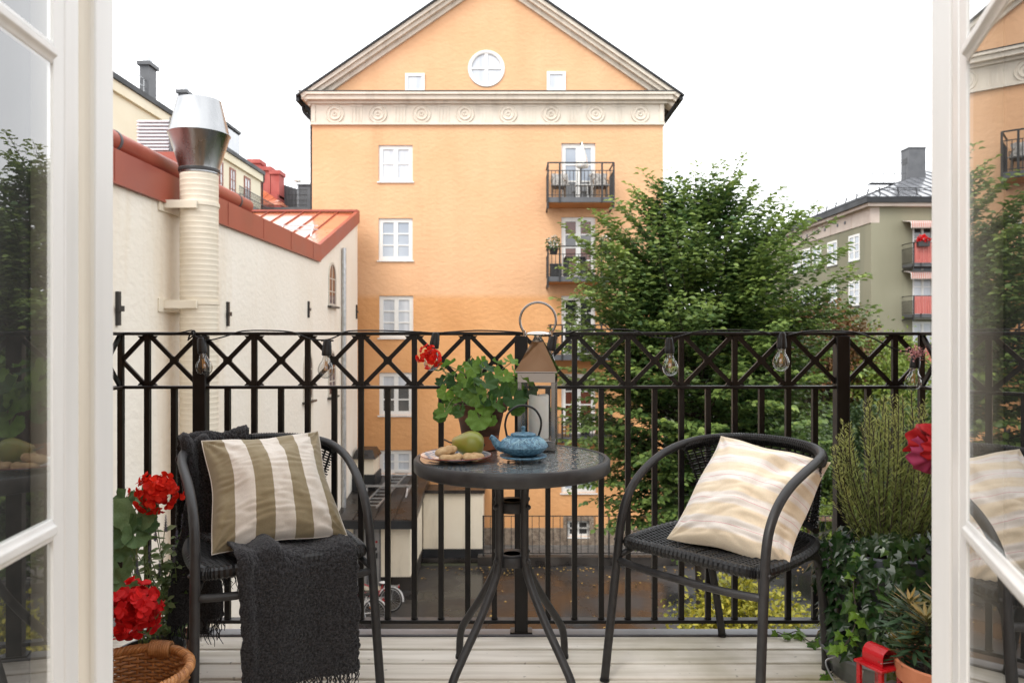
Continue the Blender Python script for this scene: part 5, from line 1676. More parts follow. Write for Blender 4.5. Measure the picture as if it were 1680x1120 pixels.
def bush(name, label, c, rad, n, size, lm, seed, nclump=26, stem=True, group='', cat='shrub', shade=(.15, .6)):
    g = np.random.default_rng(seed)
    c = np.array(c, float)
    t = thing(name, label, cat, (c[0], c[1], GZ), group or None)
    dirs = g.normal(size=(nclump, 3)); dirs /= np.linalg.norm(dirs, axis=1)[:, None]
    cl = c + dirs * np.array(rad) * (.45 + .55 * g.random((nclump, 1)))
    m = MB()
    if stem:
        m.tube([(c[0], c[1], GZ - .1), (c[0] + .05, c[1], c[2])], [.09, .03], 7)
        for k in range(0, nclump):
            p0 = V((c[0], c[1], GZ + .3 + (c[2] - GZ) * .5 * g.random()))
            m.tube(catmull([p0, p0.lerp(V(cl[k]), .5) + V((0, 0, .25)), V(cl[k])], 3), [.03, .022, .018, .014, .012, .008, .005][:7], 4, cap=False)
        o = m.build('trunk', M_bark, t)
    k = g.integers(0, nclump, n)
    rr_ = np.array(rad).mean() * .38
    off = g.normal(size=(n, 3)) * rr_ * np.array([.62, .62, .42])
    pos = cl[k] + off
    pos[:, 2] = np.maximum(pos[:, 2], GZ + .05)
    out = pos - c
    out /= np.linalg.norm(out, axis=1)[:, None] + 1e-9
    nr = out * .5 + np.array([0, 0, .8]) + g.normal(size=(n, 3)) * .4
    fw = out + g.normal(size=(n, 3)) * .7 + np.array([0, 0, -.25])
    sh_ = shade[0] + (shade[1] - shade[0]) * g.random(nclump)[k] + g.normal(size=n) * .13
    leaves('crown', pos, fw, nr, size * (.65 + .6 * g.random(n)), sh_, lm, t)
    return t
def at(px, py, d): return P(px, py, d)
# garden beyond the tree, from far to near
G = 'garden trees and shrubs behind the big tree'
for k, (px, py, d, rx_, rz_, n, sz_, lm, nm, lab, ct) in enumerate([
    (1330, 640, 40, 3.0, 4.6, 9000, .24, M_bush, 'garden_tree', 'broad mid green tree growing in the garden below the green house', 'tree'),
    (1235, 640, 44, 4.2, 5.2, 9000, .26, M_bush, 'garden_tree', 'dark broad tree half hidden behind the feathery tree', 'tree'),
    (1345, 560, 37, 2.3, 2.3, 6000, .20, M_bushred, 'rowan_tree', 'reddish autumn tinted tree beside the green house wall', 'tree'),
    (1470, 660, 36, 2.5, 2.2, 6000, .20, M_bushlime, 'garden_tree', 'lime green leafy tree behind the rosemary', 'tree'),
    (1440, 585, 40, 2.6, 1.3, 3500, .2, M_bushlime, 'garden_tree', 'light green small tree under the green house corner', 'tree'),
    (1420, 640, 38, 1.8, 1.6, 3500, .2, M_bushred, 'garden_shrub', 'russet bush between the light green trees', 'shrub'),
    (1510, 720, 34, 2.4, 2.6, 4500, .2, M_bush, 'garden_tree', 'dense green tree behind the rosemary and the last railing bars', 'tree'),
    (1400, 760, 33, 2.2, 2.6, 7000, .18, M_conifer, 'evergreen_tree', 'dark evergreen behind the right railing post', 'tree'),
    (1310, 770, 31.5, 1.7, 2.3, 6000, .16, M_bush, 'garden_shrub', 'tall green shrub behind the yellow cushion', 'shrub'),
    (1100, 800, 31, 2.0, 1.7, 5000, .17, M_conifer, 'garden_shrub', 'dark green shrub under the feathery tree', 'shrub'),
    (1235, 800, 32, 2.2, 2.0, 5000, .17, M_bush, 'garden_shrub', 'bushy green shrub left of the wooden garden table', 'shrub'),
    (1340, 862, 29.2, 1.1, .75, 4200, .11, M_bushlime, 'garden_shrub', 'bright green low shrub just behind the yard fence', 'shrub'),
    (1425, 835, 30.5, 1.3, 1.0, 4200, .12, M_bushlime, 'garden_shrub', 'bright green rounded shrub right of the wooden garden table', 'shrub'),
    (1255, 872, 29.4, 1.2, .55, 3500, .11, M_bush, 'garden_shrub', 'low dark green shrub behind the yard fence', 'shrub'),
    (1500, 850, 29.6, 1.4, .9, 3500, .12, M_bush, 'garden_shrub', 'green shrub behind the ivy covered pot', 'shrub'),
]):
    p = at(px, py, d)
    bush(nm, lab, p, (rx_, rx_ * .8, rz_), n, sz_, lm, 40 + k, group=G, nclump=30 + int(rx_ * 8), cat=ct)
# yellow-green shrub close below the balcony
p = at(1222, 1045, 12.0)
bush('yellow_shrub', 'yellow green shrub in the courtyard seen under the right chair', p, (1.05, .8, .86), 6500, .085, M_bushyel, 77, nclump=60, shade=(.1, .9))
# wooden garden table
gt = thing('garden_table', 'brown wooden garden table among the shrubs beyond the yard fence', 'table', at(1352, 890, 28.6))
c = at(1352, 850, 28.6)
M_brownwood = mat('brown garden wood', (.10, .055, .035), (.16, .09, .06), nscale=9, stretch=(.5, 6, 6), rough=.6)
for k in range(5):
    m = MB(); m.box(c.x - .75, c.x + .75, c.y - .35 + k * .15, c.y - .22 + k * .15, c.z - .02, c.z + .03); m.build('plank', M_brownwood, gt, smooth=0)
for sx in (-.6, .6):
    m = MB(); m.bar((c.x + sx - .0, c.y - .3, GZ), (c.x + sx, c.y + .3, c.z - .02), .07, .07); m.bar((c.x + sx, c.y + .3, GZ), (c.x + sx, c.y - .3, c.z - .021), .068, .07); m.build('leg', M_brownwood, gt, smooth=0)
# ---------------------------------------------------------------- chairs
def make_chair(label, C, F):
    t = thing('garden_chair', label, 'chair', (C[0], C[1], 0), 'wicker balcony chairs', local=True)
    F = V((F[0], F[1], 0)).normalized()
    t.rotation_euler = (0, 0, math.atan2(-F.x, F.y))      # local +Y is the front, +X the sitter's right... seen from above
    r = .0135
    half = [(.262, .300, .0), (.255, .272, .22), (.250, .245, .42), (.248, .232, .50), (.247, .208, .560), (.247, .160, .613), (.248, .09, .655),
            (.250, .005, .685), (.246, -.08, .704), (.228, -.16, .717), (.180, -.222, .727), (.100, -.255, .732)]
    pts = [V(p) for p in half] + [V((0, -.263, .733))] + [V((-p[0], p[1], p[2])) for p in reversed(half)]
    m = MB(); m.tube(catmull(pts, 7), r, 14); fr = m.build('arm_frame', M_tube, t, smooth=180)
    for s in (-1, 1):
        m = MB(); m.tube([(s * .2617, .2992, .006), (s * .262, .300, -.0005)], r + .002, 14); m.build('foot_cap', M_wicker, fr)
        m = MB(); m.tube(catmull([(s * .205, .02, .410), (s * .208, -.10, .408), (s * .207, -.165, .395), (s * .203, -.205, .34), (s * .198, -.25, .18), (s * .190, -.285, 0)], 7), r, 14)
        l = m.build('rear_leg', M_tube, t, smooth=180)
        m = MB(); m.tube([(s * .190, -.285, .008), (s * .190, -.2855, -.0005)], r + .002, 14); m.build('foot_cap', M_wicker, l)
        m = MB(); m.tube([(s * .250, .249, .385), (s * .228, .20, .408), (s * .205, .02, .410)], .010, 10); m.build('side_rail', M_tube, t, smooth=180)
        m = MB(); m.ball((s * .263, .243, .437), .006, 8, 6); m.build('bolt', M_tube, t)
    m = MB(); m.tube(catmull([(-.250, .250, .375), (-.12, .262, .370), (.12, .262, .370), (.250, .250, .375)], 6), .0115, 12); m.build('front_rail', M_tube, t, smooth=180)
    m = MB(); m.tube([(-.205, -.13, .407), (.205, -.13, .407)], .010, 10); m.build('rear_rail', M_tube, t)
    # seat: rolled rim and woven strands
    z = .437
    outl = [(-.228, .205), (-.20, .238), (-.10, .252), (0, .256), (.10, .252), (.20, .238), (.228, .205), (.238, .05), (.222, -.10), (.185, -.19), (.10, -.222), (0, -.228), (-.10, -.222), (-.185, -.19), (-.222, -.10), (-.238, .05)]
    ring = catmull([V((x, y, z + .004 * math.cos(x * 12))) for x, y in outl], 14, closed=True)
    rm = MB()
    rm.tube(ring, [.0175 + .0016 * (1 if i % 2 else -1) for i in range(len(ring))], 10, closed=True)
    m_rim = rm.build('seat_rim', M_wicker, t, smooth=25)
    def halfw(y):
        xs = [p for p in ring if abs(p.y - y) < .012 and p.x > 0]
        return max((p.x for p in xs), default=.2)
    st = MB()
    y = -.212
    k = 0
    while y < .245:
        hw_ = max(.04, halfw(y) - .004)
        pts = []
        nn = 26
        for q in range(nn + 1):
            x = -hw_ + 2 * hw_ * q / nn
            sag = -.016 * (1 - (x / hw_) ** 2) * (1 - ((y - .02) / .26) ** 2)
            pts.append((x, y, z + .008 + sag + .0028 * (1 if (q + k) % 2 else -1)))
        st.tube(pts, .0038, 5, flat=.8)
        y += .0082; k += 1
    o = st.build('seat_weave', M_wicker, t, smooth=180); o['kind'] = 'stuff'
    rb = MB()
    for q in range(9):
        x = -.19 + q * .0475
        rb.tube([(x, -.20 + .02 * abs(x) * 3, z + .003), (x, .0, z - .010), (x, .235, z + .003)], .005, 5)
    o = rb.build('seat_strands', M_wicker, t); o['kind'] = 'stuff'
    # backrest: wrapped top, lower bar and weave
    top = [p for p in catmull(pts_top(), 12)]
    wr = MB()
    ntw = 150
    tp = catmull(pts_top(), 20)
    wr.tube(tp, [r + .0038 + .0012 * (1 if i % 2 else -1) for i in range(len(tp))], 10)
    wr.build('wrapped_top', M_wicker, t, smooth=25)
    low = [V((.205, -.175, .475)), V((.15, -.222, .478)), V((.07, -.245, .480)), V((0, -.25, .480)), V((-.07, -.245, .480)), V((-.15, -.222, .478)), V((-.205, -.175, .475))]
    m = MB(); lp = catmull(low, 8); m.tube(lp, .011, 10); m.build('lower_back_bar', M_wicker, t)
    A = catmull(pts_top(), 10); B = catmull(low, 10)
    def bk(u, v):
        a = A[min(len(A) - 1, int(u * (len(A) - 1)))]; b = B[min(len(B) - 1, int(u * (len(B) - 1)))]
        return b.lerp(a, v) + V((0, -.012 * math.sin(math.pi * v), 0))
    wv = MB()
    NV, NU = 26, 44
    for j in range(1, NV):
        v = j / NV
        wv.tube([bk(i / NU, v) + V((0, .0032 * (1 if (i + j) % 2 else -1), 0)) for i in range(NU + 1)], .0042, 4, cap=False, flat=.7)
    for i in range(1, NU, 2):
        wv.tube([bk(i / NU, v / 6) for v in range(7)], .0038, 4, cap=False)
    o = wv.build('back_weave', M_wicker, t, smooth=180); o['kind'] = 'stuff'
    return t
def pts_top():
    h = [(.245, -.115, .700), (.218, -.182, .7135), (.165, -.231, .7245), (.085, -.2575, .731), (0, -.263, .733)]
    return [V(p) for p in h] + [V((-p[0], p[1], p[2])) for p in reversed(h[:-1])]
CL, FL_ = (-.768, 2.385), (.5, -.866)
CR, FR_ = (.69, 2.40), (-.72, -.694)
make_chair('black wicker chair with grey tube arms under the pale yellow cushion', CR, FR_)
make_chair('black wicker chair with grey tube arms under the charcoal throw and olive striped cushion', CL, FL_)

# ---------------------------------------------------------------- cushions
def cushion(name, label, tl, tr, br, bl, thick, material, seed, lumps, piping=None, pinch=.085):
    tl, tr, br, bl = V(tl), V(tr), V(br), V(bl)
    nrm = (tr - tl).cross(bl - tl).normalized()
    if nrm.y > 0: nrm = -nrm                     # outer face looks towards the room
    c0 = (tl + tr + br + bl) / 4
    def pos(u, v, side):
        s, q = u * 2 - 1, v * 2 - 1
        es = 1 - pinch * (1 - q * q) - .014 * math.sin(q * 5 + seed); et = 1 - pinch * (1 - s * s) - .014 * math.sin(s * 6 + seed * 2)
        uu, vv = (s * es + 1) / 2, (q * et + 1) / 2
        b = bl.lerp(br, uu).lerp(tl.lerp(tr, uu), vv)
        k = max(0.0, (1 - s * s)) ** .62 * max(0.0, (1 - q * q)) ** .62
        e = (1 - max(abs(s), abs(q)))
        wr = 0
        for f_, a_ in ((3.2, .17), (7.5, .10), (16, .04)):
            wr += a_ * noise.noise(V((u * f_ * (1.0 if side > 0 else 1.2) + seed, v * f_ * .55 + side, seed * 3.1)))
        h = thick * (k * (1 + .55 * wr) * .5)
        # radial creases running in from the corners and edges
        cr = 0
        for (cx_, cy_) in ((-1, -1), (1, -1), (-1, 1), (1, 1)):
            dx, dy = s - cx_, q - cy_
            d_ = math.hypot(dx, dy)
            ang = math.atan2(dy, dx)
            cr += math.exp(-d_ * 2.2) * math.sin(ang * 13 + seed + d_ * 2)
        h += .009 * cr * min(1, e * 8)
        h += .011 * min(1, e * 10) * abs(noise.noise(V((s * 2.5 + seed, q * 9, seed)))) * (1 if q < 0 else .6)
        for (lx, ly, lr, la) in lumps:
            d2 = ((s - lx) ** 2 + (q - ly) ** 2) / lr ** 2
            h += la * math.exp(-d2) * min(1, e * 6)
        return b + nrm * h * side
    t = thing('cushion', label, 'cushion', c0)
    m = MB()
    n = 90
    m.grid(lambda u, v: pos(u, v, 1), n, n)
    m.grid(lambda u, v: pos(1 - u, v, -.85), 50, 50)
    m.build('cover', material, t, smooth=180)
    if piping:
        e = [pos(k / 40, 0, 1) for k in range(40)] + [pos(1, k / 40, 1) for k in range(40)] + [pos(1 - k / 40, 1, 1) for k in range(40)] + [pos(0, 1 - k / 40, 1) for k in range(40)]
        m = MB(); m.tube(e, .0017, 6, closed=True); m.build('piping', piping, t, smooth=180)
    return t
OLV, CRM = (.285, .235, .145), (.70, .65, .585)
M_cush1 = uv_stripes('olive and cream striped cotton', [(0, OLV), (.15, CRM), (.30, OLV), (.445, CRM), (.595, OLV), (.735, CRM), (.885, OLV)], n=.999)
YEL, WHT, PNK = (.82, .70, .53), (.84, .79, .74), (.74, .46, .47)
M_cush2 = uv_stripes('pale yellow cotton with pink lines', [(0, YEL), (.46, (.83, .75, .65)), (.51, WHT), (.72, PNK), (.745, WHT), (.95, (.83, .75, .65))], axis='Y', n=5.4)
M_pipe = mat('cream piping', (.70, .65, .58), rough=.9)
cushion('striped_cushion', 'cushion with broad olive and cream stripes leaning in the left chair', P(331, 722, 2.38), P(521, 706, 2.58), P(571, 879, 2.37), P(346, 911, 2.17), .19, M_cush1, 1.0,
        [(-.3, .1, .5, .012), (.15, .75, .22, -.014), (-.75, -.1, .2, -.012)], M_pipe)
cushion('pale_cushion', 'cushion in pale yellow bands with thin pink lines leaning in the right chair', P(1183, 714, 2.57), P(1364, 757, 2.36), P(1292, 932, 2.14), P(1094, 884, 2.385), .215, M_cush2, 4.3,
        [(.42, .42, .22, -.036), (.62, .18, .26, .026), (.2, .62, .2, .014), (-.2, .1, .6, .012), (.1, .85, .25, -.012)], None, .05)

# ---------------------------------------------------------------- throw over the left chair
Fv = V((FL_[0], FL_[1], 0)); Sv = V((-FL_[1], FL_[0], 0))          # front and side axes of the left chair (+side = towards the table)
def LC(s, f, z): return V((CL[0], CL[1], 0)) + Sv * s + Fv * f + V((0, 0, z))
tw = thing('throw_blanket', 'charcoal boucle throw with frayed ends draped over the left chair', 'blanket', (CL[0], CL[1], .45))
gB = np.random.default_rng(5)
def strip(path, k, wfun, nu, seed, name, amp=.009):
    pts = catmull([V((0, f, z)) for f, z in path], k)
    L_ = [0]
    for a, b in zip(pts[:-1], pts[1:]): L_.append(L_[-1] + (b - a).length)
    T = L_[-1]
    def at_(v):
        x = v * T; i = 0
        while i < len(L_) - 2 and L_[i + 1] < x: i += 1
        q = (x - L_[i]) / max(1e-6, L_[i + 1] - L_[i]); p = pts[i].lerp(pts[i + 1], q)
        tn = (pts[min(i + 2, len(pts) - 1)] - pts[max(i - 1, 0)]).normalized()
        return p, V((0, -tn.z, tn.y))
    nv = int(nu * T / .34)
    tab = [at_(j / nv) for j in range(nv + 1)]
    def fn(u, v):
        j = round(v * nv); p, nn = tab[j]
        s0, s1 = wfun(v)
        s = s0 + (s1 - s0) * u
        w_ = amp * 2.2 * noise.noise(V((u * 2.6 + seed, v * 2.2, seed))) + amp * 1.3 * math.sin(u * 9 + 2 * noise.noise(V((v * 3, seed, 0)))) * min(1, abs(v - .5) * 2.4)
        fz_ = .0042 * noise.noise(V((s * 130, v * T * 130, seed))) + .003 * noise.noise(V((s * 260, v * T * 260, seed + 4)))
        q = p + nn * (w_ + fz_)
        e = .006 * noise.noise(V((v * T * 25, seed, u * 3)))
        return LC(s + e, q.y, q.z)
    m = MB(); m.grid(fn, nu, nv)
    o = m.build(name, M_throw, tw, smooth=180)
    so = o.modifiers.new('thickness', 'SOLIDIFY'); so.thickness = .012; so.offset = 0
    # curls of the boucle yarn standing up from the cloth
    tf = MB()
    for _ in range(int(9000 * T)):
        u, v = gB.random(), gB.random()
        c = fn(u, v); dj = V(gB.normal(size=3)).normalized()
        r_ = .0018 + .0018 * gB.random()
        a = dj.orthogonal().normalized(); b = dj.cross(a)
        tf.tube([c + a * r_ * math.cos(q * 1.6) + b * r_ * math.sin(q * 1.6) + dj * r_ * .5 for q in range(4)], .0009, 3, cap=False)
    o2 = tf.build('boucle_loops', M_throw, o, smooth=0); o2['kind'] = 'stuff'
    return fn, o
def fringe(fn, v, o, n=70, ln=.045):
    fm_ = MB()
    for i in range(n):
        u = (i + gB.random() * .6) / n
        p = fn(min(1, u), v)
        l = ln * (.5 + .9 * gB.random())
        q = [p]
        for k in range(4):
            q.append(q[-1] + V((gB.normal() * .006, gB.normal() * .006, -l / 4)))
        fm_.tube(q, [.0022, .002, .0018, .0014, .001], 4, cap=False)
    x = fm_.build('fringe', M_throw, o, smooth=0); x['kind'] = 'stuff'
f1, o1 = strip([(-.31, .25), (-.305, .50), (-.298, .68), (-.275, .752), (-.240, .745), (-.222, .66), (-.205, .54), (-.165, .468), (-.06, .455), (.12, .454), (.225, .464), (.268, .450), (.285, .40), (.290, .27), (.287, .105)],
               8, lambda v: (-.235 + .115 * max(0, min(1, (v - .42) / .30)), -.02 + .21 * max(0, min(1, (v - .34) / .30))), 130, 1.7, 'cloth')
fringe(f1, 1.0, o1, 80, .05); fringe(f1, 0.0, o1, 50, .06)
f2, o2 = strip([(.10, .476), (.215, .482), (.262, .466), (.276, .40), (.279, .27), (.276, .10)], 8, lambda v: (-.150 + .02 * v, -.02), 60, 5.1, 'folded_edge')
fringe(f2, 1.0, o2, 40, .045)
# corner of the throw hanging behind the near leg
f3, o3 = strip([(-.185, .742), (-.165, .755), (-.150, .735), (-.150, .60), (-.155, .45), (-.165, .30), (-.17, .17)], 8, lambda v: (-.245 - .012 * v + .02 * math.sin(v * 5), -.16 + .05 * v), 50, 9.3, 'hanging_corner')
fringe(f3, 1.0, o3, 40, .07)

# ---------------------------------------------------------------- bistro table
TX, TY, TZ = 0.0, 2.34, .712
tb = thing('bistro_table', 'round table with a pebbled glass top and anthracite steel legs between the two chairs', 'table', (TX, TY, 0))
m = MB()
m.lathe([(.282, TZ - .008), (.287, TZ + .002), (.298, TZ + .002), (.303, TZ - .004), (.303, TZ - .034), (.298, TZ - .039), (.284, TZ - .039), (.281, TZ - .034), (.281, TZ - .012), (.282, TZ - .008)], (TX, TY, 0), n=120)
m.build('rim', M_tube, tb, smooth=50)
m = MB()
def peb(u, v):                       # pebbled upper face
    a, r_ = 2 * math.pi * u, .284 * v
    x, y = r_ * math.cos(a), r_ * math.sin(a)
    h = .00085 * noise.noise(V((x * 62, y * 62, 0))) + .00045 * noise.noise(V((x * 120, y * 120, 5)))
    return V((TX + x, TY + y, TZ + .0006 + h * min(1, (1 - v) * 12)))
m.grid(peb, 420, 100)
m.uv = None
m.build('glass_top', M_tableglass, tb, smooth=180)
m = MB(); m.tube([(TX + .27 * math.cos(a * .131), TY + .27 * math.sin(a * .131), TZ - .026) for a in range(48)], .008, 8, closed=True); m.build('support_ring', M_tube, tb)
for k, a in enumerate((50, 130, 230, 310)):
    c, s_ = math.cos(R(a)), math.sin(R(a))
    def q(r_, z): return (TX + r_ * c, TY + r_ * s_, z)
    m = MB()
    m.tube(catmull([q(.24, TZ - .034), q(.15, TZ - .036), q(.075, TZ - .05), q(.062, TZ - .09), q(.060, .58), q(.060, .46), q(.064, .395), q(.085, .34), q(.150, .245), q(.225, .155), q(.262, .105), q(.274, .06), q(.276, 0)], 8), .0125, 14)
    l = m.build('leg', M_tube, tb, smooth=180)
    m = MB(); m.tube([q(.276, .010), q(.276, -.0004)], .0142, 14); m.build('foot_cap', M_wicker, l)
    for z in (.57, .405):
        m = MB(); m.ball(q(.0765, z), .0085, 8, 6); m.build('bolt', M_tube, l)
for z in (.565, .40):
    m = MB(); m.lathe([(.026, z + .014), (.050, z + .014), (.052, z + .012), (.052, z - .018), (.048, z - .018), (.048, z + .006), (.026, z + .006), (.026, z + .014)], (TX, TY, 0), n=40)
    m.build('leg_collar', M_tube, tb, smooth=50)

# ---------------------------------------------------------------- things on the table
z0 = TZ + .0035
pc = V((-.168, 2.270, z0))
pl = thing('dessert_plate', 'white plate with a blue and red fluted pattern holding cookies and a pear', 'plate', pc)
def plate_mat():
    m = mat('glazed plate', (.62, .62, .63), rough=.12, coat=.5)
    N, L = m.node_tree.nodes, m.node_tree.links
    b = N['Principled BSDF']
    tc = N.new('ShaderNodeTexCoord'); sp = N.new('ShaderNodeSeparateXYZ'); L.new(tc.outputs['Object'], sp.inputs[0])
    at2 = N.new('ShaderNodeMath'); at2.operation = 'ARCTAN2'; L.new(sp.outputs['Y'], at2.inputs[0]); L.new(sp.outputs['X'], at2.inputs[1])
    mu = N.new('ShaderNodeMath'); mu.operation = 'MULTIPLY'; mu.inputs[1].default_value = 36; L.new(at2.outputs[0], mu.inputs[0])
    sn = N.new('ShaderNodeMath'); sn.operation = 'SINE'; L.new(mu.outputs[0], sn.inputs[0])
    gt_ = N.new('ShaderNodeMath'); gt_.operation = 'GREATER_THAN'; gt_.inputs[1].default_value = .15; L.new(sn.outputs[0], gt_.inputs[0])
    ln = N.new('ShaderNodeVectorMath'); ln.operation = 'LENGTH'; L.new(tc.outputs['Object'], ln.inputs[0])
    cr = N.new('ShaderNodeValToRGB'); cr.color_ramp.interpolation = 'CONSTANT'
    e = cr.color_ramp.elements
    e[0].position = 0; e[0].color = (0, 0, 0, 1); e[1].position = .58; e[1].color = (.85, .85, .85, 1)
    x = e.new(.90); x.color = (0, 0, 0, 1)
    mr = N.new('ShaderNodeMapRange'); mr.inputs['From Max'].default_value = .11; L.new(ln.outputs['Value'], mr.inputs[0]); L.new(mr.outputs[0], cr.inputs[0])
    ml = N.new('ShaderNodeMath'); ml.operation = 'MULTIPLY'; L.new(cr.outputs[0], ml.inputs[0]); L.new(gt_.outputs[0], ml.inputs[1])
    mx = N.new('ShaderNodeMix'); mx.data_type = 'RGBA'; mx.inputs[6].default_value = (.62, .62, .64, 1); mx.inputs[7].default_value = (.08, .14, .30, 1)
    L.new(ml.outputs[0], mx.inputs[0])
    cr2 = N.new('ShaderNodeValToRGB'); cr2.color_ramp.interpolation = 'CONSTANT'
    e = cr2.color_ramp.elements; e[0].position = 0; e[0].color = (0, 0, 0, 1); e[1].position = .965; e[1].color = (1, 1, 1, 1)
    L.new(mr.outputs[0], cr2.inputs[0])
    mx2 = N.new('ShaderNodeMix'); mx2.data_type = 'RGBA'; mx2.inputs[7].default_value = (.24, .06, .045, 1)
    L.new(cr2.outputs[0], mx2.inputs[0]); L.new(mx.outputs[2], mx2.inputs[6])
    L.new(mx2.outputs[2], b.inputs['Base Color'])
    return m
m = MB(); m.lathe([(.001, .004), (.058, .004), (.070, .009), (.104, .0165), (.108, .0175), (.109, .0155), (.104, .013), (.068, .004), (.05, 0), (.001, 0)], pc, n=72)
m.build('dish', plate_mat(), pl, smooth=60)
M_cookie = mat('sugared cookie', (.36, .21, .09), (.56, .40, .22), nscale=55, ndet=5, rough=.9, bump=.7, bscale=230, bdist=.002, lo=.3, hi=.7)
for k, (x, y, z, a, sc, lab) in enumerate(((-.012, -.052, .0115, .2, 1.08, 'pale ring cookie in front on the left of the plate'), (.052, -.046, .012, 1.1, 1.0, 'sugar sprinkled round cookie in front of the pear'), (-.030, -.030, .028, -.3, 1.02, 'ring cookie lying on top of the others, beside the pear stem'))):
    c = pc + V((x, y, z + .004))
    m = MB()
    pts = [(c.x + .0195 * sc * math.cos(q * .349) * (1 + .05 * math.sin(q + k)), c.y + .017 * sc * math.sin(q * .349), c.z + .0012 * math.sin(q * 2 + k) + (.004 * math.cos(q * .349) if k == 2 else 0)) for q in range(18)]
    m.tube(pts, [.0145 + .0013 * math.sin(q * 1.7 + k) for q in range(18)], 10, closed=True, flat=.72)
    o = m.build('cookie', M_cookie, smooth=180, org=c)
    tag(o, lab, 'cookie', 'cookies on the dessert plate')
# pear lying on its side
pe_c = pc + V((.040, .018, .004 + .041))
pr_ = thing('pear', 'green pear with a russet cheek lying on the plate', 'pear', pe_c)
M_pear = mat('green pear skin', (.22, .24, .035), (.34, .19, .06), nscale=13, ndet=3, rough=.33, lo=.50, hi=.80, spec=.5, bump=.05, bscale=400, bdist=.001, sss=.08)
ax = V((-.93, -.10, .08)).normalized()
rot = ax.to_track_quat('Z', 'Y').to_matrix()
prof = [(.001, -.043), (.006, -.0395), (.016, -.0415), (.028, -.036), (.0375, -.024), (.0410, -.008), (.0390, .008), (.0325, .022), (.0255, .034), (.0205, .043), (.0165, .050), (.0100, .0545), (.004, .0535), (.001, .052)]
pp = catmull([V((a, b, 0)) for a, b in prof], 5)
m = MB(); m.lathe([(max(.0005, p.x), p.y) for p in pp], pe_c, n=36, mat=rot, wob=lambda q, a: V((q.x * (1 + .03 * math.sin(a + 1)), q.y * (1 + .03 * math.cos(2 * a)), q.z))); m.build('body', M_pear, pr_, smooth=180)
m = MB(); s0 = pe_c + rot @ V((0, 0, .052)); m.tube(catmull([s0, s0 + V((-.010, 0, .002)), s0 + V((-.018, .002, .006)), s0 + V((-.026, .004, .009))], 4), [.0025] * 10 + [.0026, .003, .0035], 7)
m.build('stem', M_bark, pr_)
m = MB(); b0 = pe_c + rot @ V((0, 0, -.0405)); m.ball(b0, .006, 8, 6, (1, 1, 1)); m.build('calyx', M_bark, pr_)

# teapot on its trivet
tc_ = V((.034, 2.262, z0))
tv = thing('trivet', 'blue cast iron trivet on three small feet under the teapot', 'trivet', tc_)
M_iron = mat('blue glazed cast iron', (.022, .075, .135), (.13, .28, .39), nscale=130, ndet=5, rough=.42, spec=.5, bump=.35, bscale=150, bdist=.002, lo=.34, hi=.66)
m = MB(); m.lathe([(.001, .014), (.060, .014), (.066, .0165), (.070, .0165), (.071, .013), (.066, .0095), (.001, .0095)], tc_, n=56); m.build('disc', M_iron, tv)
for a in (-95, 25, 145):
    m = MB(); m.tube([tc_ + V((.055 * math.cos(R(a)), .055 * math.sin(R(a)), .010)), tc_ + V((.055 * math.cos(R(a)), .055 * math.sin(R(a)), 0))], .004, 8); m.build('foot', M_wicker, tv)
zt0 = tc_ + V((0, 0, .0168))
tp = thing('teapot', 'blue cast iron teapot with bamboo relief and an arched black handle', 'teapot', zt0)
m = MB(); m.lathe([(.001, 0), (.040, 0), (.046, .003), (.060, .010), (.071, .021), (.0745, .026), (.0735, .030), (.066, .040), (.052, .0510), (.040, .0565), (.034, .058)], zt0, n=72)
pbody = m.build('body', M_iron, tp, smooth=40)
rl = MB()                  # bamboo leaves in relief
for k in range(36):
    a0 = R(-200 + 220 * rnd.random()); r0 = rnd.uniform(.044, .060)
    for q in range(3):
        a1 = a0 + rnd.uniform(-.35, .35); r1 = r0 + .013
        def on(a, r_):
            zz = float(np.interp(r_, [.034, .040, .052, .066, .0735], [.058, .0565, .0510, .040, .030]))
            return zt0 + V((r_ * math.cos(a), r_ * math.sin(a), zz + .0006))
        pts = [on(a0 + (a1 - a0) * s_ / 3, r0 + (r1 - r0) * s_ / 3) for s_ in range(4)]
        rl.tube(pts, [.0004, .0012, .0010, .0002], 4)
M_iron2 = mat('highlighted blue relief', (.26, .44, .54), rough=.5)  # lighter blue puts the relief's highlights into the colour
o = rl.build('relief', M_iron2, pbody, smooth=0); o['kind'] = 'stuff'
m = MB(); sp_ = [zt0 + V(q) for q in ((-.050, -.004, .022), (-.070, -.006, .026), (-.082, -.008, .037), (-.090, -.010, .049), (-.099, -.011, .055))]
m.tube(catmull(sp_, 5), list(np.interp(np.linspace(0, 1, 21), [0, .4, .8, 1], [.018, .0125, .0085, .0075])), 12); m.build('spout', M_iron, tp, smooth=180)
m = MB(); m.lathe([(.037, .0575), (.0385, .060), (.038, .0625), (.030, .0650), (.012, .0665), (.0065, .0675), (.0055, .072), (.0062, .078), (.0066, .083), (.004, .0855), (.001, .086)], zt0, n=40); m.build('lid', M_iron, tp, smooth=40)
m = MB(); hd = [zt0 + V((-.046 - .002, 0, .050)), zt0 + V((-.052, 0, .070)), zt0 + V((-.0545, 0, .092)), zt0 + V((-.046, 0, .122)), zt0 + V((-.022, 0, .143)), zt0 + V((.006, 0, .147)), zt0 + V((.034, 0, .136)), zt0 + V((.051, 0, .110)), zt0 + V((.053, 0, .085)), zt0 + V((.047, 0, .060)), zt0 + V((.044, 0, .052))]
m.tube(catmull(hd, 6), .0042, 10, flat=.8); m.build('handle', M_wicker, tp, smooth=180)
for s_ in (-1, 1):
    m = MB(); m.tube([zt0 + V((s_ * .046, -.007, .052)), zt0 + V((s_ * .046, .007, .052))], .006, 10); m.build('lug', M_iron, tp)

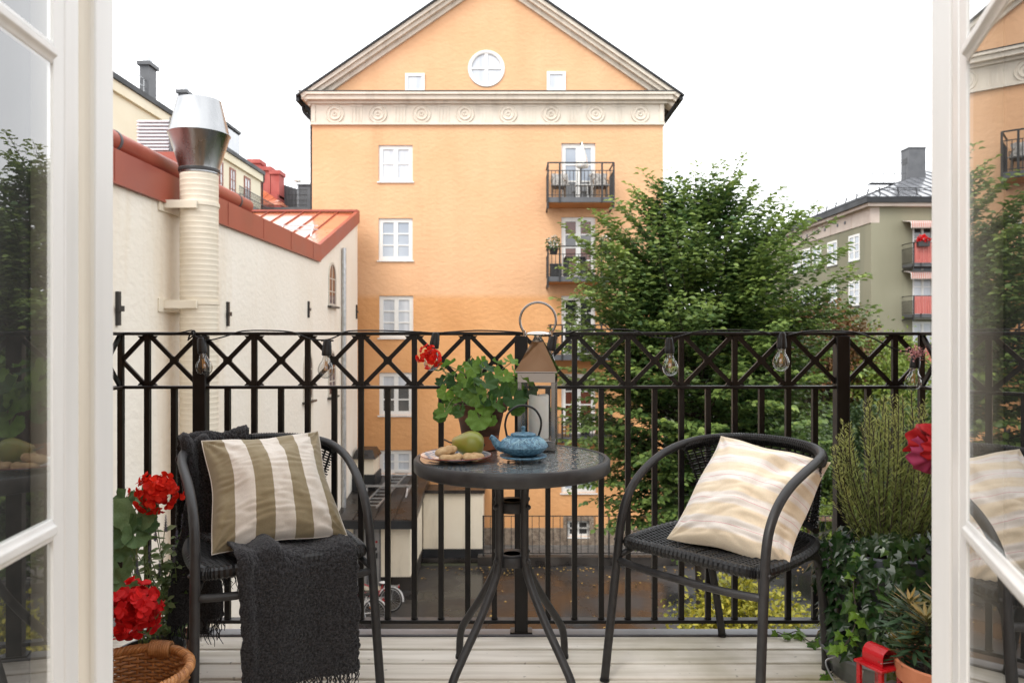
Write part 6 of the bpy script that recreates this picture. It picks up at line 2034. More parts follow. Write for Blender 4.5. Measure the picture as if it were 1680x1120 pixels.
# lantern with candle
lc = V((.086, 2.500, z0)); la = R(7)
ln_ = thing('candle_lantern', 'polished steel lantern with a pyramid roof and ring handle at the back of the table', 'lantern', lc)
def lr(x, y, z):
    return lc + V((x * math.cos(la) + y * math.sin(la), -x * math.sin(la) + y * math.cos(la), z))
def lf(a, b, c): return lr(a, b, c)
def lbox(m, x0, x1, y0, y1, za, zb):
    m.hexa([lr(x0, y0, za), lr(x1, y0, za), lr(x1, y1, za), lr(x0, y1, za), lr(x0, y0, zb), lr(x1, y0, zb), lr(x1, y1, zb), lr(x0, y1, zb)])
h = .061; zb1 = .252
m = MB(); lbox(m, -h, h, -h, h, .001, .034); m.build('base', M_steel2, ln_, bevel=.0015)
for sx in (-1, 1):
    for sy in (-1, 1):
        m = MB(); a, b = sorted((sx * h, sx * (h - .013))); c, d = sorted((sy * h, sy * (h - .013))); lbox(m, a, b, c, d, .0345, zb1 - .030); m.build('corner_post', M_steel2, ln_, bevel=.001)
m = MB()
for (x0, x1, y0, y1) in ((-h, h, -h, -h + .012), (-h, h, h - .012, h), (-h, -h + .012, -h + .0121, h - .0121), (h - .012, h, -h + .0121, h - .0121)):
    lbox(m, x0, x1, y0, y1, zb1 - .0295, zb1)
m.build('top_band', M_steel, ln_, smooth=0)
for (p0, p1) in (((-h + .013, -h + .006), (h - .013, -h + .006)), ((-h + .013, h - .006), (h - .013, h - .006)), ((-h + .006, -h + .013), (-h + .006, h - .013)), ((h - .006, -h + .013), (h - .006, h - .013))):
    m = MB(); m.face([lr(*p0, .035), lr(*p1, .035), lr(*p1, zb1 - .030), lr(*p0, zb1 - .030)]); m.build('pane', M_clear, ln_, smooth=0)
m = MB(); rt = .068; tp_ = .011; zr_ = zb1 + .002; zt_ = zb1 + .118
q0 = [lr(-rt, -rt, zr_), lr(rt, -rt, zr_), lr(rt, rt, zr_), lr(-rt, rt, zr_)]; q1 = [lr(-tp_, -tp_, zt_), lr(tp_, -tp_, zt_), lr(tp_, tp_, zt_), lr(-tp_, tp_, zt_)]
lip = [p + V((0, 0, .004)) for p in q0]
m.hexa(q0 + lip); 
for k in range(4):
    k2 = (k + 1) % 4
    # slightly dished faces, as pressed sheet is
    def dish(u, v):
        p = lip[k].lerp(lip[k2], u).lerp(q1[k].lerp(q1[k2], u), v)
        inn = ((q0[k] + q0[k2]) / 2 - lc); inn.z = 0
        return p - inn.normalized() * .0035 * math.sin(math.pi * u) * math.sin(math.pi * v)
    m.grid(dish, 10, 10)
m.uv = None
m.build('roof', M_steel, ln_, smooth=60)
m = MB(); m.lathe([(.012, zt_ - .004), (.014, zt_ + .004), (.040, zt_ + .005), (.042, zt_ + .008), (.036, zt_ + .014), (.020, zt_ + .018), (.001, zt_ + .019)], lc, n=40); m.build('cap', M_steel, ln_, smooth=50)
m = MB(); zc_ = zt_ + .040
ringp = [lr(.060 * math.sin(R(a)), 0, zt_ + .042 - .060 * math.cos(R(a)) * 1.0 + .012) for a in range(50, 311, 10)]
m.tube(ringp, .0042, 10); m.build('ring_handle', M_steel2, ln_, smooth=180)
for p_ in (ringp[0], ringp[-1]):
    m = MB(); m.tube([p_ + V((0, 0, .006)), p_ + V((0, 0, -.014))], .005, 8); m.build('handle_eye', M_steel, ln_)
cd = thing('pillar_candle', 'thick white pillar candle standing inside the steel lantern', 'candle', lc + V((.002, 0, .034)))
m = MB(); m.lathe([(.001, .0345), (.033, .0345), (.034, .037), (.034, .172), (.032, .177), (.026, .178), (.018, .174), (.001, .173)], lc + V((.002, 0, 0)), n=36, wob=lambda q, a: V((q.x, q.y, q.z + (.0018 * math.sin(2 * a + 1) if q.z > .17 else 0)))); m.build('wax', M_wax, cd, smooth=50)
m = MB(); m.tube([lc + V((.002, 0, .173)), lc + V((.004, 0, .182))], .0012, 6); m.build('wick', M_wicker, cd)
# ---------------------------------------------------------------- plants on the balcony
def geranium_leaf(seed, lobes=7, cup=.22, n=42, rings=6):
    """rounded, scalloped leaf with a notch at its stalk; unit radius, stalk at the origin, tip along +Y"""
    m = MB()
    s = seed * 1.7
    def fn(u, v):
        a = R(18 + 324 * u) - math.pi / 2                    # notch at -Y
        r = v * (1 + .075 * math.cos(lobes * (a + math.pi / 2)) * v + .030 * math.cos(23 * a + s) * v)
        x, y = r * math.cos(a), r * math.sin(a) + .35
        z = cup * r * r * (.75 + .30 * math.sin(2 * a + s)) + .12 * v * v * math.cos(lobes * (a + math.pi / 2) + .3) + .05 * noise.noise(V((x * 2 + s, y * 2, s)))
        z -= .035 * abs(math.cos(lobes * .5 * (a + math.pi / 2))) * v
        return V((x, y, z))
    m.grid(fn, n, rings)
    return m
def petal_head(c, r, mat_, parent, n_fl=26, seed=1, face=(0, -1, .3), name='flower_head'):
    """umbel of five-petalled florets"""
    g = np.random.default_rng(seed)
    A, B, C, D, E = [], [], [], [], []
    c = np.array(c)
    for i in range(n_fl):
        y = 1 - 2 * (i + .5) / n_fl; ph = i * 2.39996
        d = np.array([math.sqrt(1 - y * y) * math.cos(ph), math.sqrt(1 - y * y) * math.sin(ph), y])
        d = d + g.normal(size=3) * .26 + np.array(face) * .15; d /= np.linalg.norm(d)
        fc = c + d * r * (g.uniform(.55, 1.02) if i % 4 else g.uniform(.2, .5)) * (1.16 if d[0] + d[2] * .6 < -.5 or d[0] - d[2] > 1.1 else 1.0)
        t1 = np.cross(d, g.normal(size=3)); t1 /= np.linalg.norm(t1); t2 = np.cross(d, t1)
        for k in range(5):
            a = k * 1.2566 + g.normal() * .12
            rad = t1 * math.cos(a) + t2 * math.sin(a)
            A.append(fc - rad * r * .02); B.append(rad + d * g.uniform(-.1, .7)); C.append(d - rad * .3 + g.normal(size=3) * .35)
            D.append(r * g.uniform(.30, .44)); E.append(np.clip(g.normal(.55, .25), 0, 1))
    o = leaves(name, A, B, C, D, E, mat_, parent, kind=None, wide=.95, fold=.12)
    o.modifiers.new('round', 'SUBSURF').levels = 1
    o.modifiers['round'].render_levels = 1
    for p in o.data.polygons: p.use_smooth = True
    return o
def stalk(p, q, r, parent, sag=0.03, mat_=None, name='stem', n=5):
    p, q = V(p), V(q)
    m = MB(); m.tube(catmull([p, p.lerp(q, .5) + V((0, 0, sag)), q], n), r, 6, cap=False)
    return m.build(name, mat_ or M_stem, parent, smooth=180)
GL = [geranium_leaf(k, cup=(.30, .14, .48, .22)[k]).mesh('leaf', M_gleaf, smooth=180) for k in range(4)]
GL2 = [geranium_leaf(k + 5, cup=(.50, .30, .65)[k]).mesh('leaf', M_gleaf2, smooth=180) for k in range(3)]

# geranium in a terracotta pot on the table
gc = V((-.105, 2.500, TZ + .0035))
gt_ = thing('potted_geranium', 'red flowering geranium in a stained terracotta pot on the glass table', 'plant', gc)
m = MB(); m.lathe([(.001, 0), (.052, 0), (.055, .003), (.068, .078), (.078, .122), (.086, .123), (.090, .130), (.091, .149), (.087, .152), (.081, .150), (.078, .130), (.001, .128)], gc, n=56)
M_geo = M_oldterra
gp_ = m.build('pot', M_geo, gt_, smooth=40)
m = MB(); m.lathe([(.0553, .0005), (.0556, .003), (.0628, .043), (.063, .045), (.0622, .046)], gc, n=56); m.build('clean_band', M_terra, gp_)
m = MB(); m.lathe([(.001, .138), (.078, .131)], gc, n=24); m.build('soil', M_soil, gt_)
crown_c = gc + V((0, 0, .135))
ratio = 2.5 / F_PX
spec = [  # leaf centre in photo pixels, distance, radius px
    (838, 593, 2.52, 17), (856, 612, 2.50, 15), (817, 596, 2.58, 14), (800, 604, 2.52, 19), (775, 603, 2.50, 17), (752, 606, 2.46, 18), (737, 598, 2.50, 16), (726, 606, 2.50, 13),
    (770, 595, 2.58, 14), (790, 592, 2.60, 12), (748, 630, 2.44, 17), (766, 622, 2.42, 19), (797, 628, 2.40, 22), (783, 650, 2.37, 21), (820, 640, 2.42, 18), (845, 636, 2.46, 17), (862, 626, 2.46, 16),
    (868, 640, 2.50, 16), (842, 655, 2.40, 22), (815, 662, 2.36, 19), (795, 670, 2.36, 18), (772, 652, 2.38, 15), (745, 650, 2.42, 15), (731, 644, 2.44, 16), (727, 625, 2.48, 14), (742, 668, 2.40, 14),
    (729, 676, 2.38, 17), (722, 682, 2.40, 13), (755, 675, 2.37, 14), (786, 688, 2.335, 23), (802, 655, 2.36, 16), (829, 618, 2.46, 15), (812, 615, 2.44, 16), (757, 640, 2.40, 15), (737, 655, 2.45, 13),
    (805, 690, 2.36, 12), (848, 670, 2.42, 15), (866, 655, 2.52, 13), (778, 635, 2.40, 17), (832, 625, 2.56, 16), (762, 612, 2.60, 15), (785, 615, 2.62, 16), (810, 635, 2.60, 17), (845, 610, 2.60, 13), (740, 618, 2.58, 13), (750, 660, 2.56, 13)]
gr = random.Random(3)
for k, (px, py, d, rp_) in enumerate(spec):
    p = P(px, py, d); r = rp_ / F_PX * d * .92
    out = V((p.x - gc.x, p.y - gc.y, 0))
    lowf = max(0.0, min(1.0, (py - 600) / 80))
    nrm_ = V((out.x * 2.4 + gr.uniform(-.65, .65), out.y * 1.8 - .15 - .6 * lowf + gr.uniform(-.55, .55), 1.0 - .55 * lowf))
    if py > 680: nrm_ = V((gr.uniform(-.2, .2), -1, .35))
    fw = V((out.x * 5 + gr.uniform(-.5, .5), out.y * 3 - .2, -.25 - .8 * lowf))
    M_ = frame(p, fw, nrm_, r)
    M_ = M_ @ Matrix.Translation((0, -.35, 0))
    lf_ = piece('leaf', GL[k % 4], gt_, M_)
    base = crown_c + V((gr.uniform(-.03, .03), gr.uniform(-.03, .03), 0))
    if py > 665: base = crown_c + V((out.x * .5, out.y * .5, .02))
    mid_ = base.lerp(p, .5) + V((0, 0, .03))
    m = MB(); m.tube(catmull([base, mid_, p - V((0, 0, .004))], 4), .0016, 5, cap=False); m.build('leaf_stalk', M_stem, gt_, smooth=180)
fh = P(706, 585, 2.44)
stalk(crown_c, P(737, 622, 2.46), .003, gt_, .02); stalk(P(737, 622, 2.46), fh, .0018, gt_, .012)
petal_head(fh, .037, M_petal, gt_, 40, 3)

# the flower corner on the left
lc_ = V((-1.12, 2.34, 0))
lg = thing('geranium_planter', 'tall geranium with two red flower heads in a dark pot behind the wicker basket', 'plant', lc_)
m = MB(); m.lathe([(.001, 0), (.08, 0), (.095, .10), (.10, .102), (.10, .12), (.092, .12), (.09, .10), (.001, .09)], lc_, n=40); m.build('pot', M_pot, lg)
m = MB(); m.lathe([(.001, .105), (.090, .10)], lc_, n=20); m.build('soil', M_soil, lg)
for k, (px, py, d, rp_, nx, nz) in enumerate([(225, 843, 2.25, 36, .4, .5), (203, 822, 2.28, 22, -.2, .9), (232, 818, 2.32, 20, .2, 1), (206, 870, 2.22, 30, -.1, .35), (222, 880, 2.2, 22, .3, .3), (240, 862, 2.24, 18, .5, .4),
                                           (199, 935, 2.2, 22, -.1, .6), (203, 958, 2.18, 26, 0, .4), (197, 905, 2.25, 18, 0, .8), (215, 900, 2.3, 18, .2, .8), (196, 985, 2.2, 20, .1, .5), (236, 1010, 2.24, 20, .4, .6), (200, 845, 2.34, 20, .1, .9)]):
    p = P(px, py, d); r = rp_ / F_PX * d
    M_ = frame(p, V((nx + rnd.uniform(-.3, .3), -.3, -.55)), V((nx + rnd.uniform(-.5, .5), -.8, nz + rnd.uniform(0, .6))), r) @ Matrix.Translation((0, -.35, 0))
    piece('leaf', GL2[k % 3], lg, M_)
    stalk(lc_ + V((rnd.uniform(-.03, .03), rnd.uniform(-.03, .03), .1)), p + V((0, .004, 0)), .0020, lg, .02, name='leaf_stalk')
h1, h2 = P(258, 806, 2.26), P(221, 998, 2.06)
stalk(lc_ + V((0, 0, .2)), P(205, 856, 2.3), .004, lg, .0); stalk(P(205, 856, 2.3), h1, .0026, lg, .012)
stalk(lc_ + V((0, -.03, .2)), h2, .003, lg, .10)
petal_head(h1, .060, M_petal, lg, 70, 5)
petal_head(h2, .072, M_petal2, lg, 84, 8)

# mint with lilac spikes next to it
mc = V((-1.13, 2.52, 0))
mt = thing('flowering_mint', 'tall mint with lilac flower spikes and variegated leaves beside the left chair', 'plant', mc)
m = MB(); m.lathe([(.001, 0), (.06, 0), (.07, .07), (.074, .072), (.074, .085), (.068, .085), (.066, .07), (.001, .065)], mc, n=36); m.build('pot', M_oldterra, mt)
gM = np.random.default_rng(21)
A, B, C, D, E = [], [], [], [], []
A2, B2, C2, D2_, E2 = [], [], [], [], []
tops = [(255, 870, 2.34), (272, 855, 2.40), (256, 845, 2.36), (300, 852, 2.42), (307, 880, 2.40), (232, 870, 2.28), (225, 930, 2.22), (213, 920, 2.26), (285, 905, 2.36), (245, 905, 2.32), (262, 930, 2.36), (300, 930, 2.40), (275, 985, 2.34), (240, 1000, 2.30), (262, 1030, 2.30), (285, 1000, 2.42), (230, 1040, 2.28), (252, 960, 2.30), (222, 905, 2.36), (290, 880, 2.44)]
for k, (px, py, d) in enumerate(tops):
    p1 = np.array(P(px, py, d)); p0 = np.array(mc) + np.array([gM.normal() * .03, gM.normal() * .03, .07])
    ctl = (p0 + p1) / 2 + np.array([gM.normal() * .015 - .01, gM.normal() * .02, .03])
    s = np.linspace(0, 1, 12)[:, None]; cv = (1 - s) ** 2 * p0 + 2 * s * (1 - s) * ctl + s ** 2 * p1
    m = MB(); m.tube([V(q) for q in cv], list(np.linspace(.0026, .0012, 12)), 5, cap=False); m.build('stem', M_stem, mt, smooth=180)
    for i in range(2, 12):
        if py < 900 and i > 8 and gM.random() < .5: continue
        a0 = gM.random() * 6.28
        for j in range(2 + (i < 6)):
            a = a0 + j * 3.14 + gM.normal() * .3
            rad = np.array([math.cos(a), math.sin(a), gM.uniform(-.5, .5)])
            A.append(cv[i]); B.append(rad); C.append(np.array([0, -.2, 1]) + gM.normal(size=3) * .45); D.append(gM.uniform(.020, .048)); E.append(gM.random())
    if py < 935:
        for i in range(46):
            q = cv[-1] + np.array([0, 0, -.035 + .055 * i / 46]); a = i * 2.4
            A2.append(q); B2.append([math.cos(a), math.sin(a), .5]); C2.append([0, 0, 1]); D2_.append(.0085 * (1.15 - .6 * i / 46)); E2.append(gM.random())
leaves('leaf_sprays', A, B, C, D, E, M_mint, mt, wide=.5)
leaves('flower_spikes', A2, B2, C2, D2_, E2, M_laven, mt, wide=.7)

# wicker basket
bc = V((-.972, 1.90, 0))
bk_ = thing('wicker_basket', 'round brown willow basket on the deck in front of the red flowers', 'basket', bc)
N_ = 44; HB = .235
def brad(z): return .118 + .026 * (z / HB)
st_ = MB(); st_.tube([(0, 0, .004), (0, 0, HB)], .0042, 6, cap=False)
ws = MB()
for j in range(26):
    z = .008 + j * .0088
    ph = j % 2
    pts = [bc + V(((brad(z) + .0042 * (1 if (i + ph) % 2 else -1)) * math.cos(2 * math.pi * i / N_), (brad(z) + .0042 * (1 if (i + ph) % 2 else -1)) * math.sin(2 * math.pi * i / N_), z)) for i in range(N_)]
    m = MB(); m.tube(catmull(pts, 2, closed=True), .0043, 6, closed=True); m.build('weaver', M_rope, bk_, smooth=180)
sme = MB(); sme.tube([(0, 0, .002), (.026, 0, HB)], .0036, 6, cap=False); sme = sme.mesh('stake', M_rope, smooth=180)
for i in range(N_):
    a = 2 * math.pi * i / N_
    piece('stake', sme, bk_, Matrix.Translation(bc) @ Matrix.Rotation(a, 4, 'Z') @ Matrix.Translation((.118, 0, 0)))
for k in range(4):          # plaited border
    pts = []
    for i in range(96):
        a = 2 * math.pi * i / 96; q = a * 22 + k * math.pi / 2
        rr_ = brad(HB) + .004 + .0085 * math.cos(q); pts.append(bc + V((rr_ * math.cos(a), rr_ * math.sin(a), HB + .006 + .0085 * math.sin(q))))
    m = MB(); m.tube(catmull(pts, 3, closed=True), .0052, 6, closed=True); m.build('border_plait', M_rope, bk_, smooth=180)
m = MB(); m.lathe([(.001, .004), (.112, .004), (.114, .010), (.001, .010)], bc, n=40); m.build('bottom', M_rope, bk_)
hp_ = MB()
for k in range(9):
    a0 = R(82)
    q = [bc + V(((brad(HB) + .002) * math.cos(a0 + (k - 4) * .045), (brad(HB) + .002) * math.sin(a0 + (k - 4) * .045), HB + .006)) + V((0, .018 * math.cos(t_), .018 * math.sin(t_))) for t_ in np.linspace(0, 6.28, 13)[:-1]]
    hp_.tube(q, .0055, 6, closed=True)
o = hp_.build('handle_wrap', M_rope, bk_, smooth=180)
M_fire = mat('dark basket contents', (.02, .014, .01), rough=.9)

# ---------------------------------------------------------------- right corner: rosemary, ivy, spurge, lantern
rc = V((1.205, 2.43, 0))
rs = thing('rosemary_pot', 'tall rosemary bush growing out of a blue grey pot at the right railing post', 'plant', rc)
m = MB(); m.lathe([(.001, .03), (.125, .03), (.135, .06), (.155, .36), (.168, .365), (.170, .405), (.160, .41), (.152, .39), (.001, .375)], rc, n=48); m.build('pot', M_pot, rs)
m = MB(); m.lathe([(.001, .395), (.152, .388)], rc, n=24); m.build('soil', M_soil, rs)
gR = np.random.default_rng(31)
A, B, C, D, E = [], [], [], [], []
stems = MB()
tips = []
for k in range(84):
    px = gR.uniform(1366, 1575); 
    py = float(np.interp(px, [1372, 1390, 1420, 1470, 1500, 1560], [700, 690, 652, 645, 640, 690])) + abs(gR.normal()) * 55
    tips.append((px, py, 2.43 + gR.normal() * .085))
tips += [(1384, 690, 2.36), (1364, 735, 2.34), (1395, 700, 2.40), (1425, 652, 2.42), (1375, 762, 2.33), (1385, 790, 2.34)]
for (px, py, d) in tips:
    p1 = np.array(P(px, py, d)); off = (p1 - np.array(rc)) * np.array([.30, .30, 0])
    p0 = np.array(rc) + off * .8 + np.array([gR.normal() * .02, gR.normal() * .02, .385])
    ctl = p0 * .5 + p1 * .5 + np.array([gR.normal() * .03 + (p1[0] - rc.x) * .12, gR.normal() * .03, -.03])
    n = max(8, int(np.linalg.norm(p1 - p0) / .0045))
    s = np.linspace(0, 1, n)[:, None]; cv = (1 - s) ** 2 * p0 + 2 * s * (1 - s) * ctl + s ** 2 * p1
    stems.tube([V(q) for q in cv[::6]] + [V(cv[-1])], .0016, 4, cap=False)
    tg_ = p1 - p0; tg_ /= np.linalg.norm(tg_)
    ds = .85 if gR.random() < .6 else .5
    for i in range(3, n):
        for j in range(2):
            if gR.random() > ds: continue
            a = gR.random() * 6.28
            rad = np.array([math.cos(a), math.sin(a), 0])
            A.append(cv[i]); B.append(rad * .75 + tg_ * gR.uniform(.5, 1.1)); C.append(gR.normal(size=3)); D.append(gR.uniform(.016, .030) * (1 - .35 * (i / n) ** 6)); E.append(.12 + .75 * (i / n) ** 2 + gR.normal() * .12)
st0 = stems.build('stems', M_bark, rs, smooth=180); st0['kind'] = 'stuff'
leaves('needles', A, B, C, D, E, M_rosemary, rs, wide=.115, fold=.02)

def ivy_leaf(seed):
    m = MB()
    o = [(0, 0), (.16, -.10), (.40, -.12), (.34, .10), (.56, .30), (.30, .42), (.20, .55), (0, 1.0), (-.20, .55), (-.30, .42), (-.56, .30), (-.34, .10), (-.40, -.12), (-.16, -.10)]
    c = V((0, .30, .05))
    p = [V((x, y, -.10 * abs(x) - .05 * (y - .3) ** 2 + .02 * math.sin(seed + x * 9))) for x, y in o]
    for i in range(len(p)):
        m.face([c, p[i], p[(i + 1) % len(p)]])
    return m.mesh('leaf', M_ivy, smooth=180)
IV = [ivy_leaf(k) for k in range(3)]
IVL = [ivy_leaf(k + 7) for k in range(2)]
for me in IVL: me.materials[0] = M_ivylight
iv = thing('ivy_plant', 'dark ivy hanging over the blue grey pot and trailing across the deck', 'plant', rc + V((0, 0, .40)))
gI = random.Random(12)
# skirt of leaves over the pot
cntI = 0
dense = []
for k in range(950):
    a = gI.uniform(math.pi * .80, math.pi * 2.2) if gI.random() < .9 else gI.uniform(0, 6.28)
    h = gI.random() ** .8
    z = .475 - h * (.30 if a > 4.6 else .38)
    r = .160 + .035 * gI.random() + .035 * math.exp(-((z - .38) / .10) ** 2)
    if gI.random() < .16: r = gI.uniform(.05, .15); z = .43 + .04 * gI.random()
    p = rc + V((r * math.cos(a), r * math.sin(a), z))
    out = V((math.cos(a), math.sin(a), .35 + gI.uniform(-.3, .5)))
    fw = V((gI.uniform(-.7, .7), gI.uniform(-.3, .3), -1)) + out * .3
    M_ = frame(p, fw, out + V((gI.uniform(-.4, .4), gI.uniform(-.4, .4), gI.uniform(-.2, .4))), gI.uniform(.026, .050))
    if cntI < 215:
        piece('leaf', IV[k % 3], iv, M_); cntI += 1
    else:
        dense.append(M_)
def trail(pts, n, light, size=(.022, .042)):
    global cntI
    c = catmull(pts, 10)
    m = MB(); m.tube(c, .0017, 5, cap=False); m.build('runner', M_bark, iv, smooth=180)
    for i in range(n):
        q = c[min(len(c) - 1, int((i + gI.random()) / n * len(c)))]
        t_ = V((gI.uniform(-1, 1), gI.uniform(-.8, .4), gI.uniform(-.6, .5)))
        M_ = frame(q + t_ * .010, t_ + V((0, 0, -.4)), V((gI.uniform(-.5, .5), -.7, .8)), gI.uniform(*size))
        if cntI < 296:
            piece('leaf', (IVL if gI.random() < light else IV)[i % 2], iv, M_); cntI += 1
        else:
            dense.append(M_)
trail([P(1412, 905, 2.3), P(1400, 960, 2.28), P(1405, 1010, 2.26), P(1392, 1050, 2.25), P(1372, 1068, 2.3)], 24, .6)
trail([P(1405, 955, 2.32), P(1385, 945, 2.40), P(1360, 940, 2.48), P(1340, 955, 2.5)], 12, .75)
trail([P(1400, 890, 2.35), P(1375, 912, 2.4), P(1352, 938, 2.45)], 7, .5)
trail([P(1380, 1040, 2.3), PZ(1330, 1052, .02), PZ(1310, 1035, .02), PZ(1290, 1040, .02), PZ(1275, 1036, .02)], 12, .85)
trail([P(1390, 1050, 2.26), PZ(1372, 1085, .02), PZ(1366, 1102, .01), PZ(1345, 1108, .01)], 9, .7)
trail([P(1440, 960, 2.24), P(1450, 1000, 2.22), P(1475, 1040, 2.12), P(1470, 1075, 2.08), P(1468, 1105, 2.05)], 10, .1)
dm = MB()
for M_ in dense:
    base = len(dm.v)
    src = IV[0]
    for v_ in src.vertices: dm.v.append(M_ @ v_.co)
    for p_ in src.polygons: dm.f.append(tuple(base + i for i in p_.vertices))
o = dm.build('leaf_mass', M_ivy, iv, smooth=180); o['kind'] = 'stuff'

zt = thing('zinc_tub', 'shallow zinc tub with a wire handle under the ivy covered pot', 'tub', rc)
m = MB(); m.lathe([(.001, .0), (.165, 0), (.172, .010), (.192, .085), (.200, .092), (.203, .088), (.203, .081), (.195, .078), (.17, .014), (.001, .012)], rc, n=56); m.build('basin', M_zinc, zt)
m = MB(); a0 = R(200)
pA = rc + V((.203 * math.cos(a0), .203 * math.sin(a0), .085)); pB = rc + V((.203 * math.cos(a0 + .45), .203 * math.sin(a0 + .45), .085))
m.tube(catmull([pA, pA + V((-.035, -.01, -.015)), pA.lerp(pB, .5) + V((-.05, -.035, -.055)), pB + V((-.03, -.03, -.06)), pB + V((0, 0, -.01))], 6), .0028, 6); m.build('wire_handle', M_galv, zt)

# spurge in terracotta
sc_ = V((1.118, 1.96, 0))
sg_ = thing('potted_spurge', 'narrow leaved spurge with orange tinted rosettes in a terracotta pot', 'plant', sc_)
m = MB(); m.lathe([(.001, 0), (.068, 0), (.072, .003), (.090, .185), (.100, .187), (.108, .194), (.113, .240), (.108, .244), (.101, .240), (.096, .20), (.001, .195)], sc_, n=56); m.build('pot', M_terra, sg_, smooth=40)
m = MB(); m.lathe([(.001, .205), (.100, .20)], sc_, n=20); m.build('soil', M_soil, sg_)
gS = np.random.default_rng(8)
for k, (px, py, d, sz_) in enumerate([(1492, 985, 2.02, .075), (1520, 1012, 1.93, .08), (1475, 1005, 2.06, .06), (1500, 1040, 1.95, .065), (1545, 985, 2.0, .08), (1560, 1030, 1.95, .08), (1480, 1050, 2.0, .06)]):
    c = np.array(P(px, py, d))
    stalk(sc_ + V((gS.normal() * .03, gS.normal() * .03, .20)), V(c) - V((0, 0, .012)), .0035, sg_, .0, mat_=M_bark)
    A, B, C, D, E = [], [], [], [], []
    for i in range(52):
        h = i / 52; a = i * 2.4
        out = np.array([math.cos(a), math.sin(a), -.25 + 1.15 * h + gS.normal() * .12])
        A.append(c + np.array([0, 0, -.05 + .05 * h])); B.append(out); C.append(np.array([0, 0, 1.0]) + gS.normal(size=3) * .2); D.append(sz_ * gS.uniform(.8, 1.2) * (1.1 - .45 * h)); E.append(np.clip((h - .35) * 1.1 * gS.random() * 1.3, 0, 1))
    leaves('rosette', A, B, C, D, E, M_spurge, sg_, kind=None, wide=.17, fold=.02)

# red lantern on the deck
rl_ = V((.985, 2.02, 0))
a_ = R(24)
rlt = thing('red_lantern', 'small red metal lantern with a curved chimney standing on the deck', 'lantern', rl_)
def rr3(x, y, z): return rl_ + V((x * math.cos(a_) - y * math.sin(a_), x * math.sin(a_) + y * math.cos(a_), z))
def rbox(m, x0, x1, y0, y1, za, zb):
    m.hexa([rr3(x0, y0, za), rr3(x1, y0, za), rr3(x1, y1, za), rr3(x0, y1, za), rr3(x0, y0, zb), rr3(x1, y0, zb), rr3(x1, y1, zb), rr3(x0, y1, zb)])
h = .040
m = MB(); rbox(m, -h - .003, h + .003, -h - .003, h + .003, .001, .022); m.build('base', M_red, rlt, bevel=.0015)
for sx in (-1, 1):
    for sy in (-1, 1):
        m = MB(); x0, x1 = sorted((sx * h, sx * (h - .011))); y0, y1 = sorted((sy * h, sy * (h - .011))); rbox(m, x0, x1, y0, y1, .0225, .2075); m.build('corner_post', M_red, rlt, bevel=.001)
m = MB(); rbox(m, -h - .005, h + .005, -h - .005, h + .005, .208, .215); m.build('roof_plate', M_red, rlt, bevel=.0015)
for (p0, p1) in (((-h + .011, -h + .004), (h - .011, -h + .004)), ((-h + .011, h - .004), (h - .011, h - .004)), ((-h + .004, -h + .011), (-h + .004, h - .011)), ((h - .004, -h + .011), (h - .004, h - .011))):
    m = MB(); m.face([rr3(*p0, .023), rr3(*p1, .023), rr3(*p1, .207), rr3(*p0, .207)]); m.build('pane', M_clear, rlt, smooth=0)
m = MB()
for k in range(12):
    t0, t1 = math.pi * k / 12, math.pi * (k + 1) / 12
    q = [(-.026 * math.cos(t0), .2155 + .022 + .022 * math.sin(t0)), (-.026 * math.cos(t1), .2155 + .022 + .022 * math.sin(t1))]
    m.hexa([rr3(q[0][0], -.032, q[0][1]), rr3(q[1][0], -.032, q[1][1]), rr3(q[1][0], .032, q[1][1]), rr3(q[0][0], .032, q[0][1])] + [rr3(x * .94, y, z - .0015) for x, z, y in ((q[0][0], q[0][1], -.032), (q[1][0], q[1][1], -.032), (q[1][0], q[1][1], .032), (q[0][0], q[0][1], .032))])
rbox(m, -.0265, -.0245, -.032, .032, .2155, .238); rbox(m, .0245, .0265, -.032, .032, .2155, .238)
m.build('chimney_hood', M_red, rlt, smooth=30)
m = MB(); m.tube([rr3(-.03, -.030, .228), rr3(.032, -.034, .224)], .0012, 6); m.build('wire', M_galv, rlt)
m = MB(); m.lathe([(.001, .0225), (.018, .0225), (.0185, .040), (.001, .040)], rl_, n=20); tl_ = m.build('tealight', M_wax, rlt)
m = MB(); m.lathe([(.0188, .0226), (.0215, .0226), (.0222, .036), (.0195, .036)], rl_, n=20); m.build('tealight_cup', M_red, rlt)

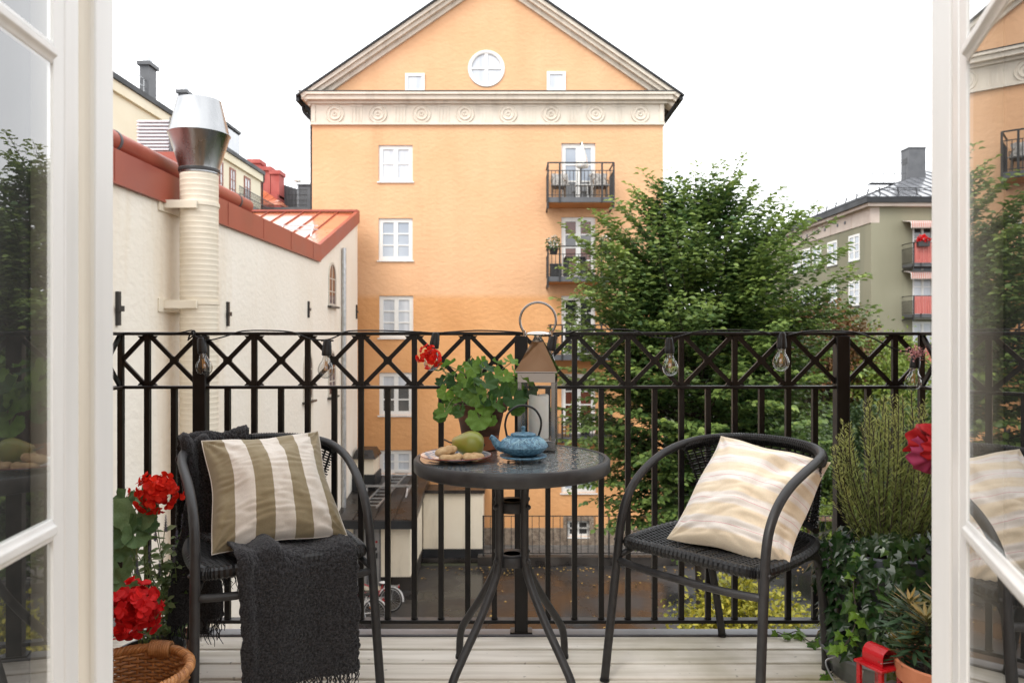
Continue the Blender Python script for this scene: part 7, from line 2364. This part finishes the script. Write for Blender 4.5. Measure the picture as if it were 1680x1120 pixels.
# big red bloom at the right door post
bc2 = P(1516, 738, 1.86)
M_magenta = leafmat('magenta petal', (.22, .02, .06), (.40, .05, .12), trans=.25, rough=.6, spec=.2)
bg_ = thing('red_begonia', 'red begonia in a small pot showing one large ruffled bloom beside the right door post', 'plant', (1.20, 1.86, 0))
m = MB(); m.lathe([(.001, 0), (.06, 0), (.075, .13), (.08, .132), (.08, .15), (.072, .15), (.07, .13), (.001, .12)], (1.20, 1.86, 0), n=36); m.build('pot', M_terra, bg_)
stalk((1.20, 1.86, .13), bc2 + V((.04, .02, -.03)), .004, bg_, .05)
for k, (dx, dz_, rx_, rot_, mt_) in enumerate(((.026, .006, .058, 118, M_petal4), (.022, -.010, .052, 205, M_magenta), (.034, .014, .054, 60, M_petal4), (.036, -.012, .050, -50, M_magenta), (.024, .002, .036, 150, M_petal4))):
    m = MB()
    def fn(u, v):
        a = R(-78 + 156 * u + rot_); r_ = rx_ * v ** .8 * (1 + .05 * math.sin(u * 13 + k) * v)
        return bc2 + V((dx + r_ * math.cos(a), -.010 * k - .012 * math.sin(u * 24 + k) * v * v + .03 * v * v, dz_ + r_ * math.sin(a)))
    m.grid(fn, 40, 8)
    o = m.build('petal', mt_, bg_, smooth=180)
    at_ = o.data.attributes.new('shade', 'FLOAT', 'FACE'); at_.data.foreach_set('value', np.full(len(o.data.polygons), .25 + .12 * (k % 3), dtype=np.float32))
    o.modifiers.new('thickness', 'SOLIDIFY').thickness = .0008
for k in range(5):
    M_ = frame(V((1.20, 1.86, .25 + .07 * k)) + V((rnd.uniform(-.06, .06), rnd.uniform(-.06, .06), 0)), (rnd.uniform(-1, 1), rnd.uniform(-1, 1), -.2), (0, -.4, 1), .05)
    piece('leaf', GL[k % 4], bg_, M_)

# ---------------------------------------------------------------- string lights
sl_ = thing('string_lights', 'black string of clear filament bulbs hanging along the top rail of the railing', 'lights', (0, RD, ZT))
yb_ = RD - .030
bulbs = [(330, 556), (537, 560), (715, 548), (908, 552), (1098, 556), (1283, 548), (1503, 580)]
cable = [(205, 548), (245, 547), (290, 547), (316, 543), (319, 551), (330, 557), (348, 558), (375, 551), (398, 544), (440, 543), (480, 546), (510, 557), (537, 558), (556, 551), (572, 544), (620, 543), (680, 545), (715, 547), (745, 545), (790, 543), (850, 546), (885, 552), (908, 551), (930, 548), (950, 543), (1000, 541), (1040, 543), (1065, 552), (1098, 556), (1120, 551), (1150, 544), (1200, 542), (1250, 545), (1270, 552), (1283, 553), (1300, 549), (1330, 544), (1395, 545), (1430, 555), (1470, 574), (1503, 577), (1528, 566), (1560, 560)]
m = MB(); m.tube(catmull([P(x, y - 1, yb_ if i % 3 else yb_ + .018) for i, (x, y) in enumerate(cable)], 5), .0028, 6); m.build('cable', M_wicker, sl_, smooth=180)
m = MB(); m.tube(catmull([P(x, y, yb_) for x, y in ((309, 556), (312, 548), (318, 542), (320, 547), (314, 553), (308, 558))], 4), .0028, 6); m.build('cable_tail', M_wicker, sl_, smooth=180)
tops_ = []
for k, (px, py) in enumerate(bulbs):
    c = P(px, py, yb_)
    tlt = R((-6, 3, 8, 12, -2, 2, 6)[k])
    RM = Matrix.Rotation(tlt, 4, 'Y')
    R3 = RM.to_3x3()
    m = MB(); m.lathe([(.001, .006), (.010, .006), (.0145, .0), (.0155, -.014), (.0165, -.016), (.0165, -.026), (.0175, -.028), (.0175, -.050), (.015, -.052), (.001, -.052)], c, n=24, mat=R3); sk = m.build('socket', M_wicker, sl_, smooth=40)
    m = MB(); m.bar(c + V((-.022, 0, .003)), c + V((.022, 0, .003)), .008, .006); m.build('cable_clip', M_wicker, sk)
    m = MB(); gp__ = catmull([V((a, b, 0)) for a, b in ((.0135, -.052), (.0138, -.060), (.0165, -.070), (.0245, -.084), (.0285, -.098), (.0285, -.108), (.0240, -.122), (.0130, -.132), (.0005, -.135))], 4)
    m.lathe([(max(.0003, p.x), p.y) for p in gp__], c, n=32, mat=R3); bl_ = m.build('bulb', M_bulbglass, sl_, smooth=180)
    fm_ = MB()
    for a in range(4):
        d_ = V((math.cos(a * 1.57), math.sin(a * 1.57), 0))
        fm_.tube([c + R3 @ (d_ * .004 + V((0, 0, -.072))), c + R3 @ (d_ * .0055 + V((0, 0, -.106)))], .0011, 5)
    M_fil = bpy.data.materials.get('amber filament') or mat('amber filament', (.70, .33, .06), rough=.4)
    f_ = fm_.build('filament', M_fil, bl_); f_['kind'] = 'stuff'
    m = MB(); m.tube([c + R3 @ V((0, 0, -.052)), c + R3 @ V((0, 0, -.072))], .0045, 8); m.build('glass_stem', M_bulbglass, bl_)

# dried pink blossom tucked beside the last bulb
pb = thing('sedum_sprig', 'sprig of dusty pink sedum blossom beside the last bulb on the railing', 'flower', P(1505, 600, 2.6))
g = np.random.default_rng(4)
c = np.array(P(1501, 578, 2.66))
stalk(P(1530, 600, 2.62), V(c), .0015, pb, .0, mat_=M_bark); stalk(P(1530, 700, 2.6), P(1530, 600, 2.62), .0018, pb, 0, mat_=M_bark)
dd = g.normal(size=(170, 3)); dd /= np.linalg.norm(dd, axis=1)[:, None]
cl_ = c + g.normal(size=(170, 3)) * np.array([.016, .012, .011])
leaves('blossom', cl_, dd, g.normal(size=(170, 3)), g.uniform(.005, .010, 170), g.random(170), M_petal3, pb, kind=None, wide=.6)
